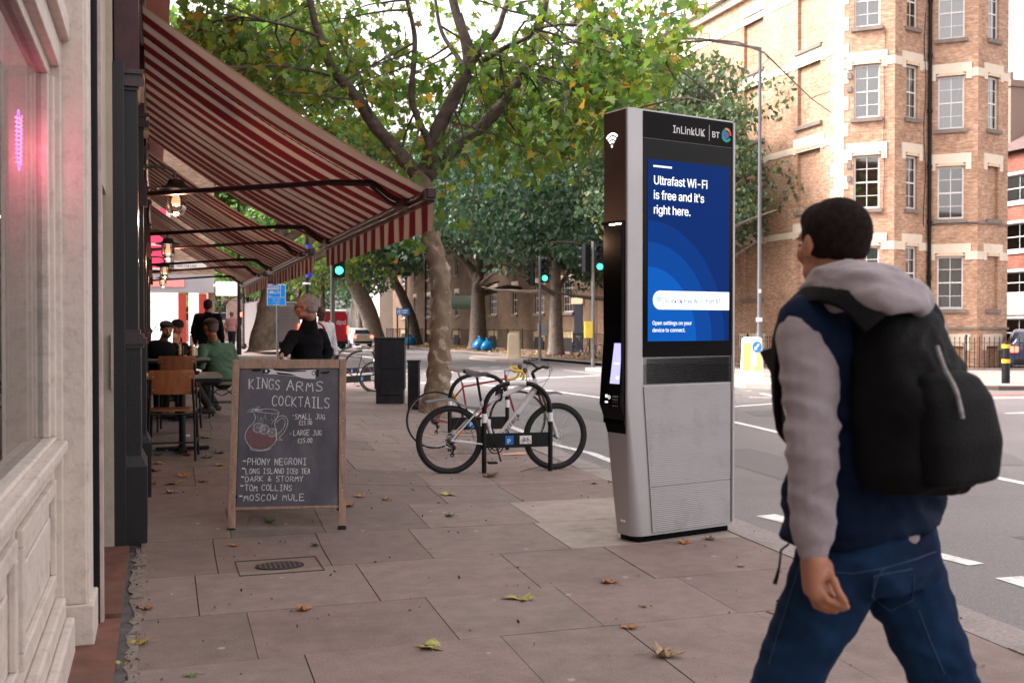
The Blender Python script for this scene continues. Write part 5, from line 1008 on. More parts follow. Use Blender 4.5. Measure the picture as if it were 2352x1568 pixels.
def slab2(par, nm, m, pts, d=.003, th=.006):
    v = [(x, Y_(z)-d, z) for x, z in pts]; v2 = [(x, Y_(z)-d+th, z) for x, z in pts]; mb = MB(); n_ = len(v); mb.add(v+v2, [tuple(range(n_)), tuple(range(2*n_-1, n_-1, -1))]+[(i, n_+i, n_+(i+1) % n_, (i+1) % n_) for i in range(n_)]); return mb.build(nm, m, par)
M_ylw = mat('pale_yellow_panel', (.75, .6, .2), .5); slab2(kb, 'yellow_panel', M_ylw, [(-.25, .24), (-.06, .24), (-.045, 1.0), (-.22, 1.0)]); slab2(kb, 'yellow_panel', M_ylw, [(.03, .24), (.25, .24), (.235, .70), (.12, .70), (.12, .35), (.03, .35)])
sgn = slab2(kb, 'arrow_sign', mat('arrow_blue', (.03, .22, .6), .4), [(.13+.125*math.cos(a), .89+.15*math.sin(a)) for a in [2*math.pi*k/28 for k in range(28)]], .006)
slab2(sgn, 'arrow', M_signw, [(.06, .80), (.06, .90), (.085, .885), (.165, .985), (.20, .96), (.12, .85), (.145, .825)], .012)
for i, s_ in enumerate('B15'): text('numbering', s_, M_txtg, (.055, Y_(.6-.1*i)-.008, .60-.11*i), (1, 0, 0), (0, 0, 1), .09, kb)
cbp = G(1180, 823, ZR+.11); cb_, _ = keep_left((cbp.x, cbp.y, ZR+.11), 'plain cream bollard seen from behind on the far traffic island', to_cam(cbp)); cb_.children[0].data.materials.clear(); cb_.children[0].data.materials.append(mat('bollard_cream', (.66, .55, .38), .6, var=.06))
bb_ = G(2310, 880, ZR+.11); t = thing('striped_bollard', 'black bollard with two yellow bands at the right edge by the corner railings', 'bollard', (bb_.x, bb_.y, ZR+.11)); mb = MB(); mb.lathe([(.10, 0), (.10, 1.0), (.08, 1.06), (0, 1.07)], n=16); mb.build('post', M_blk, t, smooth=True)
for z in (.52, .90): mb = MB(); mb.lathe([(.103, z), (.103, z+.1)], n=16); mb.build('reflective_band', mat('amber_band', (.85, .45, .03), .4), t, smooth=True)
# cabinets near the kerb
cx = G(897, 925); cbn = thing('telecom_cabinet', 'tall dark grey telecom cabinet standing beyond the parked bicycles', 'cabinet', (cx.x, cx.y, 0), rz=R(-16)); M_cab = mat('cabinet_dark', (.022, .024, .029), .6, spec=.2, var=.3, vs=3, bump=.1, dirt=.15, dcol=(.12, .11, .1))
mb = MB(); mb.box((0, 0, .14), (.52, .42, .28)); mb.box((0, 0, .74), (.56, .46, .94)); mb.build('body', M_cab, cbn, bevel=.01); mb = MB(); mb.box((0, 0, 1.23), (.58, .48, .035)); mb.build('lid', M_cab, cbn, bevel=.008)
mb = MB(); mb.box((.04, -.235, .92), (.42, .02, .52)); mb.box((.04, -.235, .38), (.42, .015, .42)); mb.build('door', M_cab, cbn, bevel=.005); mb = MB(); mb.box((-.283, 0, .75), (.012, .4, .92)); mb.build('side_panel', mat('pinkish_grey', (.24, .2, .2), .5, var=.1), cbn)
cx = G(951, 940); t = thing('post_cabinet', 'short black feeder post between the tall cabinet and the plane tree trunk', 'cabinet', (cx.x, cx.y, 0), rz=R(-22)); mb = MB(); mb.box((0, 0, .42), (.19, .2, .84)); mb.box((0, 0, .85), (.215, .22, .03)); mb.build('body', M_cab, t, bevel=.006); mb = MB(); mb.box((-.1, 0, .42), (.008, .1, .78)); mb.build('edge_strip', mat('rusty_grey', (.12, .08, .07), .6, var=.3, vs=20), t); mb = MB(); mb.box((-.106, .0, .5), (.004, .05, .07)); mb.build('warning_label', mat('orange_label', (.5, .14, .03), .6), t)
# signs
def board(par, nm, m, x, z, w_, h_, y=0, th=.01, bev=.0): mb = MB(); mb.box((x, y, z), (w_, th, h_)); return mb.build(nm, m, par, bevel=bev)
sp_ = PD(635, 700, 26); t = thing('bus_lane_sign', 'blue bus lane sign with white bus, taxi and bicycle symbols on a grey pole', 'sign', (sp_.x, sp_.y, .3), rz=to_cam(sp_)); z0 = PD(635, 702, 26).z-.3; z1 = PD(635, 653, 26).z-.3; W_ = .44; Hs = z1-z0
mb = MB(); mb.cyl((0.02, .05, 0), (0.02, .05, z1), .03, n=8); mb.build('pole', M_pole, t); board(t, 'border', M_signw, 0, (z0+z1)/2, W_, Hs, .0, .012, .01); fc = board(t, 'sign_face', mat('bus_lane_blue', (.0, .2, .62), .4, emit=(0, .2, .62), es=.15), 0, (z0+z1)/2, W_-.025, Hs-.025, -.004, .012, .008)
zt_ = z1; board(fc, 'divider', M_signw, 0, z0+Hs*.39, W_-.02, .012, -.012, .006); board(fc, 'divider', M_signw, W_*.22, z0+Hs*.69, .014, Hs*.58, -.012, .006)
mb = MB(); mb.box((-.07, -.013, zt_-.085), (.27, .006, .085)); mb.build('bus_symbol', M_signw, fc, bevel=.003); mb = MB(); [mb.box((-.175+.042*i, -.018, zt_-.07), (.026, .004, .022)) for i in range(6)]; mb.build('bus_windows', M_blue, fc)
mb = MB(); mb.box((-.115, -.013, zt_-.205), (.14, .006, .034)); mb.box((-.115, -.013, zt_-.18), (.08, .006, .04)); mb.build('taxi_symbol', M_signw, fc, bevel=.008); mb = MB()
for c in (-.02, .065): mb.torus((c+.0, -.013, zt_-.205), .026, .005, (0, 1, 0), 14, 4)
mb.tube([(-.02, -.013, zt_-.205), (.005, -.013, zt_-.165), (.05, -.013, zt_-.165), (.02, -.013, zt_-.205), (.005, -.013, zt_-.165)], .004, 4); mb.tube([(.065, -.013, zt_-.205), (.045, -.013, zt_-.15)], .004, 4); mb.build('bicycle_symbol', M_signw, fc)
text('lettering', 'taxi', M_signw, (-.19, -.012, zt_-.285), (1, 0, 0), (0, 0, 1), .06, fc, bold=.01); [text('lettering', s_, M_signw, (0, -.012, z0+.135-.058*i), (1, 0, 0), (0, 0, 1), .063, fc, bold=.015, align='CENTER') for i, s_ in enumerate(('Mon-Sat', '7-10am', '4-7pm'))]
bp_ = PD(705, 700, 33); t = thing('banner_post', 'dark street post wrapped with a bright blue banner, above the white haired man', 'post', (bp_.x, bp_.y, .2)); mb = MB(); mb.cyl((0, 0, 0), (0, 0, 4.6), .06, n=10); mb.build('post', M_blk, t); mb = MB(); mb.cyl((.06, -.02, 2.75), (.06, -.02, 3.75), .1, n=12); mb.build('banner', mat('banner_blue', (.02, .03, .35), .5), t); mb = MB(); mb.cyl((0, 0, 2.55), (0, 0, 2.6), .12, n=8); mb.build('clamp', M_signw, t)
lpp = PD(549, 780, 40); t = thing('lamp_post', 'slim black lamp post between the corner shop and the stout plane tree', 'lamp post', (lpp.x, lpp.y, .4)); mb = MB(); mb.lathe([(.09, 0), (.09, .9), (.06, 1), (.045, 7.5)], n=10); mb.build('column', M_blk, t, smooth=True); mb = MB(); mb.tube([(0, 0, 7.4), (.3, 0, 7.9), (1.1, 0, 8.1)], .03, 6); mb.ell((1.3, 0, 8.08), .3, .12, .07, n=10, m=6); mb.build('lamp_head', M_pole, t)
ds = PD(925, 715, 70); t = thing('direction_sign', 'small blue lane direction sign with two white arrows in front of the brown mansion block', 'sign', (ds.x, ds.y, 0), rz=to_cam(ds)); mb = MB(); mb.cyl((-.35, .05, 0), (-.35, .05, 2.7), .05, n=6); mb.cyl((.35, .05, 0), (.35, .05, 2.7), .05, n=6); mb.build('pole', M_blk, t); fc = board(t, 'sign_face', mat('direction_blue', (.02, .16, .45), .4), 0, 2.42, .86, .42)
for x in (-.32, -.2): mb = MB(); mb.add([(x-.02, -.012, 2.3), (x+.02, -.012, 2.3), (x+.02, -.012, 2.48), (x-.02, -.012, 2.48), (x-.06, -.012, 2.46), (x+.06, -.012, 2.46), (x, -.012, 2.56)], [(0, 1, 2, 3), (4, 5, 6)]); mb.build('arrow', M_signw, fc)
board(fc, 'divider', M_signw, -.11, 2.42, .015, .36, -.01, .006); [board(fc, 'text_line', M_signw, .14, 2.5-.14*i, (.38, .3)[i], .055, -.01, .006) for i in range(2)]
# rubbish bags
M_bag = mat('blue_bin_bag', (.0, .13, .32), .3, var=.3, vs=3, bump=1., bs=6)
def bag(p, s, seed, label):
    rr = random.Random(seed); mb = MB(); rings = []; n_ = 18
    for z, r_ in ((0, .25), (.05, .36), (.2, .42), (.36, .38), (.5, .25), (.58, .09), (.62, .06), (.72, .13)):
        rings.append([Vector((r_*s*(1+.1*math.sin(3*a+seed)+rr.uniform(-.06, .06))*math.cos(a), r_*s*(1+rr.uniform(-.06, .06))*math.sin(a)*.85, z*s)) for a in [2*math.pi*k/n_ for k in range(n_)]])
    mb.loft(rings); o = mb.build('rubbish_bag', M_bag, None, smooth=True, angle=180); o.location = p; tag(o, label, 'rubbish bag', 'blue rubbish bags')
for vx, sc, sd_, lb in ((1103, 1.25, 1, 'left bag of the two blue rubbish bags under the dark tree'), (1120, 1.1, 2, 'right bag of the two blue rubbish bags under the dark tree'), (941, 1.2, 3, 'single blue rubbish bag beside the slender curved tree')):
    q = PX(vx, 800, 18.6); bag((18.6, q.y, ZR+.1), sc, sd_, lb)
# manhole, small cover
q = G(643, 1299); t = thing('manhole_cover', 'oval ribbed metal cover set in a paving slab in front of the chalkboard', 'drain cover', (q.x, q.y, .002)); rings = []
E = lambda s_, z: [Vector((.145*s_*math.cos(a), .105*s_*math.copysign(abs(math.sin(a))**.9, math.sin(a)), z)) for a in [2*math.pi*k/36 for k in range(36)]]
mb = MB(); mb.loft([E(1, -.002), E(1, .0035), E(.96, .005)]); mb.build('plate', mat('worn_iron', (.06, .055, .055), .45, metal=.6, var=.3, vs=40), t, smooth=True, angle=30); mb = MB()
for k in range(-4, 5): x = k*.029; hy = .095*math.sqrt(max(0, 1-(x/.14)**2)); mb.bb(x-.004, x+.004, -hy, hy, .004, .0075)
mb.bb(-.02, .02, -.012, -.004, .0075, .009); mb.bb(-.02, .02, .02, .028, .0075, .009); mb.build('ribs', mat('worn_edge', (.2, .17, .16), .4, metal=.5), t)
mb = MB()
for a, b in (((-.25, -.2), (.24, -.2)), ((.24, -.2), (.24, .2)), ((.24, .2), (-.25, .2)), ((-.25, .2), (-.25, -.2))): mb.bar((*a, .0), (*b, .0), .0035, .004)
mb.build('slab_joint', M_joint, t)
q = G(1810, 1407); t = thing('stopcock_cover', 'small square gritty cover in the paving beside the walking man', 'drain cover', (q.x, q.y, .001), rz=.1); mb = MB(); mb.box((0, 0, .001), (.17, .13, .005)); mb.build('plate', mat('gritty_cover', (.33, .25, .18), .9, col2=(.12, .09, .07), vs=90), t)
# ---------------------------------------------------------------- vehicles
M_tyre = mat('tyre', (.02, .02, .02), .8); M_carglass = mat('car_glass', (.03, .035, .04), .08, spec=.8); M_plate = mat('yellow_numberplate', (.8, .55, .05), .5)
M_tail = mat('tail_light', (.5, .01, .01), .3, emit=(1, .05, .03), es=4); M_chrome = mat('rim_metal', (.45, .45, .47), .3, metal=.9)
def car(name, label, col, loc_, rz, lights=True, s=1.):
    t = thing(name, label, 'car', loc_, rz=rz); m = mat('paint_'+name+str(round(col[0], 2)), col, .25, coat=.6, metal=.2); mb = MB()   # points along +Y, rear at -Y
    secs = [(-2.1, .30, .80, .70), (-2.08, .28, .95, .80), (-1.7, .26, 1.02, .86), (-.9, .24, .98, .88), (.3, .24, .93, .88), (1.1, .24, .90, .87), (1.9, .28, .78, .82), (2.12, .34, .62, .72)]
    rings = []
    for y, z0, z1, w_ in secs: rings.append([Vector((x*w_, y, z)) for x, z in ((-1, z0+.08), (-.93, z0), (.93, z0), (1, z0+.08), (1.03, (z0+z1)/2), (.98, z1-.06), (.86, z1), (-.86, z1), (-.98, z1-.06), (-1.03, (z0+z1)/2))])
    mb.loft(rings); body = mb.build('body', m, t, smooth=True, angle=50)
    mb = MB(); secs = [(-1.95, .98, 1.0, .72), (-1.72, .97, 1.34, .62), (-1.2, .95, 1.46, .60), (-.2, .92, 1.48, .60), (.5, .90, 1.36, .60), (1.15, .88, .92, .70)]; rings = []
    for y, z0, z1, w_ in secs: rings.append([Vector(p) for p in ((-.76, y, z0-.03), (.76, y, z0-.03), (w_, y, z1-.05), (w_*.85, y, z1), (-w_*.85, y, z1), (-w_, y, z1-.05))])
    mb.loft(rings); mb.build('roof', m, t, smooth=True, angle=60)
    mb = MB(); mb.add([(-.58, -1.975, 1.03), (.58, -1.975, 1.03), (.52, -1.76, 1.33), (-.52, -1.76, 1.33)], [(0, 1, 2, 3)]); mb.build('rear_window', M_carglass, t)
    for sx in (-1, 1):
        mb = MB(); mb.add([(sx*.77, -1.5, .99), (sx*.77, .75, .96), (sx*.635, .35, 1.33), (sx*.63, -1.3, 1.38)], [(0, 1, 2, 3)]); mb.build('side_window', M_carglass, t)
        mb = MB(); mb.box((sx*.68, -2.06, .80), (.26, .12, .2)); mb.build('tail_light', M_tail, t, bevel=.03)
        for y in (-1.3, 1.35):
            mb = MB(); mb.lathe([(.18, -.1), (.3, -.1), (.325, -.06), (.325, .06), (.3, .1), (.18, .1)], (sx*.80, y, .32), 22, axis=(1, 0, 0)); w_ = mb.build('wheel', M_tyre, t, smooth=True, angle=50); mb = MB(); mb.lathe([(0, -.09), (.19, -.09), (.2, .09), (0, .09)], (sx*.81, y, .32), 16, axis=(1, 0, 0)); mb.build('rim', M_chrome, w_)
    mb = MB(); mb.box((0, -2.115, .62), (.5, .02, .12)); mb.build('number_plate', M_plate, t); mb = MB(); mb.box((0, -2.08, .4), (1.4, .08, .16)); mb.build('bumper', M_pblack, t, bevel=.02); return t
q = PD(812, 782, 82); car('parked_car', 'silver hatchback with tail lights on, far down the road by the red van', (.62, .6, .6), (q.x, q.y, ZR), R(-8)+.32)
q = PD(2349, 800, 37.5); car('parked_car', 'dark blue car cut off by the right edge behind the striped bollard', (.02, .03, .07), (q.x+.4, q.y, ZR+.0), R(-40))
for vx, d_, cl, lb, rz_ in ((588, 100, (.75, .72, .72), 'white car in distant traffic left of the stout plane trunk', .1), (606, 112, (.7, .65, .68), 'pale car in distant traffic, its back close to the stout plane trunk', .15), (570, 118, (.5, .1, .08), 'small red car in distant traffic behind the slim lamp post', .1)):
    q = PD(vx, 790, d_); car('distant_car', lb, cl, (q.x, q.y, .35), R(-5)+rz_)
def van(name, label, loc_, rz, w_, h_, L_, cbody, crear, roofr=.12):
    t = thing(name, label, 'van', loc_, rz=rz); mb = MB(); rings = []
    for y, ins, top in ((0, .04, h_-.04), (.1, 0, h_), (L_*.72, 0, h_), (L_*.85, .05, h_*.72), (L_, .12, h_*.5)):
        W = w_/2-ins; rings.append([Vector(p) for p in ((-W, y, .35), (W, y, .35), (W, y, top-roofr*1.5), (W-roofr, y, top), (-W+roofr, y, top), (-W, y, top-roofr*1.5))])
    mb.loft(rings); mb.build('body', cbody, t, bevel=.03)
    for sx in (-1, 1):
        mb = MB(); mb.add([(sx*.02, -.02, .45), (sx*(w_/2-.08), -.02, .45), (sx*(w_/2-.08), -.02, h_-.35), (sx*(w_/2-.25), -.02, h_-.12), (sx*.02, -.02, h_-.12)], [(0, 1, 2, 3, 4)]); d_ = mb.build('rear_door', crear, t)
        mb = MB(); mb.box((sx*(w_/2-.07), -.03, 1.2), (.12, .06, .5)); mb.build('tail_light', M_tail, t)
        for y in (.8, L_-.9): mb = MB(); mb.lathe([(.2, -.12), (.34, -.12), (.36, 0), (.34, .12), (.2, .12)], (sx*(w_/2-.12), y, .36), 18, axis=(1, 0, 0)); mb.build('wheel', M_tyre, t, smooth=True, angle=50)
    mb = MB(); mb.box((0, -.05, .42), (w_*.9, .1, .18)); mb.build('bumper', M_pblack, t); return t
q = PD(767, 780, 66); vn = van('delivery_van', 'white delivery van with red rear doors lettered dpd, behind the traffic light pole', (q.x, q.y, ZR+.15), R(-2)+.25, 1.95, 2.45, 5.2, mat('van_white', (.75, .73, .72), .4), mat('van_red', (.42, .01, .025), .4)); text('lettering', 'dpd', M_signw, (.12, -.045, 1.55), (1, 0, 0), (0, 0, 1), .52, vn, bold=.01); mb = MB(); mb.add([(-.35, -.045, 1.75), (-.2, -.045, 1.66), (-.2, -.045, 1.84)], [(0, 1, 2)]); mb.build('logo', M_signw, vn)
q = PD(640, 775, 56); lv = van('box_lorry', 'grey box lorry with ribbed rear shutter and red lights beside the stout plane tree', (q.x, q.y, .15), R(-4)+.12, 2.3, 2.6, 7, mat('lorry_grey', (.16, .14, .145), .6), mat('lorry_shutter', (.36, .33, .34), .5, var=.1, vs=1), .03)
mb = MB(); [mb.box((0, -.045, .6+.14*i), (2.0, .03, .015)) for i in range(13)]; mb.build('shutter_slats', mat('shutter_dark', (.1, .09, .1), .5), lv); mb = MB(); mb.box((1.0, -.08, 1.0), (.2, .06, .2)); mb.build('brake_light', M_tail, lv, bevel=.02)
q = PD(555, 738, 75); t = thing('red_signal', 'glowing red signal far down the street left of the slim lamp post', 'traffic light', (q.x, q.y, .3)); mb = MB(); mb.cyl((0, 0, 0), (0, 0, 2), .05, n=8); mb.build('pole', M_blk, t); mb = MB(); mb.box((0, 0, 1.8), (.4, .3, 1.)); mb.build('signal_head', M_blk, t); mb = MB(); mb.lathe([(0, 0), (.16, 0), (.12, .05), (0, .08)], (0, -.16, 2.0), 14, axis=(0, -1, 0)); mb.build('lens', mat('red_lens', (.5, 0, 0), emit=(1, .06, .04), es=6), t)
# ---------------------------------------------------------------- the display pillar
M_alu = mat('brushed_silver', (.44, .43, .435), .42, metal=.35, var=.03, vs=2, bump=.06, bs=400, dirt=.12, dcol=(.25, .24, .24), ds=5)
M_glossblk = mat('glossy_black_glass', (.002, .002, .003), .12, spec=.12); M_hdr = mat('satin_black_header', (.010, .009, .010), .6, spec=.08, var=.1, vs=4)
C0 = G(1440, 1252); KA = R(14); KW, KD, KH = .955, .25, 2.9
kt = thing('display_pillar', 'tall silver street display pillar with a blue wifi advert screen and black side panel', 'display pillar', (C0.x, C0.y, 0), rz=KA)
def xl(z): return 0 if z > .95 else .075*(1-z/.95)**1.15
def xb(z): return .13 if z > 1.055 else LERP(.215, .13, z/1.055)
mb = MB(); rings = []
for z in (.045, .06, .2, .4, .6, .8, .95, 1.2, 1.8, 2.4, KH-.01, KH):
    x0 = xl(z); r_ = .012+.075*clamp(1-z/1.0)**1.1; e = .006 if z == KH else 0; ring = []
    for cx_, cy_, a0 in ((x0+r_, r_, 180), (KW-.008, .008, 270), (KW-.008, KD-.008, 0), (x0+r_, KD-r_, 90)):
        rr_ = r_ if cx_ < .5 else .008
        for k in range(6): a = R(a0+18*k); ring.append(Vector((cx_+(rr_-e)*math.cos(a), cy_+(rr_-e)*math.sin(a), z)))
    rings.append(ring)
mb.loft(rings); body = mb.build('body', M_alu, kt, smooth=True, angle=35)
mb = MB(); mb.prism([(.12, .03), (KW-.02, .03), (KW-.02, KD-.03), (.12, KD-.03)], 0, .045); mb.build('foot', M_glossblk, kt)
Yf = -.004
def fp(nm, m, x0, x1, z0, z1, d=0, par=kt, th=.003): mb = MB(); mb.bb(x0, x1, Yf-d, Yf-d+th, z0, z1); return mb.build(nm, m, par)
hd_ = fp('header_panel', M_hdr, .13, .937, 2.712, 2.888, .001, th=.006); fp('screen_surround', M_glossblk, .13, .937, 1.245, 2.708, 0, th=.005)
def em(nm, c, s=.36): return mat(nm, (.002, .002, .002), .4, spec=.04, emit=c, es=s)
SX0, SX1, SZ0, SZ1 = .168, .905, 1.352, 2.572
scr = fp('screen', em('screen_navy', (.0, .019, .125)), SX0, SX1, SZ0, SZ1, .003)
def arc(r_, m, d):
    pts = []; a = 0
    for k in range(49):
        a = math.pi/2*k/48; x = SX0+r_*.86*math.cos(a); z = SZ0+r_*math.sin(a); pts.append((min(x, SX1-.0005), z))
    mb = MB(); n_ = len(pts); mb.add([(x, Yf-d, z) for x, z in pts]+[(SX0, Yf-d, SZ0)], [(k, k+1, n_) for k in range(n_-1)])
    if pts[0][0] >= SX1-.001: mb.add([(SX1-.0005, Yf-d, SZ0)], [])
    return mb.build('screen_arc', m, scr)
mb = MB(); arc(.81, em('screen_b1', (.0, .03, .18)), .0042); arc(.665, em('screen_b2', (.0, .05, .26)), .0047); arc(.50, em('screen_b3', (.0, .085, .40)), .0052)
M_ewhite = em('screen_white', (1, 1, 1), .40)
fp('screen_rule', M_ewhite, .213, .375, 2.52, 2.532, .006, scr, .0005)
U = dict(right=(1, 0, 0), up=(0, 0, 1)); 
for i, s_ in enumerate(('Ultrafast Wi-Fi', "is free and it's", 'right here.')): text('screen_text', s_, M_ewhite, (.213, Yf-.006, 2.405-.0985*i), (1, 0, 0), (0, 0, 1), .112, scr, bold=.018, sx=.93, spacing=.97)
pts = [(SX1-.0005, 1.692), (.27, 1.692)]+[(.27+.06*math.cos(a), 1.629+.063*math.sin(a)) for a in [math.pi/2+math.pi*k/14 for k in range(1, 14)]]+[(.27, 1.566), (SX1-.0005, 1.566)]
mb = MB(); mb.add([(x, Yf-.006, z) for x, z in pts], [tuple(range(len(pts)))]); pill = mb.build('screen_label', M_ewhite, scr)
M_eblue = em('screen_text_blue', (.0, .08, .35), .36); text('label_text', '_InLinkUK Free Wi-Fi from BT', M_eblue, (.292, Yf-.0068, 1.611), (1, 0, 0), (0, 0, 1), .056, scr, bold=.006, sx=.96)
def wifi(m, o, r_, right, up, par, w_=.22):
    o = Vector(o); r_v = Vector(right); u_v = Vector(up); n_ = r_v.cross(u_v)*.0006
    for k, q in enumerate((.36, .66, .97)):
        mb = MB(); vs = []
        for j in range(13): a = R(45+90*j/12); vs += [o+(r_v*math.cos(a)+u_v*math.sin(a))*r_*(q-.09)+n_, o+(r_v*math.cos(a)+u_v*math.sin(a))*r_*(q+.09)+n_]
        mb.add(vs, [(2*j+1, 2*j, 2*j+2, 2*j+3) for j in range(12)]); mb.build('wifi_arc', m, par)
    mb = MB(); mb.add([o+(r_v*math.cos(a)+u_v*math.sin(a))*r_*.11+n_ for a in [2*math.pi*k/14 for k in range(14)]], [tuple(range(14))]); mb.build('wifi_dot', m, par)
wifi(em('screen_cyan', (.0, .35, .5), .6), (.262, Yf-.0066, 1.612), .036, (1, 0, 0), (0, 0, 1), scr)
for i, s_ in enumerate(('Open settings on your', 'device to connect.')): text('screen_text', s_, M_ewhite, (.206, Yf-.006, 1.462-.048*i), (1, 0, 0), (0, 0, 1), .051, scr, bold=0, sx=.95)
M_logo = mat('logo_white', (.75, .73, .75), .5); text('lettering', 'InLinkUK', M_logo, (.385, Yf-.0025, 2.765), (1, 0, 0), (0, 0, 1), .098, hd_, bold=.012, sx=.98); fp('logo_rule', M_logo, .715, .718, 2.74, 2.85, .0025, hd_, .001); text('lettering', 'BT', M_logo, (.74, Yf-.0025, 2.768), (1, 0, 0), (0, 0, 1), .078, hd_, bold=.03, sx=1.05)
for a0, a1, r0, r1, c, dx, dz in ((0, 360, 0, .026, (.08, .12, .35), 0, 0), (100, 260, .02, .045, (.0, .22, .35), 0, 0), (200, 330, .03, .048, (.0, .35, .3), 0, -.002), (-10, 60, .028, .046, (.7, .08, .02), .002, .004), (50, 110, .03, .046, (.7, .4, .1), 0, .004)):
    mb = MB(); vs = []
    for j in range(17): a = R(a0+(a1-a0)*j/16); vs += [(.878+dx+r0*math.cos(a), Yf-.0022-.0002*abs(a0)/100, 2.795+dz+r0*math.sin(a)), (.878+dx+r1*math.cos(a), Yf-.0022-.0002*abs(a0)/100, 2.795+dz+r1*math.sin(a))]
    mb.add(vs, [(2*j+1, 2*j, 2*j+2, 2*j+3) for j in range(16)]); mb.build('logo_mark', mat('logo%d' % a0, c, .5), hd_)
# louvres
vg = fp('vent', mat('vent_black', (.008, .009, .013), .5), .135, .937, 1.06, 1.242, -.004, th=.004); mb = MB()
for i in range(13): z = 1.075+i*.0128; mb.box((.535, Yf-.001, z), (.74, .006, .0045), M=Matrix.Rotation(R(25), 3, 'X'))
mb.build('louvres', M_hdr, vg)
# ribbed silver front panel and service hatch
def ribbed(nm, z0, z1, n_, x1=.922):
    mb = MB(); vs = []
    for i in range(n_+1):
        z = LERP(z0, z1, i/n_); d = Yf-.004-(.0011 if i % 2 else 0); vs += [(xb(z)+.004, d, z), (x1, d, z)]
    mb.add(vs, [(2*i, 2*i+1, 2*i+3, 2*i+2) for i in range(n_)]); e = MB()
    mb.quad((xb(z1)+.004, Yf-.004, z1), (x1, Yf-.004, z1), (x1, 0, z1), (xb(z1)+.004, 0, z1)); mb.quad((x1, Yf-.004, z0), (x1, 0, z0), (x1, 0, z1), (x1, Yf-.004, z1)); return mb.build(nm, mat('ribbed_silver', (.36, .35, .358), .5, metal=.3, var=.05, vs=1.5, dirt=.35, dcol=(.16, .15, .15), ds=3.5), kt)
ribbed('ribbed_panel', .372, 1.05, 104); ribbed('access_hatch', .062, .366, 46)
mb = MB(); mb.bb(.924, .9285, Yf-.003, .003, .07, 1.05); mb.build('panel_gap', M_glossblk, kt)
mb = MB(); mb.bb(.94, .957, -.012, .012, .07, 2.885); mb.build('edge_strip', M_alu, kt)
# narrow side: brown upper panel, recessed lit niche, tablet console
def sp2(nm, m, y0, y1, z0, z1, x=0, th=.004, par=kt): mb = MB(); mb.bb(-x-th, -x, y0, y1, z0, z1); return mb.build(nm, m, par)
sp2('side_panel', mat('bronze_brown_panel', (.055, .035, .03), .35, metal=.5, var=.1, vs=3), .012, KD-.006, 2.155, KH-.012, 0, .008)
side = sp2('console', M_glossblk, .02, KD-.006, .80, 2.14, -.0, .012)
mb = MB(); mb.add([(-.0+0, .02, .80), (-.05, .02, .93), (-.05, KD-.006, .93), (0, KD-.006, .80), (-.012, .02, 1.45), (-.012, KD-.006, 1.45), (0, .02, 1.45), (0, KD-.006, 1.45), (.012, .03, .735), (.012, KD-.02, .735)], [(0, 3, 2, 1), (1, 2, 5, 4), (0, 1, 4, 6), (3, 7, 5, 2), (0, 8, 9, 3)]); mb.build('console_bulge', M_glossblk, kt, bevel=.008)
ni = mb = MB(); mb.bb(-.03, -.012, .018, .03, 1.0, 2.155); mb.bb(-.03, -.008, .02, KD-.006, 2.135, 2.155); mb.build('niche_edge', M_hdr, kt)
mb = MB(); mb.bb(-.035, -.01, .03, .15, 2.13, 2.135); mb.build('downlight', mat('downlight', (1, .9, .8), emit=(1, .72, .5), es=6), kt)
mb = MB(); f = lambda y, z: (-LERP(.051, .013, (z-.93)/.52)-.001, y, z); mb.add([f(.03, 1.07), f(.135, 1.07), f(.11, 1.34), f(.03, 1.34)], [(0, 3, 2, 1)]); tb = mb.build('tablet_screen', mat('tablet_glow', (.3, .3, .6), emit=(.42, .40, .85), es=.4), kt)
mb = MB(); mb.add([f(.04, 1.2), f(.1, 1.2), f(.1, 1.21), f(.04, 1.21), f(.04, 1.1), f(.07, 1.1), f(.07, 1.12), f(.04, 1.12)], [(0, 3, 2, 1), (4, 7, 6, 5)]); [mb.v.__setitem__(i, (v[0]-.001, v[1], v[2])) for i, v in enumerate(mb.v)]; mb.build('tablet_text', M_ewhite, tb)
for i in range(4):
    for j in range(3):
        mb = MB(); y, z = .045+j*.022, .985-i*.02; x = -LERP(.04, .051, .3)-.0035; mb.box((x, y, z), (.004, .011, .009)); mb.build('key', mat('key_grey', (.3, .28, .3), .5), kt)
mb = MB(); mb.torus((-.05, .13, .978), .011, .002, (1, 0, 0), 14, 4); mb.box((-.05, .16, .985), (.003, .02, .02)); mb.box((-.05, .16, .945), (.003, .03, .012)); mb.build('call_button', M_ewhite, kt)
wifi(mat('wifi_lit', (1, 1, 1), emit=(1, .92, .85), es=.8), (-.0095, .155, 2.66), .085, (0, -1, 0), (0, 0, 1), kt)
mb = MB(); mb.box((-.0+xl(.14)-.0015, .12, .14), (.003, .05, .014), M=Matrix.Rotation(R(4), 3, 'Y')); mb.build('maker_badge', M_signw, kt)
# ---------------------------------------------------------------- chalkboard
F0 = G(537, 1230); F1 = G(779, 1224); bd_ = (F1-F0); BW = bd_.length; ang = math.atan2(bd_.y, bd_.x); mid = (F0+F1)/2
ck = thing('chalkboard', 'wooden sandwich chalkboard listing cocktails, standing on the paving in front of the tables', 'chalkboard', (mid.x, mid.y, 0), rz=ang)
HB_, YT = 1.215, .33; SL = math.hypot(HB_, YT); upv = Vector((0, YT/SL, HB_/SL)); nrm = Vector((0, -HB_/SL, YT/SL))
M_wood = mat('worn_pale_wood', (.40, .26, .19), .65, col2=(.24, .15, .11), vs=5, bump=.3, bs=50, stretch=(6, 6, .6), dirt=.4, dcol=(.09, .06, .045), ds=6); M_wdark = mat('dark_red_wood', (.05, .018, .014), .6, var=.3, vs=8)
mb_ch = None
def bpt(x, s, d=0): return Vector((x, 0, 0))+upv*s-nrm*(-d)
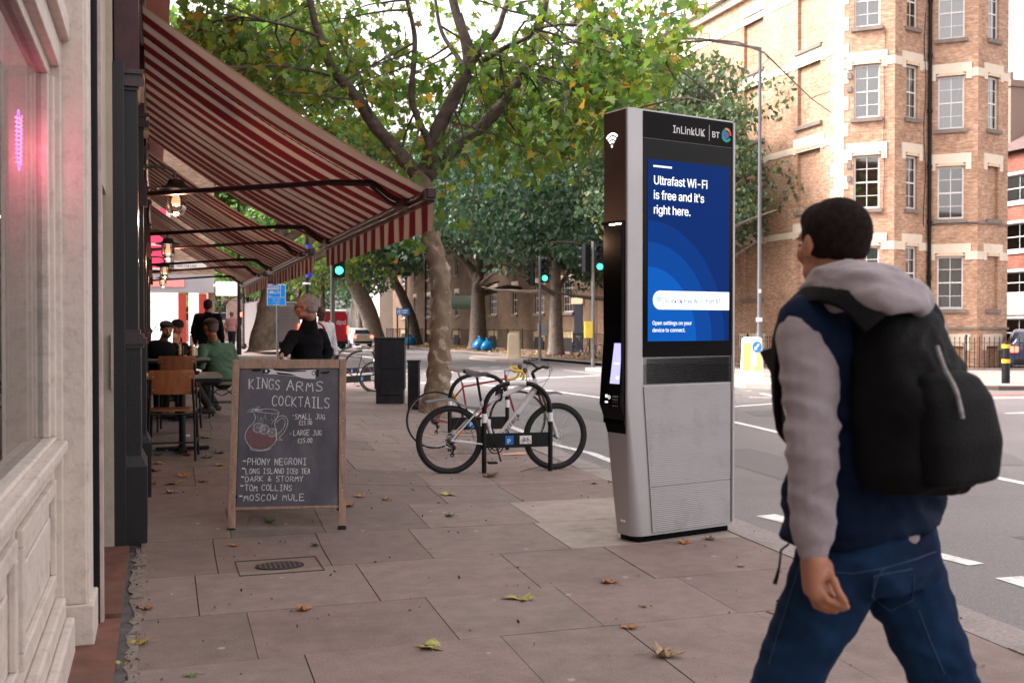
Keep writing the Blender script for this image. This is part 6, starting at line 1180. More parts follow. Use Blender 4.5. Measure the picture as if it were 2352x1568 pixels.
def bslab(nm, m, x0, x1, s0, s1, d0, d1, par=ck, bev=.004):
    mb = MB(); v = [bpt(x, s, d) for d in (d0, d1) for s in (s0, s1) for x in (x0, x1)]; mb.add(v, [(0, 1, 3, 2), (4, 6, 7, 5), (0, 4, 5, 1), (2, 3, 7, 6), (0, 2, 6, 4), (1, 5, 7, 3)]); return mb.build(nm, m, par, bevel=bev)
h = BW/2+.02
for s_ in (-1, 1): l_ = bslab('leg', M_wood, s_*h-.025, s_*h+.025, .05, SL, -.03, .0); bslab('rubber_foot', M_black, s_*h-.03, s_*h+.03, .0, .055, -.036, .006, l_, .01)
bslab('top_rail', M_wood, -h+.026, h-.026, SL-.07, SL-.002, -.028, -.002); bslab('bottom_rail', M_wood, -h+.026, h-.026, .178, .202, -.036, -.014)
M_chk = mat('slate_board', (.125, .118, .14), .75, col2=(.06, .056, .07), vs=3.2, detail=9, bump=.1, bs=50, dirt=.75, dcol=(.19, .175, .195), ds=2.6, stretch=(1, 1, .6))
pan = bslab('board_panel', M_chk, -h+.026, h-.026, .2, SL-.071, -.02, -.012, bev=0)
for s_ in (-1, 1): bslab('inner_bead', M_wdark, s_*(h-.026)-.005, s_*(h-.026)+.005, .205, SL-.075, -.012, -.006, pan, 0)
for s_ in (-1, 1):
    for z in (.3, .55, .8, 1.0): q = bpt(s_*h, z, .001); mb = MB(); mb.ell(q, .006, .003, .006, n=8, m=5); mb.build('screw_head', M_chrome, ck)
for s_ in (-1, 1): mb = MB(); mb.bar((s_*(h-.035)-.02*0, YT*2+.02, 0.02), (s_*(h-.03), YT+.02, HB_-.01), .045, .03, up=(0, 1, 0)); l_ = mb.build('rear_leg', M_wdark, ck, bevel=.004)
mb = MB(); mb.bar((-h+.06, YT*2-.05, .25), (h-.06, YT*2-.05, .25), .03, .05); mb.build('rear_rail', M_wdark, ck)
mb = MB(); mb.bar((-h+.03, YT*2-.065, .26), (-h+.03, .07, .26), .012, .02); mb.build('stay', M_wdark, ck)
KX, KS = BW*1.03/845, SL/1395
def bp(zx, zy, d=.0): return bpt((zx-552)*KX, (1480-zy)*KS, -.011+d)
M_chalk = mat('chalk', (.62, .6, .62), .9, var=.3, vs=60); M_chred = mat('chalk_red', (.19, .095, .10), .9, col2=(.12, .065, .075), vs=60)
rn = random.Random(4)
def chalk(s_, zx0, zx1, zy, hh, th, slope=0, gap=.38):
    n_ = len(s_); mb = MB(); W = (zx1-zx0)*KX; wd = W/((n_)*(1+gap)-gap) if ' ' not in s_ else W/(sum(1.0 if c == ' ' else 1+gap for c in s_)-gap)
    strokes(mb, s_, bp(zx0, zy), Vector((1, 0, 0))-upv*slope*.95, upv, hh*KS, wd, th, gap, .05, rn); mb.build('lettering', M_chalk, pan)
for a in (('KINGS', 228, 475, 322, 82, .0062, .045), ('ARMS', 530, 822, 338, 80, .0062, .05), ('COCKTAILS', 415, 875, 462, 82, .006, .06), ('SMALL JUG', 600, 842, 574, 44, .0042, .02), ('£15.00', 632, 746, 622, 36, .004), ('LARGE JUG', 592, 816, 704, 42, .0042, .02), ('£25.00', 625, 748, 764, 36, .004),
          ('PHONY NEGRONI', 232, 697, 935, 52, .005, .01), ('LONG ISLAND', 220, 520, 1002, 40, .0046, .01), ('ICED TEA', 542, 725, 1008, 40, .0046, .01), ('DARK & STORMY', 218, 672, 1064, 42, .0046, .01), ('TOM COLLINS', 216, 585, 1136, 46, .0048, .01), ('MOSCOW MULE', 210, 680, 1214, 50, .005, .01)): chalk(*a)
mb = MB()
for zx, zy in ((195, 907), (190, 966), (185, 1032), (180, 1100), (173, 1180)): mb.add([bp(zx, zy, .0015), bp(zx+25, zy, .0015), bp(zx+25, zy-10, .0015), bp(zx, zy-10, .0015)], [(0, 1, 2, 3)])
for zx, zy in ((583, 548), (562, 694)): mb.add([bp(zx, zy, .0015), bp(zx+7, zy, .0015), bp(zx+7, zy-7, .0015), bp(zx, zy-7, .0015)], [(0, 1, 2, 3)])
mb.build('bullet_dash', M_chalk, pan)
def line(mb, pts, th, jit=1.5):
    Q = smooth_path([bp(x+rn.uniform(-jit, jit)*.3, y, .0016) for x, y in pts], 4)
    for a, b in zip(Q[:-1], Q[1:]):
        d = b-a
        if d.length < 1e-6: continue
        q = (-nrm).cross(d.normalized())*th*rn.uniform(.4, .6); e = d*.15; mb.quad(a-q-e, b-q+e, b+q+e, a+q-e)
jl = [(270, 520), (285, 560), (270, 600), (230, 640), (208, 690), (212, 735), (245, 785), (270, 805), (330, 818), (390, 805), (440, 765), (458, 715), (452, 660), (440, 610), (455, 565), (472, 520)]
mb = MB(); line(mb, jl, .0035); line(mb, [(250, 795), (260, 815), (330, 825), (400, 812), (408, 800)], .003); line(mb, [(290, 505), (350, 490), (430, 495), (472, 520), (440, 528), (360, 520), (300, 512)], .0028)
line(mb, [(440, 585), (470, 552), (515, 548), (543, 585), (535, 640), (505, 690), (480, 720), (505, 742)], .0032); line(mb, [(455, 600), (480, 572), (510, 568), (522, 600), (510, 645), (475, 685), (450, 705), (462, 735), (505, 742)], .0028)
for cx_, cy_, r_ in ((308, 640, 40), (358, 655, 38), (420, 680, 34)):
    line(mb, [(cx_+r_*math.cos(a), cy_+r_*math.sin(a)) for a in [k*math.pi/6 for k in range(13)]], .0026); line(mb, [(cx_+r_*.78*math.cos(a), cy_+r_*.78*math.sin(a)) for a in [k*math.pi/6 for k in range(13)]], .0016)
    for k in range(8): a = k*math.pi/4; line(mb, [(cx_, cy_), (cx_+r_*.75*math.cos(a), cy_+r_*.75*math.sin(a))], .0014)
for k in range(26):
    a = rn.uniform(math.pi*.75, math.pi*2.1); L_ = rn.uniform(30, 75); x, y = 285+rn.uniform(-25, 30), 505+rn.uniform(-12, 10); line(mb, [(x, y), (x+L_*.6*math.cos(a), y+L_*.3*math.sin(a)-4), (x+L_*math.cos(a), y+L_*.6*math.sin(a))], .0015)
for k in range(22): x, y = rn.uniform(285, 450), rn.uniform(530, 620); line(mb, [(x, y), (x+rn.uniform(-20, 20), y+rn.uniform(10, 40))], .0012)
mb.build('jug_drawing', M_chalk, pan)
pts = [(228, 645), (270, 655), (300, 680), (350, 692), (395, 690), (420, 712), (452, 705), (440, 760), (390, 800), (330, 812), (272, 800), (240, 770), (214, 730), (212, 690)]
mb = MB(); mb.add([bp(x, y, .0008) for x, y in pts], [tuple(range(len(pts)))[::-1]]); mb.build('jug_drink', M_chred, pan)
# peeling sticker along the top
def patch(nm, m, pts, d=.0012): mb = MB(); mb.add([bp(x, y, d) for x, y in pts], [tuple(range(len(pts)))[::-1]]); return mb.build(nm, m, pan)
M_stk = mat('sticker_white', (.6, .58, .62), .4); 
patch('sticker', M_stk, [(345, 155), (410, 160), (470, 175), (560, 178), (660, 175), (765, 172), (760, 248), (680, 245), (600, 225), (520, 218), (440, 208), (345, 205)])
for P_ in ([(237, 160), (320, 160), (322, 178), (280, 186), (250, 178)], [(330, 185), (345, 165), (380, 165), (398, 185), (375, 203), (345, 202)], [(410, 160), (560, 178), (690, 180), (680, 188), (560, 190), (430, 176)], [(440, 190), (560, 205), (610, 222), (520, 215), (460, 208)], [(770, 172), (790, 174), (786, 230), (764, 228)], [(800, 190), (885, 182), (872, 198), (850, 208), (806, 204)], [(728, 195), (745, 180), (764, 184), (762, 212), (740, 218)]): patch('sticker_tear', M_black, P_, .0018)
for x, y in ((362, 182), (747, 200)): patch('stud', M_stk, [(x+11*math.cos(a), y+11*math.sin(a)) for a in [-k*math.pi/6 for k in range(12)]], .004)
# ---------------------------------------------------------------- chairs and tables outside the pub
M_ply = mat('orange_plywood', (.34, .13, .05), .45, col2=(.22, .08, .03), vs=4, stretch=(8, 8, 1), bump=.05, coat=.2); M_leg = mat('black_chair_tube', (.008, .008, .009), .4, spec=.25)
def chair(label, p, rz, s=1.05):
    t = thing('wooden_chair', label, 'chair', p, rz=rz, group='wooden pub chairs'); t.scale = (s,)*3   # faces +y
    mb = MB(); rings = []; vs = []
    for z, w_ in ((.60, .165), (.605, .18), (.62, .19), (.70, .197), (.79, .20), (.81, .195), (.82, .18)):
        rings.append([Vector((w_*x, -.19+.03*(1-x*x)*-1+d-.12*(z-.6), z)) for d, xs in ((0, [-1+i/6 for i in range(13)]), (.011, [1-i/6 for i in range(13)])) for x in xs])
    mb.loft(rings); mb.build('backrest', M_ply, t, smooth=True, angle=50)
    for x in (-.15, .15):
        for z in (.64, .76): mb = MB(); mb.ell((x*1.05, -.205-.12*(z-.6), z), .006, .004, .006, n=8, m=4); mb.build('rivet', M_chrome, t)
    mb = MB(); mb.loft([[Vector((.205*math.copysign(abs(math.cos(a))**.5, math.cos(a)), .02+.20*math.copysign(abs(math.sin(a))**.5, math.sin(a)), z-.015*math.cos(a)**2*0)) for a in [2*math.pi*k/28 for k in range(28)]] for z in (.445, .458)]); mb.build('seat', M_ply, t, bevel=.003)
    for sx in (-1, 1):
        mb = MB(); mb.tube([(sx*.205, -.235, 0), (sx*.195, -.19, .43), (sx*.185, -.205, .62), (sx*.18, -.215, .74)], .0115, 10); mb.build('leg', M_leg, t, smooth=True)
        mb = MB(); mb.tube([(sx*.215, .215, 0), (sx*.20, .17, .42), (sx*.19, .10, .438), (sx*.192, -.17, .42)], .0115, 10); mb.build('leg', M_leg, t, smooth=True)
        mb = MB(); mb.cyl((sx*.204, -.226, .15), (sx*.21, .2, .17), .008, n=8); mb.build('stretcher', M_leg, t)
    mb = MB(); mb.cyl((-.2, -.226, .165), (.2, -.226, .165), .008, n=8); mb.cyl((-.19, -.19, .42), (.19, -.19, .42), .01, n=8); mb.build('stretcher', M_leg, t); return t
p = PD(398, 1050, 10.35); chair('wooden chair with black tube legs nearest the camera, its back to us', (p.x, p.y, gz(p.x, p.y)), R(-4)); pc1 = p
p = PD(412, 1000, 12.35); chair('wooden chair on the far side of the near grey table, below the shiny tins', (p.x, p.y, gz(p.x, p.y)+.02), R(-6)); pc2 = p
p = PD(376, 985, 15.6); chair('wooden chair mostly hidden under the farther table, only its legs showing', (p.x, p.y, gz(p.x, p.y)), R(178))
M_top = mat('grey_green_tabletop', (.2, .22, .2), .35, var=.15, vs=5, coat=.2)
def table(label, x0, x1, y0, y1, zt):
    z = gz((x0+x1)/2, (y0+y1)/2); t = thing('pub_table', label, 'table', ((x0+x1)/2, (y0+y1)/2, z), group='grey pub tables'); w_, d_ = (x1-x0)/2, (y1-y0)/2; H_ = zt-z
    mb = MB(); mb.box((0, 0, H_-.015), (2*w_, 2*d_, .03)); mb.build('tabletop', M_top, t, bevel=.004); mb = MB(); mb.box((0, 0, H_-.045), (2*w_-.06, 2*d_-.06, .03)); mb.build('apron', M_leg, t)
    mb = MB(); mb.cyl((0, 0, .03), (0, 0, H_-.05), .035, n=12); mb.build('pedestal', M_leg, t); mb = MB(); mb.box((0, 0, .02), (.08, d_*1.4, .03)); mb.box((0, 0, .02), (w_*1.4, .08, .03)); mb.build('base', M_leg, t); return t
table('grey topped pub table with a black ashtray behind the nearest wooden chair', -.12, .62, 10.95, 11.85, .97)
table('grey pub table crowded with shiny tins where the men in caps are sitting', -.12, .64, 13.9, 15.0, 1.06)
q = PD(420, 852, 11.2); ash = MB(); ash.lathe([(.035, 0), (.05, .002), (.058, .035), (.052, .036), (.045, .01), (0, .01)], n=20); o = ash.build('ashtray', M_pblack, None, smooth=True, angle=40); o.location = (.36, 11.25, .971); tag(o, 'small black round ashtray on the near grey table', 'ashtray')
t = thing('serving_tray', 'dark tray lying on the farther table under the shiny tins', 'tray', (.28, 14.1, 1.062)); mb = MB(); mb.lathe([(.0, 0), (.22, 0), (.24, .02), (.235, .022), (.21, .006), (0, .006)], n=28); mb.build('tray', mat('brown_tray', (.05, .025, .02), .4), t, smooth=True, angle=30)
M_tin = mat('polished_tin', (.55, .42, .22), .12, metal=1)
for k, (x, y, lb) in enumerate(((.14, 14.05, 'left shiny tin bucket of the three on the farther table'), (.27, 14.1, 'middle golden tin bucket on the farther table'), (.42, 14.05, 'right golden tin bucket on the farther table'))):
    t = thing('tin_bucket', lb, 'bucket', (x, y, 1.069), group='tins on the farther table'); mb = MB(); mb.lathe([(0, 0), (.055, 0), (.062, .14), (.064, .142), (.06, .14), (.054, .01), (0, .01)], n=24); mb.build('bucket', M_tin if k else mat('steel_tin', (.5, .5, .52), .15, metal=1), t, smooth=True, angle=40); mb = MB(); mb.torus((0, -.066, .05), .05, .0025, (.1, 1, .2), 18, 5, .1, 3.0); mb.build('handle', M_chrome, t)
bgp = PD(372, 820, 13.4); 
def soft_bag(p, s): 
    mb = MB(); mb.loft([[Vector((.2*r_*math.cos(a)*(1+.05*math.sin(3*a)), .16*r_*math.sin(a), z)) for a in [2*math.pi*k/20 for k in range(20)]] for z, r_ in ((0, .8), (.03, 1.0), (.09, 1.08), (.15, .98), (.2, .72), (.225, .25))]); o = mb.build('black_bag', mat('black_cloth', (.008, .007, .008), .95, spec=.1, bump=.3, bs=30), None, smooth=True, angle=180); o.location = p; o.scale = (s,)*3; return o
tag(soft_bag((.03, 13.98, 1.062), 1.0), 'bulging black bag on the left end of the farther table', 'bag')
# stool with crossed braces
def stool(label, p, rz):
    t = thing('folding_stool', label, 'stool', p, rz=rz); mb = MB(); mb.box((0, 0, .45), (.36, .28, .035)); mb.build('seat', mat('pale_green_wood', (.24, .28, .16), .7, var=.25, vs=12, stretch=(1, 8, 1)), t, bevel=.004); M_ = mat('green_metal_leg', (.02, .04, .03), .4)
    for sx in (-1, 1):
        for sy in (-1, 1): mb = MB(); mb.bar((sx*.16, sy*.12, 0), (sx*.16, sy*.12, .43), .025, .025, up=(0, 1, 0)); mb.build('leg', M_, t)
    mb = MB(); mb.tube([(-.16, -.12, .28), (-.06, -.12, .37), (.06, -.12, .37), (.16, -.12, .28)], .008, 6); mb.tube([(-.16, -.12, .37), (0, -.12, .29), (.16, -.12, .37)], .008, 6); mb.cyl((-.16, -.12, .2), (.16, -.12, .2), .007, n=6); mb.cyl((-.16, .12, .2), (.16, .12, .2), .007, n=6); mb.build('brace', M_, t); return t
p = PD(514, 955, 14.0); STP = Vector((p.x, p.y, gz(p.x, p.y))); stool('folding stool with green legs and pale seat under the man in the green jacket', STP, R(-14))
# ---------------------------------------------------------------- cycle racks
def rack(label, a, b, htop=.89, scale=1.):
    a, b = Vector(a), Vector(b); W = (b-a).length; t = thing('cycle_rack', label, 'cycle rack', a, rz=math.atan2((b-a).y, (b-a).x), group='black arched cycle racks'); r_ = .024; zs = .56*htop/.89; mb = MB()
    pts = [Vector((0, 0, -.02)), Vector((0, 0, zs))]+[Vector((W/2-W/2*math.copysign(abs(math.cos(k))**.8, math.cos(k)), 0, zs+(htop-zs)*math.sin(k)**.8)) for k in [math.pi*i/18 for i in range(1, 18)]]+[Vector((W, 0, zs)), Vector((W, 0, -.02))]
    mb.tube(pts, r_, 12); mb.build('hoop', mat('rack_black', (.008, .009, .010), .4, spec=.25, var=.4, vs=30), t, smooth=True, angle=60)
    c = len(pts)//2; mb = MB(); mb.tube([pts[c-1], pts[c], pts[c+1]], r_+.0015, 12); mb.build('white_band', M_signw, t, smooth=True)
    for x in (0, W): mb = MB(); mb.cyl((x, 0, zs-.06), (x, 0, zs+.03), r_+.0015, n=12); mb.build('white_band', M_signw, t, smooth=True)
    mb = MB(); mb.box((W/2, 0, .32), (W-.04, .012, .145)); rail = mb.build('rail_plate', mat('rack_black', (0, 0, 0)), t, bevel=.003)
    mb = MB(); mb.box((W*.375, -.008, .32), (.082, .004, .09)); pp = mb.build('parking_plate', M_blue, rail); text('lettering', 'P', M_signw, (W*.375-.024, -.0105, .29), (1, 0, 0), (0, 0, 1), .083, pp, bold=.03)
    mb = MB(); mb.box((W*.62, -.008, .322), (.12, .004, .082)); pp = mb.build('cycle_plate', M_signw, rail); mb = MB(); y_ = -.0115
    for x in (-.032, .032): mb.torus((W*.62+x, y_, .308), .0165, .002, (0, 1, 0), 16, 4)
    c_ = W*.62; mb.tube([(c_-.032, y_, .308), (c_-.012, y_, .333), (c_+.022, y_, .333), (c_-.002, y_, .308), (c_-.032, y_, .308)], .0022, 4); mb.tube([(c_+.032, y_, .308), (c_+.018, y_, .345), (c_+.03, y_, .347)], .0022, 4); mb.tube([(c_-.002, y_, .308), (c_-.018, y_, .342)], .0022, 4); mb.tube([(c_-.026, y_, .343), (c_-.01, y_, .343)], .003, 4); mb.build('cycle_symbol', M_black, pp); return t
rack('front cycle rack with white bands and a blue P plate, holding the white mountain bike', G(1112, 1086), G(1264, 1081))
rack('second cycle rack holding the red racing bike, just behind the front rack', G(1033, 1036), G(1165, 1032), .89)
rack('cycle rack left of the tall cabinet, holding the purple bike', G(792, 906), G(892, 898), .93)
rack('cycle rack farthest back, behind the one with the purple bike', G(775, 882), G(860, 876), .93)
# ---------------------------------------------------------------- bicycles
def bike(name, label, A, B, rw, tw, cf, kind, geo, detail=True, flip=1, lean=3):
    """A, B: ground points under rear and front wheel; local x runs forward"""
    A, B = Vector(A), Vector(B); d = B-A; wb = d.length; t = thing(name, label, 'bicycle', A, rz=math.atan2(d.y, d.x), group='parked bicycles'); t.rotation_euler = (R(lean), 0, math.atan2(d.y, d.x))
    M_f = mat('frame_'+name+label[:6], cf, .3, coat=.5); z0 = rw; N = 40 if detail else 24; M_rim = mat('rim_dark', (.03, .03, .032), .35, metal=.5) if kind == 'mtb' else mat('rim_silver', (.4, .4, .42), .3, metal=.9)
    for nm, x in (('rear', 0), ('front', wb)):
        mb = MB(); mb.torus((x, 0, z0), rw-tw, tw, (0, 1, 0), 56, 8)
        if kind == 'mtb':
            for k in range(96):
                a = 2*math.pi*k/96
                for yy in (-.55, 0, .55):
                    a2 = a+(.03 if yy == 0 else 0); r_ = rw+(.001 if yy == 0 else -tw*.22); mb.box((x+r_*math.cos(a2), yy*tw*1.3, z0+r_*math.sin(a2)), (.007, .013, .014), M=Matrix.Rotation(-a2, 3, 'Y'))
        w_ = mb.build('wheel', M_tyre, t, smooth=(kind != 'mtb')); mb = MB(); rr_ = rw-2*tw; mb.torus((x, 0, z0), rr_+.002, .007, (0, 1, 0), 48, 6, ry=.011); mb.build('rim', M_rim, w_, smooth=True)
        mb = MB()
        for k in range(28 if detail else 14):
            a = 2*math.pi*k/(28 if detail else 14); s_ = 1 if k % 2 else -1; a3 = a+(.35 if k % 4 < 2 else -.35); mb.tube([(x+.022*math.cos(a3), s_*.028, z0+.022*math.sin(a3)), (x+rr_*math.cos(a), 0, z0+rr_*math.sin(a))], .0012, 3, False)
        mb.build('spokes', M_chrome, w_); mb = MB(); mb.cyl((x, -.045, z0), (x, .045, z0), .017, n=10); mb.build('hub', M_pblack if kind == 'mtb' else M_chrome, w_)
        if kind == 'mtb': mb = MB(); mb.torus((x, -.04, z0), .075, .004, (0, 1, 0), 28, 4, ry=.001); mb.torus((x, -.04, z0), .045, .003, (0, 1, 0), 20, 4, ry=.001); [mb.tube([(x+.03*math.cos(k), -.04, z0+.03*math.sin(k)), (x+.078*math.cos(k+.4), -.04, z0+.078*math.sin(k+.4))], .003, 3) for k in [i*math.pi/4 for i in range(8)]]; mb.build('brake_disc', M_chrome, w_)
    g = {k: Vector((v[0], 0, v[1])) for k, v in geo.items()}; BBp, ST, HT, HBt = g['bb'], g['st'], g['ht'], g['hb']; fr = MB(); R1 = .022 if kind == 'mtb' else .0145
    fr.tube([ST, BBp], R1*.85, 10); fr.tube([HBt+(HT-HBt)*.25, BBp], R1*1.55 if kind == 'mtb' else R1, 12); fr.tube([HT-(HT-HBt)*.2, ST-(ST-BBp)*.08], R1*(1.15 if kind == 'mtb' else .9), 10); fr.tube([HT+(HT-HBt)*.1, HBt], R1*1.1, 12)
    for s_ in (-1, 1): fr.tube([BBp+Vector((-.03, s_*.03, 0)), (0, s_*.06, z0)], .009, 8); fr.tube([ST-(ST-BBp)*.1+Vector((0, s_*.012, 0)), (.0, s_*.06, z0)], .008, 8)
    frame = fr.build('frame', M_f, t, smooth=True); fx = Vector((wb, 0, z0)); mf = M_f if kind != 'mtb' else mat('fork_white', (.6, .6, .62), .3)
    for s_ in (-1, 1):
        mb = MB(); cr = HBt+(fx-HBt)*.08
        if kind == 'mtb': md_ = HBt+(fx-HBt)*.5; mb.tube([cr+Vector((0, s_*.055, 0)), md_+Vector((0, s_*.055, 0))], .014, 8); mb.build('fork', mat('fork_stanchion', (.16, .12, .1), .3, metal=.6), t, smooth=True); mb = MB(); mb.tube([md_+Vector((0, s_*.055, .02)), fx+Vector((0, s_*.055, 0))], .019, 8); mb.build('fork_lower', mf, t, smooth=True)
        else: mb.tube([cr+Vector((0, s_*.045, 0)), HBt+(fx-HBt)*.7+Vector((-.01, s_*.048, 0)), fx+Vector((0, s_*.048, 0))], .009, 8); mb.build('fork', mf, t, smooth=True)
    if kind == 'mtb': mb = MB(); mb.box(HBt+Vector((.01, 0, -.03)), (.05, .15, .05)); mb.build('fork_crown', M_pblack, t, bevel=.01)
    sd_ = g['sd']; mb = MB(); mb.tube([ST, sd_-Vector((0, 0, .03))], .0135, 8); mb.build('seat_post', M_pblack if kind == 'mtb' else M_chrome, t, smooth=True)
    mb = MB(); rings = []
    for x, w_, z, h_ in ((-.14, .03, .03, .012), (-.13, .065, .03, .02), (-.09, .078, .022, .025), (-.02, .06, .006, .025), (.04, .028, .002, .02), (.11, .02, .0, .018), (.14, .012, -.008, .008)): rings.append([sd_+Vector((x, w_*math.cos(a), z+h_*math.sin(a)-.3*w_*abs(math.cos(a))**3)) for a in [2*math.pi*k/14 for k in range(14)]])
    mb.loft(rings); mb.build('saddle', mat('saddle_'+kind, (.06, .05, .05) if kind == 'mtb' else (.22, .18, .15), .6), t, smooth=True)
    if detail: mb = MB(); [mb.tube([sd_+Vector((-.1, s_*.02, 0)), sd_+Vector((-.03, s_*.02, -.03)), sd_+Vector((.04, s_*.02, -.03)), sd_+Vector((.1, s_*.01, -.005))], .003, 4) for s_ in (-1, 1)]; mb.build('saddle_rails', M_chrome, t)
    # drivetrain
    mb = MB(); mb.torus(BBp+Vector((0, -.05, 0)), .08, .006, (0, 1, 0), 32, 5, ry=.002); mb.torus(BBp+Vector((0, -.05, 0)), .05, .005, (0, 1, 0), 24, 5, ry=.002); [mb.tube([BBp+Vector((0, -.05, 0)), BBp+Vector((.078*math.cos(k), -.05, .078*math.sin(k)))], .006, 4) for k in [i*math.pi*2/5 for i in range(5)]]; ca = g.get('ck', Vector((.17*math.cos(.6), 0, -.17*math.sin(.6)*.3)))
    mb.bar(BBp+Vector((0, -.07, 0)), BBp+Vector((.05, -.07, -.16)), .012, .022, up=(0, 1, 0)); mb.build('crankset', M_pblack if kind == 'mtb' else M_chrome, t); mb = MB(); mb.bar(BBp+Vector((0, .07, 0)), BBp+Vector((-.05, .07, .16)), .012, .022, up=(0, 1, 0)); mb.cyl(BBp+Vector((0, -.06, 0)), BBp+Vector((0, .075, 0)), .012, n=8); mb.build('crank_arm', M_pblack if kind == 'mtb' else M_chrome, t)
    for s_ in (-1, 1): mb = MB(); mb.box(BBp+Vector((-s_*-.05 if s_ < 0 else -.05, s_*.11, -.16 if s_ < 0 else .16)), (.09, .07, .02)); mb.build('pedal', M_pblack, t, bevel=.004)
    mb = MB(); [mb.torus((0, -.03-.004*k, z0), .05-.005*k if k else .052, .002, (0, 1, 0), 20, 4, ry=.001) for k in range(6)]; mb.lathe([(.0, 0), (.05, 0), (.045, .012), (.02, .03), (0, .03)], (0, -.028, z0), 18, axis=(0, -1, 0)); mb.build('sprockets', mat('steel_grey', (.12, .12, .13), .4, metal=.7), t)
    mb = MB(); mb.tube([(0, -.045, z0+.045), BBp+Vector((0, -.05, .08))], .003, 4); mb.tube([(.02, -.045, z0-.13), BBp+Vector((0, -.05, -.08))], .003, 4); mb.build('chain', M_pblack, t)
    mb = MB(); mb.tube([(.0, -.05, z0-.02), (.03, -.055, z0-.07), (.01, -.055, z0-.14)], [.015, .01, .01], 6); mb.torus((.03, -.055, z0-.07), .018, .005, (0, 1, 0), 12, 4); mb.torus((.01, -.055, z0-.14), .018, .005, (0, 1, 0), 12, 4); mb.build('derailleur', M_pblack, t)
    sx_ = (HT-HBt).normalized(); stp = HT+sx_*.07
    if kind == 'mtb':
        mb = MB(); e = stp+Vector((.065, 0, .045)); mb.tube([HT, stp], .017, 8); mb.tube([stp, e], .016, 8); mb.build('stem', M_pblack, t, smooth=True); mb = MB(); mb.tube([e+Vector((-.03, .33, .035)), e+Vector((-.005, .16, .03)), e+Vector((0, .04, 0)), e+Vector((0, -.04, 0)), e+Vector((-.005, -.16, .03)), e+Vector((-.03, -.33, .035))], .0125, 8); mb.build('handlebar', M_pblack, t, smooth=True)
        for s_ in (-1, 1): mb = MB(); mb.cyl(e+Vector((-.03, s_*.335, .035)), e+Vector((-.015, s_*.22, .033)), .017, n=10); mb.build('grip', mat('grip', (.06, .055, .055), .8), t); mb = MB(); mb.tube([e+Vector((.0, s_*.2, .03)), e+Vector((.05, s_*.24, .01)), e+Vector((.045, s_*.3, .0))], .005, 5); mb.build('brake_lever', M_chrome, t)
        mb = MB(); mb.tube(smooth_path([e+Vector((.03, -.2, .03)), e+Vector((.11, -.1, .0)), e+Vector((.09, -.02, -.12)), HBt+Vector((.03, -.02, 0))], 5), .0025, 4); mb.tube(smooth_path([e+Vector((.03, .2, .03)), e+Vector((.13, .1, .05)), e+Vector((.12, 0, -.1)), HBt+Vector((.0, .03, .05))], 5), .0025, 4); mb.tube(smooth_path([e+Vector((.03, .22, .03)), e+Vector((-.05, .1, .12)), e+Vector((-.12, 0, .0)), HT+Vector((-.03, .02, -.05))], 5), .0025, 4); mb.build('cables', M_pblack, t)
        # short clip-on mudguards
        for (P_, w0) in (([ST+Vector((-.0, 0, -.06)), Vector((.16, 0, z0+rw+.0)), Vector((-.0, 0, z0+rw+.075)), Vector((-.2, 0, z0+rw+.062)), Vector((-.26, 0, z0+rw+.05))], .045), ([HBt+Vector((-.03, 0, -.045)), HBt+Vector((.06, 0, -.04)), HBt+Vector((.18, 0, -.03)), HBt+Vector((.26, 0, -.05))], .045)):
            mb = MB(); Q = smooth_path(P_, 4); rings = [[q+Vector((0, w0*(1 if 0 < i < len(Q)-1 else .4)*x, -.02*x*x+dz)) for dz, xs in ((0, (-1, -.5, 0, .5, 1)), (-.004, (1, .5, 0, -.5, -1))) for x in xs] for i, q in enumerate(Q)]; mb.loft(rings); mb.build('mudguard', mat('mudguard_grey', (.11, .10, .11), .35), t, smooth=True, angle=60)
        dv = (BBp-HBt).normalized(); up_ = Vector((0, -1, 0)).cross(dv)*1; st_ = BBp-dv*.10+Vector((0, -.0355, 0)); upx = Vector((-dv.z, 0, dv.x)); upx = upx if upx.z > 0 else -upx
        text('lettering', 'carrera', M_pblack, st_-dv*.02-upx*.012, -dv, upx, .088, frame, bold=.012, sx=1.15, thick=.001, spacing=1.1)
        mb = MB(); mb.tube([ST+Vector((0, -.024, -.04)), ST+Vector((.1, -.024, -.09))], .006, 5); mb.tube([Vector((.06, -.065, z0+.03)), Vector((.12, -.055, z0+.1))], .007, 5); mb.build('orange_decal', mat('orange_decal', (.75, .25, .08), .4), frame)
        mb = MB(); q = ST+(HT-ST)*.33; mb.torus(q+Vector((0, 0, -.02)), .05, .011, (1, .3, 0), 18, 6); mb.box(q+Vector((0, -.03, .03)), (.06, .04, .05)); mb.build('cycle_lock', M_pblack, t, smooth=True)
    elif kind == 'road':
        e = stp+Vector((.09, 0, .01)); mb = MB(); mb.tube([HT, stp, e], .013, 8); mb.build('stem', M_chrome, t, smooth=True); M_tape = mat('yellow_tape', (.72, .5, .04), .6)
        for s_ in (-1, 1):
            mb = MB(); mb.tube(smooth_path([e, e+Vector((0, s_*.19, 0)), e+Vector((.07, s_*.2, .005)), e+Vector((.11, s_*.2, -.04)), e+Vector((.09, s_*.2, -.11)), e+Vector((.02, s_*.2, -.14)), e+Vector((-.03, s_*.2, -.14))], 4), .016, 8); mb.build('handlebar', M_tape, t, smooth=True)
            mb = MB(); mb.ell(e+Vector((.12, s_*.2, .01)), .03, .017, .04, n=8, m=6); mb.tube([e+Vector((.13, s_*.2, 0)), e+Vector((.15, s_*.2, -.06)), e+Vector((.13, s_*.2, -.12))], .006, 5); mb.build('brake_lever', mat('hood_brown', (.1, .06, .05), .6), t)
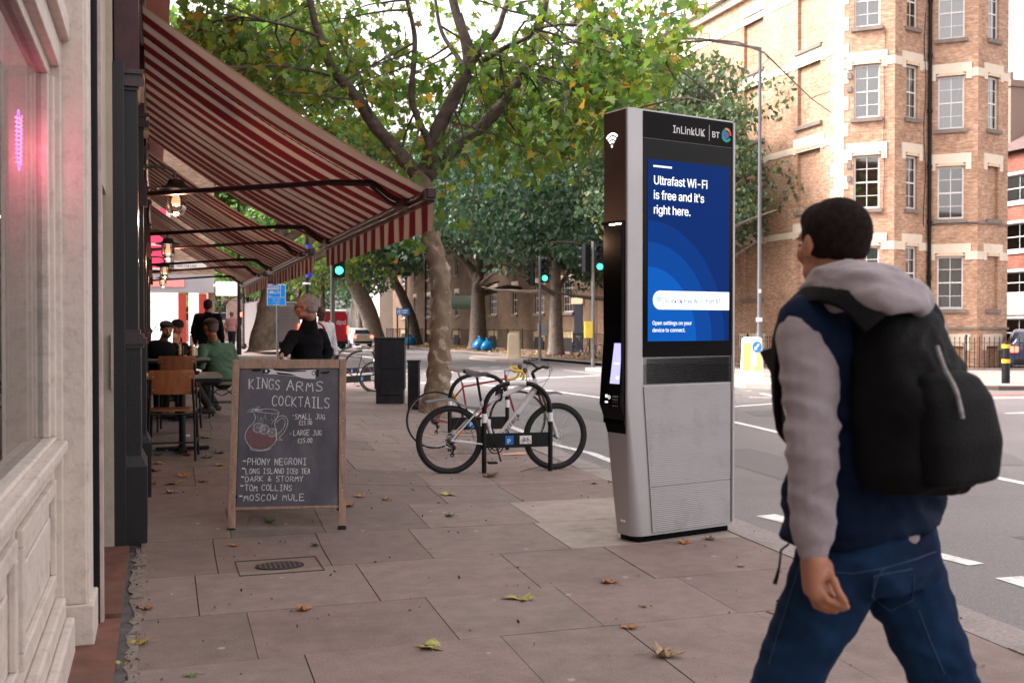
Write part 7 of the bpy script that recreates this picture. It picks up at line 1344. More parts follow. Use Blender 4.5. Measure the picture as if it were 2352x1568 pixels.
            mb = MB(); mb.tube(smooth_path([e+Vector((.13, s_*.2, .03)), e+Vector((.1, s_*.14, .14)), e+Vector((.0, s_*.05, .1)), HT+Vector((0, 0, -.08))], 6), .002, 4); mb.build('cables', M_chrome, t)
        mb = MB(); mb.tube([BBp+(ST-BBp)*.35+Vector((-.1, 0, .02)), ST+Vector((-.12, 0, -.08))], .0, 4) if 0 else mb.tube([ST+Vector((-.05, .03, -.22)), ST+Vector((-.13, .03, -.1))], .018, 8); mb.build('yellow_pump', mat('yellow_tape', (0, 0, 0)), t, smooth=True)
    else:
        e = stp+Vector((.06, 0, .02)); mb = MB(); mb.tube([HT, stp, e], .012, 8); mb.build('stem', M_pblack, t); mb = MB(); mb.tube([e+Vector((-.05, .27, .03)), e, e+Vector((-.05, -.27, .03))], .012, 6); mb.tube([e+Vector((-.05, -.27, .03)), e+Vector((.12, -.27, .10))], .014, 6); mb.tube([e+Vector((-.05, .27, .03)), e+Vector((.12, .27, .10))], .014, 6); mb.build('handlebar', M_pblack, t)
        mb = MB(); mb.torus((0, 0, z0), rw+.02, .018, (0, 1, 0), 20, 5, math.pi*.0+.2-math.pi, -.3, .004); mb.build('mudguard', M_pblack, t)
    return t
A1, B1 = G(1032, 1088), G(1274, 1077); 
bike('mountain_bike', 'white mountain bike with knobbly tyres and clip on mudguards, locked to the front rack', A1, B1, .338, .027, (.62, .62, .64), 'mtb', dict(bb=(.46, .275), st=(.315, .715), ht=(.875, .925), hb=(.915, .83), sd=(.27, .985)), lean=3)
A2, B2 = G(999, 1030), G(1188, 1027)
bike('racing_bike', 'red racing bike with yellow handlebar tape and a brown saddle, behind the white mountain bike', A2, B2, .345, .013, (.38, .04, .03), 'road', dict(bb=(.41, .27), st=(.32, .78), ht=(.84, .86), hb=(.86, .72), sd=(.275, .945)), lean=4)
A3, B3 = G(862, 899), G(752, 900)
bike('purple_bike', 'purplish city bike with pale saddle, parked between the white haired man and the cabinet', A3, B3, .34, .018, (.22, .07, .09), 'city', dict(bb=(.43, .28), st=(.30, .80), ht=(.86, .84), hb=(.90, .68), sd=(.27, .97)), detail=False, lean=-3)
q0, q1 = PX(1320, 820, 19.0), PX(1375, 820, 19.0)
bike('green_bike', 'black bike with green tyres leaning at the far railings beside the yellow box', (19.0, PX(1322, 820, 19.).y, ZR+.1), (19.0+.4, PX(1322, 820, 19.).y-1., ZR+.1), .34, .02, (.02, .02, .02), 'city', dict(bb=(.43, .28), st=(.30, .80), ht=(.86, .84), hb=(.90, .68), sd=(.27, .97)), detail=False)
bike('grey_bike', 'grey bike on the far pavement partly behind the display pillar', (18.8, PX(1378, 820, 18.8).y, ZR+.1), (18.8+.4, PX(1378, 820, 18.8).y-1., ZR+.1), .34, .018, (.25, .27, .32), 'city', dict(bb=(.43, .28), st=(.30, .80), ht=(.86, .84), hb=(.90, .68), sd=(.27, .97)), detail=False)
# ---------------------------------------------------------------- people
def organic(nm, mb, m, par, vox=.012, it=6, fold=None, seed=0):
    o = mb.build(nm, m, None, smooth=True, angle=180)
    r_ = o.modifiers.new('r', 'REMESH'); r_.mode = 'VOXEL'; r_.voxel_size = vox
    s_ = o.modifiers.new('s', 'SMOOTH'); s_.factor = .5; s_.iterations = it
    evalmesh(o); me = o.data; n_ = len(me.vertices)
    if fold:
        from mathutils import noise
        co = np.empty(n_*3); me.vertices.foreach_get('co', co); co = co.reshape(-1, 3); nr = np.empty(n_*3); me.vertices.foreach_get('normal', nr); nr = nr.reshape(-1, 3)
        amp = np.zeros(n_)
        for (c, rad, dirv, fr, a) in fold:
            c = np.array(c); dv = np.array(dirv, float); dv /= np.linalg.norm(dv); q = co-c; d2 = (q**2).sum(1); w_ = np.exp(-d2/rad**2); idx = np.nonzero(w_ > .04)[0]; al = q@dv; pp = q-al[:, None]*dv
            sc = fr/5.
            for i in idx:
                x, y, z = pp[i]*sc*.45; v = noise.noise(Vector((x+al[i]*sc*1.5*dv[0]+seed, y+al[i]*sc*1.5*dv[1], z+al[i]*sc*1.5*dv[2]))); v2 = noise.noise(Vector((x*2.3+al[i]*sc*3*dv[0], y*2.3+al[i]*sc*3*dv[1]+7, z*2.3+al[i]*sc*3*dv[2])))
                amp[i] += a*w_[i]*((1-abs(v)*3.2)+.35*(1-abs(v2)*3)-.35)
        co += nr*amp[:, None]; me.vertices.foreach_set('co', co.reshape(-1))
    me.polygons.foreach_set('use_smooth', [True]*len(me.polygons)); me.materials.clear(); me.materials.append(m); me.update()
    if par: loc(o, par)
    return o
def skin(c, nm): return mat('skin_'+nm, c, .5, var=.08, vs=12, spec=.35)
def basis(f, u=(0, 0, 1)):
    f = Vector(f).normalized(); r_ = f.cross(Vector(u)).normalized(); u = r_.cross(f); return Matrix((r_, f, u)).transposed()
def head_parts(mb, c, M, s=1.):
    P = lambda x, y, z: Vector(c)+M@Vector((x, y, z))*s; E = lambda x, y, z, a, b, d: mb.ell(P(x, y, z), a*s, b*s, d*s, M=M, n=18, m=12)
    E(0, -.012, .030, .076, .095, .086); E(0, .022, -.03, .06, .062, .07); E(0, .056, -.085, .026, .024, .022); E(0, .07, .03, .05, .018, .02)
    for x in (-1, 1):
        E(x*.038, .05, -.018, .026, .03, .026); E(x*.0805, -.006, -.002, .007, .017, .031); E(x*.079, -.0, -.022, .007, .012, .012); E(x*.045, .018, -.065, .02, .035, .025)
    mb.cap(P(0, .088, .015), P(0, .109, -.020), .009*s, .013*s); E(0, .1, -.026, .017, .013, .009); E(0, .086, -.050, .022, .012, .006); E(0, .085, -.059, .019, .012, .007)
def eyes(par, c, M, s=1.):
    mb = MB(); 
    for x in (-.031, .031): mb.ell(Vector(c)+M@Vector((x, .082, .007))*s, .010*s, .005*s, .0045*s, M=M, n=10, m=6)
    loc(mb.build('eyes', mat('eye_dark', (.03, .02, .018), .3), None, smooth=True), par)
    mb = MB()
    for x in (-.031, .031): mb.tube([Vector(c)+M@Vector((x-.016, .083, .024))*s, Vector(c)+M@Vector((x, .088, .028))*s, Vector(c)+M@Vector((x+.016, .083, .024))*s], .002*s, 5)
    loc(mb.build('eyebrows', mat('brow_dark', (.03, .022, .018), .9), None), par)
def hand_parts(mb, w_, d, n_, L=.185, curl=.5, side=1, thumb=True, grip=0):
    """w_: wrist, d: direction of the hand, n_: palm normal (fingers curl towards it)"""
    d = Vector(d).normalized(); n_ = Vector(n_); n_ = (n_-d*n_.dot(d)).normalized(); s_ = d.cross(n_)*side; k = L/.185
    for t, wd in ((-.33, .0), (-.11, 0), (.11, 0), (.33, 0)): mb.cap(Vector(w_)+s_*t*.045*k, Vector(w_)+d*.088*k+s_*t*.088*k, .017*k, .0125*k, 8)
    for i, (t, l, r_) in enumerate(((-.40, .078, .0078), (-.14, .088, .0085), (.13, .082, .0085), (.38, .062, .0058))):
        p = Vector(w_)+d*.092*k+s_*t*.088*k; a = curl*(1+.12*i); q = d
        for j, f in enumerate((.45, .32, .23)):
            q = (q*math.cos(a)+n_*math.sin(a)).normalized(); e = p+q*l*f*k; mb.cap(p, e, r_*k*(1-.08*j), r_*k*(1-.08*(j+1)), 8); 
            # turn the bending plane along with the finger
            n2 = (n_-q*n_.dot(q)); n_q = n2.normalized() if n2.length > .1 else n_; p = e; d_, nn_ = q, n_q; a = curl*(.9+.1*i); q = d_; n_ = nn_
        n_ = Vector(s_).cross(d)*(1 if side > 0 else 1); n_ = -n_ if n_.dot(d.cross(s_)) > 0 and False else n_
        n_ = (s_.cross(d)*side).normalized() if (s_.cross(d)*side).length > 0 else n_
    if thumb:
        nn = (s_.cross(d)*side).normalized(); p = Vector(w_)+d*.02*k-s_*.035*k; q1 = (d*.75-s_*.6+nn*.25).normalized(); e = p+q1*.045*k; mb.cap(p, e, .0135*k, .011*k, 8); q2 = (d*.9-s_*.1+nn*.4).normalized(); e2 = e+q2*.032*k; mb.cap(e, e2, .0105*k, .0095*k, 8); q3 = (d*.85+s_*.15+nn*.5).normalized(); mb.cap(e2, e2+q3*.026*k, .0095*k, .0078*k, 8)
# ---- the man walking past in the foreground
DW = 2.7
Q = lambda x, y, dd=0: PD(x, y, DW+dd)
fw = (RT*-.574+FW*.819); lf = (RT*-.819-FW*.574)
gp = Q(2000, 1300); wm = thing('person', 'man walking past with dark cropped hair, grey hoodie, navy body warmer and blue jeans', 'person', (gp.x, gp.y, 0))
SK = skin((.42, .19, .115), 'tan')
HF = (RT*-math.sin(R(23))+FW*math.cos(R(23))); HM = basis(HF); HC = Q(1910, 566, -.02)
shL, elL, wrL = Q(1856, 770, -.10), Q(1866, 1010, -.17), Q(1868, 1268, -.20)
shR, elR, wrR = Q(2110, 775, .14), Q(2010, 1010, .32), Q(1812, 905, .26)
hipL, knL, anL = Q(1930, 1300, -.04), Q(1762, 1640, .05), None; hipR, knR = Q(2062, 1300, .08), Q(2202, 1640, -.03)
anL = G(1590, 1880)+Vector((0, 0, .09)); anL = PD(1600, 1850, 3.02); anR = PD(2330, 1990, 2.5)
mb = MB(); head_parts(mb, HC, HM, .97); nb = HC+HM@Vector((0, -.02, -.06)); nk = Q(1960, 720, 0); mb.cap(nb, nk, .056, .062); mb.cap(nb+HM@Vector((0, -.02, .03)), nk+fw*-.02, .05, .06)
ch, pv = Q(1985, 850, .02), Q(1998, 1240, .02)
mb.cap(ch, pv, .085, .08); mb.cap(shL, shR, .06, .06); mb.cap(shL, elL, .045, .038); mb.cap(elL, wrL, .036, .027); mb.cap(shR, elR, .045, .038); mb.cap(elR, wrR, .036, .026)
for a, b, c in ((hipL, knL, anL), (hipR, knR, anR)): mb.cap(pv, a, .09, .08); mb.cap(a, b, .075, .05); mb.cap(b, c, .048, .035)
# left hand, relaxed, fingers curling back
hd = lambda x, y, dd=0: Q(x, y, -.20+dd)
mb.cap(wrL, hd(1874, 1290), .030, .031, 10)
for a, b, r0, r1 in (((1858, 1290, .01), (1862, 1352, .005), .021, .019), ((1872, 1290, -.015), (1874, 1362, -.02), .024, .02), ((1884, 1295, 0), (1890, 1350, 0), .024, .02), ((1893, 1300, .02), (1903, 1340, .02), .022, .018)): mb.cap(hd(*a), hd(*b), r0, r1, 10)
for pts, r0 in (([(1862, 1360, .012), (1874, 1390, .01), (1900, 1401, .008), (1921, 1403, .006)], .0095), ([(1872, 1362, -.012), (1889, 1388, -.016), (1914, 1396, -.014), (1938, 1397, -.01)], .0102), ([(1884, 1355, -.03), (1900, 1376, -.034), (1924, 1388, -.03), (1946, 1393, -.024)], .0102), ([(1893, 1348, -.008), (1909, 1364, -.004), (1928, 1378, .0), (1944, 1387, .002)], .0098), ([(1896, 1312, -.01), (1914, 1330, -.035), (1924, 1356, -.042), (1941, 1382, -.036)], .0115)):
    P_ = [hd(*p) for p in pts]
    for i in range(3): mb.cap(P_[i], P_[i+1], r0*(1-.07*i), r0*(1-.07*(i+1)), 8)
# right hand round the phone
ph_c = Q(1784, 858, .30); mb.cap(wrR, Q(1800, 886, .29), .026, .026, 10)
for x0, y0, x1, y1, x2, y2, dd in ((1803, 872, 1786, 862, 1776, 868, .30), (1803, 882, 1786, 872, 1777, 877, .31), (1804, 891, 1788, 883, 1780, 887, .32), (1805, 899, 1791, 893, 1784, 896, .33), (1800, 878, 1788, 866, 1784, 856, .26)): mb.cap(Q(x0, y0, .29), Q(x1, y1, dd), .0095, .009, 8); mb.cap(Q(x1, y1, dd), Q(x2, y2, dd+(.01 if dd > .27 else 0)), .009, .008, 8)
organic('body', mb, SK, wm, .0052, 2)
eyes(wm, HC, HM, .97)
mb = MB(); Pn = lambda x, y, z: HC+HM@Vector((x, y, z))
mb.ell(Pn(0, -.020, .034), .0805, .095, .0875, M=HM, n=24, m=16); mb.ell(Pn(0, -.052, -.004), .063, .054, .048, M=HM, n=20, m=12); mb.ell(Pn(0, .02, .065), .066, .063, .05, M=HM, n=20, m=12)
organic('hair', mb, mat('cropped_hair', (.022, .014, .012), .9, var=.45, vs=60, bump=1., bs=330, detail=2, spec=.1), wm, .007, 3)
def rr_ring(c, hw, hd_, z): return [Vector((c.x, c.y, z))+lf*(hw*math.copysign(abs(math.cos(a))**.75, math.cos(a)))+fw*(hd_*math.copysign(abs(math.sin(a))**.8, math.sin(a))) for a in [2*math.pi*k/28 for k in range(28)]]
M_hood = mat('grey_marl_fabric', (.33, .285, .31), .95, var=.10, vs=26, bump=.35, bs=380, detail=6, sheen=.3)
mb = MB()
for s_, e_, w_, rs_ in ((shL, elL, wrL, (.078, .064, .054, .040)), (shR, elR, wrR, (.078, .064, .052, .042))):
    mb.cap(s_, LERP(s_, e_, .5), rs_[0], rs_[0]*.93); mb.cap(LERP(s_, e_, .4), e_, rs_[0]*.92, rs_[1]); mb.cap(e_, LERP(e_, w_, .75), rs_[1]*1.02, rs_[2]); mb.cap(LERP(e_, w_, .7), LERP(e_, w_, .80), rs_[2], rs_[2]*.97)
    mb.cap(LERP(e_, w_, .80), LERP(e_, w_, .97), rs_[3], rs_[3]*.97)
mb.cap(Q(1900, 760, -.05), Q(2090, 765, .12), .085, .085); mb.cap(pv+Vector((0, 0, .02)), pv+Vector((0, 0, .05)), .14, .13)
F_ = [(LERP(shL, elL, .75), .14, (.35, 0, 1), 58, .006), (LERP(elL, wrL, .15), .13, (-.45, 0, 1), 62, .0058), (LERP(elL, wrL, .62), .13, (.5, .2, 1), 66, .0045), (LERP(shL, elL, .2), .12, (1, .3, -.6), 50, .005)]
organic('hoodie', mb, M_hood, wm, .009, 4, F_, 1)
# hood lying in folds on the shoulders
mb = MB()
for pts, r_ in (([(1852, 672, -.02), (1880, 640, -.10), (1945, 622, -.17), (2020, 630, -.17), (2075, 655, -.1), (2090, 680, .02)], .030), ([(1862, 694, -.06), (1900, 664, -.15), (1970, 650, -.22), (2050, 660, -.22), (2110, 680, -.14), (2120, 705, -.02)], .034), ([(1885, 710, -.08), (1930, 690, -.17), (2000, 684, -.25), (2070, 690, -.24), (2120, 700, -.16)], .035)):
    P_ = smooth_path([Q(*p) for p in pts], 4); mb.tube(P_, [r_*(.75+.25*math.sin(math.pi*i/(len(P_)-1))) for i in range(len(P_))], 12)
mb.tube([Q(1850, 690, .05), Q(1838, 720, .06), Q(1900, 720, .15), Q(1990, 690, .2), Q(2080, 690, .1)], .04, 12)
organic('hood', mb, M_hood, wm, .009, 3, [(Q(1990, 660, -.2), .22, (.2, .1, 1), 80, .007)], 2)
mb = MB(); mb.loft([rr_ring(LERP(ch, pv, 1)+fw*.03, w_, d_, z) for w_, d_, z in ((.15, .1, Q(1998, 1160).z), (.196, .143, Q(1998, 1190).z), (.198, .146, Q(1998, 1222).z), (.15, .1, Q(1998, 1228).z))]); organic('hoodie_hem', mb, M_hood, wm, .009, 3)
M_vest = mat('navy_quilted_fabric', (.003, .010, .032), .85, var=.4, vs=5, bump=.25, bs=200, spec=.15)
mb = MB()
zt_, zb_ = Q(1985, 735).z, Q(1998, 1225).z
def tilt(rg, k): c = sum(rg, Vector())/len(rg); return [p+Vector((0, 0, (p-c).dot(RT)*k)) for p in rg]
mb.loft([tilt(rr_ring(LERP(ch, pv, t)+fw*(.02*clamp((t-.3)/.5)), w_, d_, LERP(zt_, zb_, t)), .13*clamp((t-.6)/.4)) for t, w_, d_ in ((-.10, .09, .06), (0, .165, .10), (.12, .20, .125), (.35, .205, .135), (.6, .20, .15), (.85, .212, .165), (.98, .218, .17), (1.0, .212, .165))])
mb.cap(Q(1880, 745, -.06), Q(2090, 748, .1), .088, .088); mb.cap(Q(1862, 752, -.085), Q(1885, 800, -.10), .088, .086); mb.cap(Q(1885, 790, -.08), Q(1925, 900, -.06), .085, .09)
organic('body_warmer', mb, M_vest, wm, .009, 4, [(Q(1900, 1150, -.1), .3, (0, 0, 1), 46, .013), (Q(2050, 1150, 0), .3, (.3, 0, 1), 46, .013)], 3)
mb = MB(); P_ = [Q(1812, 1248, .02), Q(1794, 1262, .01), Q(1790, 1300, .01), Q(1784, 1325, .02), Q(1779, 1340, .02)]; mb.tube(P_, [.003, .003, .003, .005, .006], 6); loc(mb.build('drawcord', M_black, None), wm)
M_jean = mat('blue_denim', (.013, .042, .105), .9, spec=.12, col2=(.0035, .011, .035), vs=4.2, bump=.35, bs=450, detail=4)
mb = MB(); mb.loft([rr_ring(LERP(ch, pv, t), w_, d_, z) for t, w_, d_, z in ((1, .178, .125, Q(1998, 1190).z), (1, .185, .135, Q(1998, 1240).z), (1.02, .19, .145, Q(1998, 1300).z), (1.04, .17, .13, Q(1998, 1350).z))])
for a, b, c, o1 in ((hipL, knL, anL, 0), (hipR, knR, anR, 0)): mb.cap(a+Vector((0, 0, .0)), LERP(a, b, .45), .112, .097); mb.cap(LERP(a, b, .4), b, .098, .074); mb.cap(b, LERP(b, c, .5), .076, .068); mb.cap(LERP(b, c, .45), LERP(b, c, .95), .068, .062)
organic('jeans', mb, M_jean, wm, .010, 5, [(hipL, .2, (.5, 0, 1), 42, .0085), (hipR, .22, (-.7, 0, 1), 44, .0095), (knL, .2, (-.3, .1, 1), 58, .010), (knR, .2, (.4, .1, 1), 56, .010)], 4)
M_seam = mat('denim_seam', (.035, .07, .14), .9)
def onsurf(o, vx, vy, off=.0015):
    o_ = o.matrix_world.inverted() if False else None; d_ = ray(vx, vy).normalized(); ok, hit_, nn_, _ = o.ray_cast(CP, d_); return hit_+nn_*off if ok else None
jo = [o for o in bpy.data.objects if o.name.startswith('jeans')][-1]
for pts in ([(1850, 1304), (1900, 1312), (1960, 1316), (2030, 1304), (2100, 1284), (2160, 1262)], [(2008, 1322), (2006, 1372), (2044, 1402), (2096, 1378), (2100, 1306)], [(1836, 1300), (1812, 1380), (1786, 1460), (1762, 1540)], [(2008, 1322), (2060, 1312), (2100, 1304)], [(2030, 1304), (2016, 1322), (2000, 1380)], [(2110, 1400), (2140, 1480), (2176, 1560)]):
    hp = [h_ for h_ in (onsurf(jo, x, y) for x, y in [(LERP(a[0], b[0], k/6), LERP(a[1], b[1], k/6)) for a, b in zip(pts[:-1], pts[1:]) for k in range(6)]) if h_]
    if len(hp) > 3: mb = MB(); mb.tube(hp, .0016, 5); loc(mb.build('seam', M_seam, None), wm)
for a, kn in ((anL, knL), (anR, knR)):
    mb = MB(); t_ = fw if kn is knL else (fw*.8-Vector((0, 0, .6))); c = Vector((a.x, a.y, max(.05, a.z-.04))); mb.cap(c-fw*.05, c+t_*.14, .045, .038); mb.cap(a, c, .045, .05); organic('shoe', mb, M_pblack, wm, .012, 3)
# phone in his right hand
mb = MB(); Mp = Matrix((lf, (ph_c-CP).normalized(), Vector((0, 0, 1)))).transposed(); tl_ = Matrix.Rotation(R(-28), 3, FW); mb.box((0, 0, 0), (.009, .058, .118)); o = mb.build('phone', mat('phone_black', (.01, .01, .012), .2), None, bevel=.004); o.location = ph_c+Vector((0, 0, .018)); o.rotation_euler = (tl_@basis(fw)).to_euler(); tag(o, 'black phone held up in front of him by the walking man', 'phone')
# backpack
bk = -fw; bc = Q(2086, 888, -.13); pk = thing('backpack', 'large plain black backpack worn by the walking man', 'backpack', bc); M_pack = mat('black_nylon', (.006, .006, .007), .75, var=.3, vs=6, bump=.3, bs=120, spec=.12)
ux, uy, uz = lf, bk, (Vector((0, 0, 1))*.985+bk*-.12).normalized()
def pr(z, hw, d0, d1, dx=0, n_=32, e=.55): return [bc+uz*z+ux*(dx+hw*math.copysign(abs(math.cos(a))**e, math.cos(a)))+uy*((d0+d1)/2+(d1-d0)/2*math.copysign(abs(math.sin(a))**e, math.sin(a))) for a in [2*math.pi*k/n_ for k in range(n_)]]
mb = MB(); mb.loft([pr(*a) for a in ((-.248, .09, -.06, .03), (-.238, .14, -.085, .10), (-.19, .155, -.09, .130), (-.09, .160, -.09, .138), (.0, .153, -.09, .122), (.08, .138, -.09, .097), (.15, .118, -.085, .065), (.205, .088, -.08, .02), (.232, .055, -.075, -.01), (.24, .02, -.06, -.03))])
organic('main_compartment', mb, M_pack, pk, .009, 5, [(bc+uy*.1+uz*.05, .2, ux*.6+uz, 40, .014), (bc+uy*.1-uz*.12, .2, ux-uz*.3, 36, .012)], 5)
mb = MB(); mb.loft([pr(*a, e=.6) for a in ((-.225, .10, .08, .115), (-.21, .125, .07, .155), (-.12, .13, .07, .175), (-.02, .12, .07, .165), (.03, .10, .07, .14), (.045, .05, .07, .12))]); organic('front_pocket', mb, M_pack, pk, .009, 4)
zp = lambda x, y, z: bc+ux*x+uy*y+uz*z
mb = MB(); mb.tube(smooth_path([zp(.055, .125, .10), zp(.06, .142, .05), (zp(.062, .166, -.0)), zp(.07, .180, -.06)], 4), .0055, 6); loc(mb.build('zip_strip', mat('worn_grey_zip', (.30, .28, .29), .5, var=.5, vs=40), None), pk)
mb = MB(); mb.box(zp(-.118, .125, -.17), (.02, .012, .03)); loc(mb.build('tag', mat('grey_tag', (.2, .25, .25), .5), None), pk)
mb = MB(); mb.tube(smooth_path([zp(.02, -.05, .23), zp(0.0, -.06, .29), zp(-.03, -.05, .235)], 5), .008, 6); loc(mb.build('grab_handle', M_pack, None), pk)
def strap(pts, w_=.055, t_=.012, nm='shoulder_strap'):
    P_ = smooth_path(pts, 5); rings = []
    for i, p in enumerate(P_):
        tg = (P_[min(i+1, len(P_)-1)]-P_[max(i-1, 0)]).normalized(); o_ = (p-LERP(ch, Q(1985, 735), .5)).normalized(); sd_ = tg.cross(o_).normalized(); nn = sd_.cross(tg)
        rings.append([p+sd_*w_/2*a+nn*t_*b for a, b in ((-1, 0), (-.9, .9), (0, 1.3), (.9, .9), (1, 0), (.9, -.5), (-.9, -.5))])
    mb = MB(); mb.loft(rings); return loc(mb.build(nm, M_pack, None, smooth=True, angle=60), pk)
strap([Q(2010, 745, -.26), Q(1960, 693, -.24), Q(1900, 672, -.17), Q(1848, 688, -.08), Q(1808, 735, -.02), Q(1789, 795, .02), Q(1787, 880, .08), Q(1800, 980, .1), Q(1850, 1040, .02)], .062, .014)
strap([Q(2060, 745, -.16), Q(2110, 690, -.04), Q(2130, 700, .12), Q(2110, 760, .26), Q(2080, 860, .30)], .06)
# ---- the others: joints given as picture columns/rows at a depth, then built as solid figures
def figure(label, J, top, bottom, skinc, nm, hair=None, cap=None, H=1., vox=.014, headf=(0, 1, 0), seat=False, extra=None, fold=.008, beard=None, shoes=(.03, .03, .03), glasses=False, group=None):
    pv = J['pv']; t = thing('person', label, 'person', (pv.x, pv.y, J['an1'].z-.08), group=group); M_s = skin(skinc, nm); s = H; hm = basis(headf); hc = J['hd']
    mb = MB(); head_parts(mb, hc, hm, s); nb_ = hc+hm@Vector((0, -.025, -.07))*s; nk_ = J['nk']; mb.cap(nb_, nk_, .053*s, .06*s)
    ch_ = J['ch']; mb.cap(ch_, pv, .1*s, .1*s)
    A_ = [(J['s1'], J['e1'], J['w1']), (J['s2'], J['e2'], J['w2'])]; L_ = [(J['h1'], J['k1'], J['an1']), (J['h2'], J['k2'], J['an2'])]
    for a, b, c in A_: mb.cap(ch_, a, .06*s, .05*s); mb.cap(a, b, .04*s, .036*s); mb.cap(b, c, .034*s, .026*s)
    for a, b, c in L_: mb.cap(pv, a, .08*s, .075*s); mb.cap(a, b, .07*s, .045*s); mb.cap(b, c, .045*s, .032*s)
    for (a, b, c), hdv in zip(A_, (J.get('f1'), J.get('f2'))):
        d_ = Vector(hdv) if hdv else (c-b); hand_parts(mb, c, d_, (ch_-c)+Vector((0, 0, .05)), .18*s, .45)
    organic('body', mb, M_s, t, vox*.62, 1); eyes(t, hc, hm, s); pn = lambda x, y, z: hc+hm@Vector((x, y, z))*s
    if hair:
        mb = MB(); mb.ell(pn(0, -.022, .036), .081*s, .094*s, .087*s, M=hm, n=20, m=14); mb.ell(pn(0, -.05, -.012), .070*s, .058*s, .058*s, M=hm, n=16, m=10); organic('hair', mb, mat('hair_'+nm, hair, .85, var=.3, vs=40, bump=.5, bs=300), t, .008, 2)
    if cap:
        mb = MB(); mb.ell(pn(0, -.012, .062), .090*s, .104*s, .062*s, M=hm, n=20, m=12)
        if cap[0] == 'flat': mb.ell(pn(0, .075, .045), .062*s, .06*s, .012*s, M=hm, n=16, m=8)
        organic('cap', mb, mat('cap_'+nm, cap[1], .9, var=.25, vs=30, bump=.3, bs=200), t, .008, 2)
    if beard: mb = MB(); mb.ell(pn(0, .040, -.074), .050*s, .048*s, .036*s, M=hm, n=16, m=10); mb.ell(pn(0, .092, -.040), .026*s, .012*s, .006*s, M=hm, n=12, m=6); organic('beard', mb, mat('beard_'+nm, beard, .95), t, .007, 1)
    if glasses: mb = MB(); [mb.torus(pn(x, .092, .005), .022*s, .0022, hm@Vector((0, 1, 0)), 18, 5) for x in (-.032, .032)]; [mb.tube([pn(x*.055, .09, .008), pn(x*.083, -.005, .008)], .002, 5) for x in (-1, 1)]; mb.tube([pn(-.012, .095, .006), pn(.012, .095, .006)], .002, 5); loc(mb.build('glasses', M_pblack, None), t)
    # jacket
    mt, ct = top; M_t = mat('top_'+nm, ct, .9, var=.2, vs=6, bump=.3, bs=160, spec=.1); mb = MB(); ax = (J['s2']-J['s1']).normalized(); fx = Vector((0, 0, 1)).cross(ax).normalized(); rings = []
    sw = (J['s2']-J['s1']).length/2
    for tt, w_, d_ in ((-.12, .45, .075), (0, .92, .11), (.2, 1.02, .135), (.55, .95, .135), (.9, .98, .145), (1.08, .95, .14)):
        c = LERP(LERP(J['s1'], J['s2'], .5), pv, tt); rings.append([c+ax*(sw*w_*math.copysign(abs(math.cos(a))**.8, math.cos(a)))+fx*(d_*s*math.copysign(abs(math.sin(a))**.85, math.sin(a))) for a in [2*math.pi*k/22 for k in range(22)]])
    mb.loft(rings); mb.cap(LERP(J['s1'], J['s2'], .08)-Vector((0, 0, .02)), LERP(J['s1'], J['s2'], .92)-Vector((0, 0, .02)), .082*s, .082*s)
    for a, b, c in A_: mb.cap(a, b, .066*s, .056*s); mb.cap(b, LERP(b, c, .93), .058*s, .042*s)
    mb.cap(nk_-Vector((0, 0, .03)), nk_+Vector((0, 0, .012)), .068*s, .066*s); mb.cap(nk_-Vector((0, 0, .02)), LERP(J['s1'], J['s2'], .5)-Vector((0, 0, .05)), .066*s, .115*s); organic(mt, mb, M_t, t, vox*.8, 3, [(J['e1'], .14, (.3, 0, 1), 55, fold), (J['e2'], .14, (-.3, 0, 1), 55, fold), (LERP(ch_, pv, .6), .28, (.4, .2, 1), 34, fold*1.2)])
    mb = MB(); M_b = mat('bottom_'+nm, bottom, .9, var=.2, vs=6, bump=.2, bs=150, spec=.1); mb.cap(pv+Vector((0, 0, .04)), pv-Vector((0, 0, .03)), .145*s, .14*s)
    for a, b, c in L_: mb.cap(pv, a, .11*s, .1*s); mb.cap(a, b, .095*s, .07*s); mb.cap(b, LERP(b, c, .95), .068*s, .052*s)
    organic('trousers', mb, M_b, t, vox*.9, 3, [(J['k1'], .15, (0, 0, 1), 60, fold), (J['k2'], .15, (0, 0, 1), 60, fold)])
    td = Vector(J.get('toe', fx)).normalized()
    for a in (J['an1'], J['an2']): mb = MB(); c = a-Vector((0, 0, .04)); mb.cap(c-td*.04*s, c+td*.15*s, .042*s, .036*s); mb.cap(a, c, .04*s, .042*s); organic('shoe', mb, mat('shoe_%s' % nm, shoes, .6), t, vox, 2)
    return t
def standing(vx, vtop, d, gzv, fwd, shw=.2, H=None, stride=.12):
    """joint set of a standing figure; fwd as (right, away) of the camera; height from the top of the head"""
    top = PD(vx, vtop, d); g = Vector((top.x, top.y, gzv)); H = H or (top.z-gzv); s = H/1.76; f = (RT*fwd[0]+FW*fwd[1]).normalized(); l = Vector((0, 0, 1)).cross(f); U = Vector((0, 0, 1)); P_ = lambda x, y, z: g+l*(x*s)+f*(y*s)+U*(z*s)
    return s, P_, dict(hd=P_(0, .03, 1.645), nk=P_(0, 0, 1.47), ch=P_(0, 0, 1.28), pv=P_(0, 0, .97), s1=P_(shw, 0, 1.43), s2=P_(-shw, 0, 1.43), e1=P_(shw+.07, -.03, 1.14), e2=P_(-shw-.07, -.03, 1.14), w1=P_(shw+.07, .07, .90), w2=P_(-shw-.07, .07, .90),
        h1=P_(.09, 0, .92), h2=P_(-.09, 0, .92), k1=P_(.1, stride*.6+.03, .50), k2=P_(-.1, -stride*.4, .50), an1=P_(.1, stride, .09), an2=P_(-.1, -stride, .09), toe=f), f
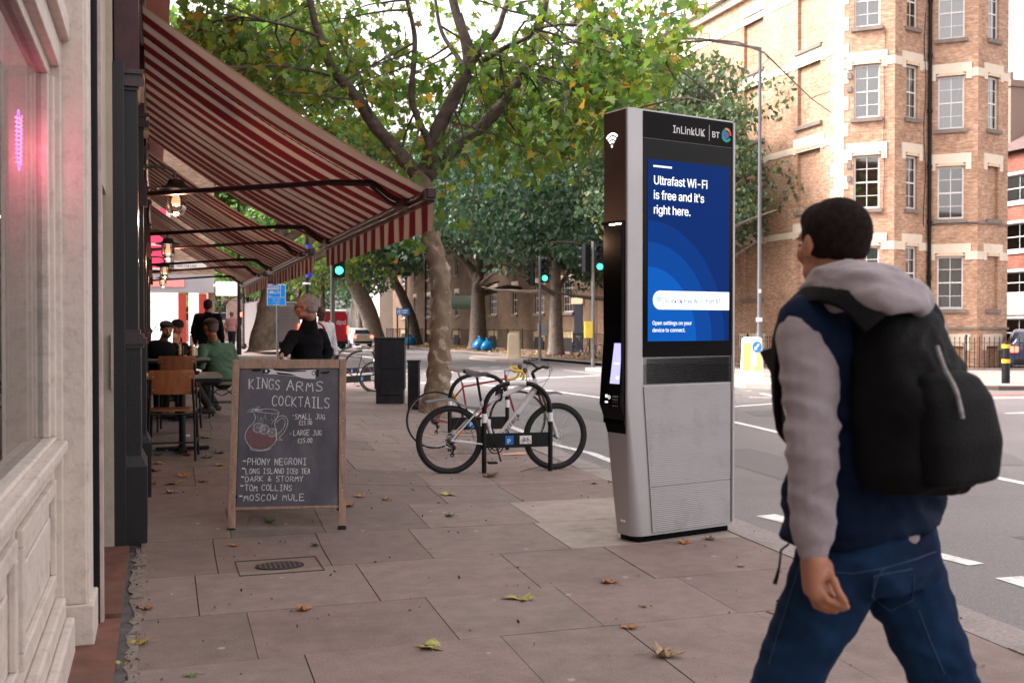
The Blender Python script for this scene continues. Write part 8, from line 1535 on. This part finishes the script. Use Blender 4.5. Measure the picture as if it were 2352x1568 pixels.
# white haired man in the black jacket
s, P_, J, f = standing(704, 672, 9.6, .10, (-.72, -.70)); hf = RT*-1+FW*.05
J['hd'] = PD(703, 706, 9.55); J['nk'] = PD(711, 731, 9.6); J['ch'] = PD(703, 780, 9.6); J['s1'] = PD(736, 770, 9.72); J['s2'] = PD(674, 773, 9.52); J['e1'] = PD(752, 806, 9.8); J['w1'] = PD(742, 850, 9.65); J['e2'] = PD(660, 796, 9.4); J['w2'] = PD(650, 815, 9.25); J['pv'] = PD(702, 848, 9.6)
figure('white haired man with glasses in a black zip jacket, standing behind the chalkboard', J, ('jacket', (.006, .006, .008)), (.02, .02, .025), (.36, .17, .12), 'pink', hair=(.30, .25, .235), H=s*1.06, headf=hf+Vector((0, 0, -.08)), glasses=True, vox=.013)
jk = [o for o in bpy.data.objects if o.name.startswith('jacket')][-1]; mb = MB(); a_ = PD(741, 737, 9.56); 
mb.tube(smooth_path([PD(732, 741, 9.60), PD(742, 749, 9.62), PD(747, 760, 9.66)], 4), .010, 6); loc(mb.build('red_piping', mat('red_piping', (.5, .03, .04), .6), None), jk.parent)
mb = MB(); mb.tube([PD(651, 822, 9.2), PD(655, 829, 9.2)], .022, 8); o = mb.build('crumpled_tissue', mat('tissue', (.6, .57, .57), .8), None, smooth=True); tag(o, 'crumpled pale thing in the fist of the white haired man', 'tissue')
# man in green jacket on the stool
b = STP; T_ = lambda vx, vy, d: PD(vx, vy, d); f2 = (RT*-.85+FW*.5)
J = dict(hd=T_(484, 752, 13.75), nk=T_(489, 780, 13.85), ch=T_(498, 812, 13.9), pv=T_(512, 866, 14.0), s1=T_(466, 800, 13.75), s2=T_(528, 797, 14.1), e1=T_(462, 838, 13.6), e2=T_(545, 838, 14.15), w1=T_(440, 836, 13.8), w2=T_(520, 858, 14.3), h1=T_(500, 868, 13.9), h2=T_(512, 868, 14.2), k1=T_(440, 872, 13.8), k2=T_(455, 868, 14.3), an1=T_(482, 936, 13.55), an2=T_(496, 930, 14.6), toe=RT*-.6+FW*-.1)
J['an1'].z = max(J['an1'].z, b.z+.09); J['an2'].z = max(J['an2'].z, b.z+.09)
figure('man in a green jacket and brown flat cap sitting on the folding stool', J, ('jacket', (.075, .13, .085)), (.035, .03, .03), (.45, .16, .08), 'ruddy', hair=(.12, .09, .08), cap=('flat', (.06, .035, .03)), H=1.0, headf=RT*-.8+FW*.55, glasses=True, vox=.014, fold=.012)
# bearded man in black
J = dict(hd=T_(382, 757, 14.6), nk=T_(374, 788, 14.75), ch=T_(370, 815, 14.8), pv=T_(362, 868, 14.9), s1=T_(396, 803, 14.7), s2=T_(352, 800, 14.95), e1=T_(412, 832, 14.3), e2=T_(362, 836, 14.3), w1=T_(402, 790, 14.35), w2=T_(392, 828, 14.1), f1=Vector((0, 0, 1))+RT*.05, h1=T_(372, 868, 14.8), h2=T_(358, 868, 14.8), k1=T_(380, 878, 14.2), k2=T_(362, 878, 14.2), an1=T_(380, 940, 14.3), an2=T_(362, 940, 14.3), toe=-FW)
figure('bearded man in a black beanie and dark coat raising a hand at the farther table', J, ('coat', (.008, .008, .009)), (.02, .02, .022), (.45, .19, .10), 'warm', cap=('beanie', (.012, .010, .011)), H=1.0, headf=RT*.55-FW*.8+Vector((0, 0, -.15)), beard=(.06, .035, .025))
J = dict(hd=T_(408, 752, 16.2), nk=T_(408, 780, 16.3), ch=T_(408, 800, 16.3), pv=T_(405, 848, 16.4), s1=T_(424, 796, 16.2), s2=T_(392, 796, 16.4), e1=T_(428, 822, 15.9), e2=T_(396, 824, 15.9), w1=T_(412, 800, 15.8), w2=T_(408, 826, 15.7), h1=T_(410, 850, 16.3), h2=T_(400, 850, 16.3), k1=T_(410, 858, 15.8), k2=T_(398, 858, 15.8), an1=T_(410, 910, 15.9), an2=T_(398, 910, 15.9), toe=-FW)
figure('person in a dark peaked cap half hidden behind the bearded man at the same table', J, ('coat', (.02, .018, .02)), (.02, .02, .022), (.42, .2, .13), 'fair', cap=('flat', (.012, .012, .016)), H=1., headf=RT*.7-FW*.7+Vector((0, 0, -.3)))
# man walking away in a dark coat, man in white shirt by the van, distant walker
s, P_, J, f = standing(477, 689, 19.5, .34, (.05, 1), .21); figure('man in a dark coat walking away from the camera towards the lit shop', J, ('coat', (.010, .010, .012)), (.015, .015, .018), (.35, .17, .12), 'neck', hair=(.03, .02, .018), H=s*1.12, headf=f, vox=.017)
s, P_, J, f = standing(737, 706, 19.6, 0.02, (.6, -.8), .2); figure('man with a shaved head and white shirt behind the shoulder of the white haired man', J, ('shirt', (.6, .6, .62)), (.02, .02, .03), (.085, .045, .035), 'deep', hair=(.012, .01, .01), H=s*1.05, headf=RT*.6-FW*.8, vox=.017)
s, P_, J, f = standing(532, 755, 42, .38, (.1, 1), .2, H=1.65); J_ = J; figure('distant walker in a pale pink coat beyond the man in the dark coat', J, ('coat', (.6, .3, .3)), (.03, .03, .04), (.4, .2, .15), 'far', hair=(.2, .12, .06), H=s, headf=f, vox=.03)
# ---------------------------------------------------------------- fallen leaves and litter
def fallen(p, size, c, label, seed, curl=.5, rz=0):
    rr = random.Random(seed); K = len(LOBE); o_ = [Vector((x*size*1.15, (y-.4)*size, 0)) for x, y in LOBE]; vs = []; fs = []
    def hgt(v): r_ = v.length/size; return size*(curl*.55*r_*r_+.10*math.sin(7*v.x/size+seed)*r_+.05*math.sin(9*v.y/size))+.002
    for s_ in (0, .34, .67, 1.0):
        for k, v in enumerate(o_):
            q = v*s_*(1+(rr.uniform(-.05, .05) if s_ == 1 else 0)); q.z = hgt(q); q.x *= 1-.35*curl*(q.length/size); vs.append(q)
    n_ = K
    for a in range(3):
        for k in range(n_):
            k2 = (k+1) % n_; i = a*n_; fs.append((i+k, i+k2, i+n_+k2, i+n_+k)) if a else fs.append((i+k, i+n_+k2, i+n_+k) if 1 else ())
    mb = MB(); mb.add(vs, fs); q = Vector((0, -.4*size, 0)); mb.tube([q+Vector((0, 0, hgt(q)+.001)), q+Vector((.1*size, -.3*size, .006)), q+Vector((.25*size, -.6*size, .004))], .0014, 4)
    key = 'leaf%d%d%d' % tuple(int(k*100) for k in c); m = mat(key, c, .6, var=.3, vs=45, bump=.4, bs=90, detail=5, col2=tuple(k*.5 for k in c)); o = mb.build('fallen_leaf', m, None, smooth=True, angle=180); o.location = (p.x, p.y, gz(p.x, p.y)+.002); o.rotation_euler = (rr.uniform(-.15, .15), rr.uniform(-.15, .15), rz or rr.uniform(0, 6.28)); md = o.modifiers.new('s', 'SOLIDIFY'); md.thickness = .0008
    tag(o, label, 'leaf', 'fallen plane leaves'); return o
YG, OR, TN, BR, GN, RD = (.50, .44, .13), (.50, .22, .09), (.48, .32, .18), (.20, .10, .06), (.16, .24, .07), (.42, .10, .05)
LV = [(1188, 1374, .135, YG, 'largest yellow green leaf, lying alone on the paving right of centre', .3), (993, 1484, .12, YG, 'yellow green leaf near the bottom of the picture, left of the tan curled leaf', .35), (1537, 1508, .12, TN, 'tan tightly curled leaf on the paving nearest the walking man', 1.3), (700, 1399, .08, OR, 'orange curled leaf in front of the oval drain cover', .9),
 (1395, 1336, .10, OR, 'flat orange leaf just in front of the pale slab', .5), (1443, 1442, .07, OR, 'small orange leaf between the flat orange leaf and the tan curled one', .6), (1033, 1137, .12, YG, 'yellowish leaf on the paving right of the chalkboard, beyond the bicycles shadow', .4), (1125, 1094, .15, TN, 'big crumpled brown leaf at the foot of the front cycle rack', .9),
 (823, 1140, .09, TN, 'pale leaf just right of the chalkboard', .7), (801, 1163, .09, OR, 'curled orange leaf touching the right leg of the chalkboard', 1.1), (886, 1146, .07, TN, 'small dull leaf between the chalkboard and the bicycles', .6), (1031, 1185, .07, GN, 'small dark green leaf in front of the bicycles', .7), (620, 1198, .08, GN, 'curled green leaf under the chalkboard', 1.2), (535, 1253, .06, OR, 'small orange leaf by the left foot of the chalkboard', .8), (727, 1252, .055, GN, 'tiny green leaf in front of the chalkboard', .8),
 (254, 1316, .07, OR, 'orange sliver of a leaf on the red tiled step', .6), (302, 1240, .08, OR, 'orange leaf at the foot of the granite pillar', .9), (331, 1399, .07, OR, 'orange leaf on the cement strip by the wall', .8), (314, 1477, .085, (.52, .36, .06), 'bright yellow leaf on the cement strip near the bottom left', .5), (275, 1524, .055, YG, 'small pale green leaf at the very bottom left', .3), (435, 1552, .05, GN, 'little green leaf at the bottom edge, left of centre', .4),
 (1576, 1247, .085, OR, 'orange leaf tucked under the middle of the display pillar', .9), (1633, 1240, .07, BR, 'brown leaf tucked under the right end of the display pillar', .9), (1480, 1394, .035, TN, 'tiny pale leaf scrap in front of the pale slab', .9), (1368, 1110, .07, TN, 'pale leaf near the kerb right of the mountain bike', .6), (1700, 1300, .05, TN, 'small pale leaf on the paving right of the display pillar', .5),
 (361, 1081, .11, (.5, .33, .06), 'yellow leaf against the pub wall below the nearest chair', .6), (393, 1112, .12, YG, 'yellow leaf in front of the nearest chair', .3), (398, 1131, .09, TN, 'tan leaf just in front of the yellow one by the chair', .8), (425, 1094, .10, OR, 'orange leaf beside the front foot of the nearest chair', .5), (464, 1106, .08, TN, 'pale brown leaf between the nearest chair and the chalkboard', .6), (350, 1110, .08, OR, 'orange leaf hard against the base of the second pub column', .7),
 (468, 1006, .13, (.5, .36, .1), 'large yellow leaf under the near table, right of the chair', .7), (503, 1068, .09, YG, 'yellow leaf beside the rear leg of the chalkboard', .4), (478, 1050, .10, GN, 'dull green leaf left of the chalkboard rear leg', .4), (430, 1046, .11, RD, 'reddish brown crumpled leaf between the chair legs', 1.1), (365, 1044, .10, GN, 'greenish leaf left of the nearest chair front legs', .7), (508, 1040, .09, GN, 'dark green leaf behind the chalkboard rear leg', .5), (460, 1030, .10, YG, 'long yellowish leaf under the near table', .4), (366, 1064, .09, YG, 'pale flat leaf below the nearest chair by the wall', .2), (458, 945, .12, OR, 'orange leaf near the foot of the man in the green jacket', .5)]
for i, (x, y, s_, c, lb, cu) in enumerate(LV):
    p = G(x, y)
    if p.y > 7:
        for _ in range(6): p = G(x, y, gz(p.x, p.y))
    fallen(p, s_*1.22, c, lb, i+1, cu)
p = G(1180, 1044); mb = MB(); mb.add([(-.16, -.03, .004), (-.05, -.06, .006), (.12, -.05, .004), (.2, .02, .012), (.08, .07, .02), (-.06, .05, .012), (-.12, .01, .02)], [(0, 1, 2, 3, 4, 5, 6)]); o = mb.build('crumpled_paper', mat('orange_paper', (.6, .2, .1), .7, col2=(.55, .42, .36), vs=9)); o.location = (p.x, p.y, .002); tag(o, 'crumpled orange and pink paper lying beneath the white mountain bike', 'litter')
p = G(1112, 1060); mb = MB(); mb.add([(-.05, -.03, .004), (.05, -.02, .01), (.06, .04, .02), (-.03, .02, .012)], [(0, 1, 2, 3)]); o = mb.build('litter_scrap', mat('red_scrap', (.4, .03, .03), .5)); o.location = (p.x, p.y, .002); tag(o, 'small red and white scrap behind the left post of the front rack', 'litter')
p = G(429, 1018, .15); mb = MB(); mb.box((0, 0, .01), (.07, .05, .02)); o = mb.build('paper_packet', M_signw, None, bevel=.004); o.location = (p.x, p.y, gz(p.x, p.y)); tag(o, 'tiny white packet on the ground beneath the near table', 'litter')
# loose leaf litter under the far trees and small debris on the paving
rs = np.random.default_rng(4); N = 2600; X = rs.uniform(17.5, 22.3, N); Y = rs.uniform(32, 100, N); pts = np.stack([X, Y, np.full(N, ZR+.125)], 1)
stuff(leaf_mesh('leaf_litter', pts, .15, pick([(.3, .16, .07), (.38, .25, .1), (.2, .1, .05)], [3, 2, 3], N, rs), M_leafd, None, shape=DIAM, seed=5, droop=0), 'brown fallen leaves scattered over the far pavement', 'leaf litter')
pts = []; 
for _ in range(420):
    x, y = rs.uniform(-.05, 4.0), rs.uniform(3.5, 17); pts.append((min(x, kerbx(y)-.05), y, gz(x, y)+.005))
for _ in range(260): y = rs.uniform(3, 30); x = kerbx(y)+abs(rs.normal())*.07+.01; pts.append((x, y, ZR+.006))
for _ in range(140): y = rs.uniform(3, 9); pts.append((rs.normal()*.03-.11, y, .012))
N = len(pts); stuff(leaf_mesh('pavement_debris', np.array(pts), .022, pick([(.1, .06, .04), (.25, .17, .1), (.05, .035, .03), (.4, .35, .3)], [3, 2, 3, .7], N, rs), M_leafd, None, shape=DIAM, seed=6, droop=0), 'specks of leaf, grit and twig scattered on the paving and along the kerb', 'debris')
mb = MB(); P_ = smooth_path([G(1196, 1085)+Vector((0, 0, .012)), G(1230, 1078)+Vector((0, 0, .02)), G(1270, 1070)+Vector((0, 0, .012)), G(1300, 1062)+Vector((0, 0, .02))], 4); mb.tube(P_, .004, 5); [mb.tube([P_[i], P_[i]+Vector((rn.uniform(-.08, .08), rn.uniform(-.05, .1), rn.uniform(.01, .05)))], .002, 4) for i in (3, 5, 6, 8, 9)]; tag(mb.build('fallen_twig', M_barkd), 'thin bare twig lying between the two posts of the front rack', 'twig')
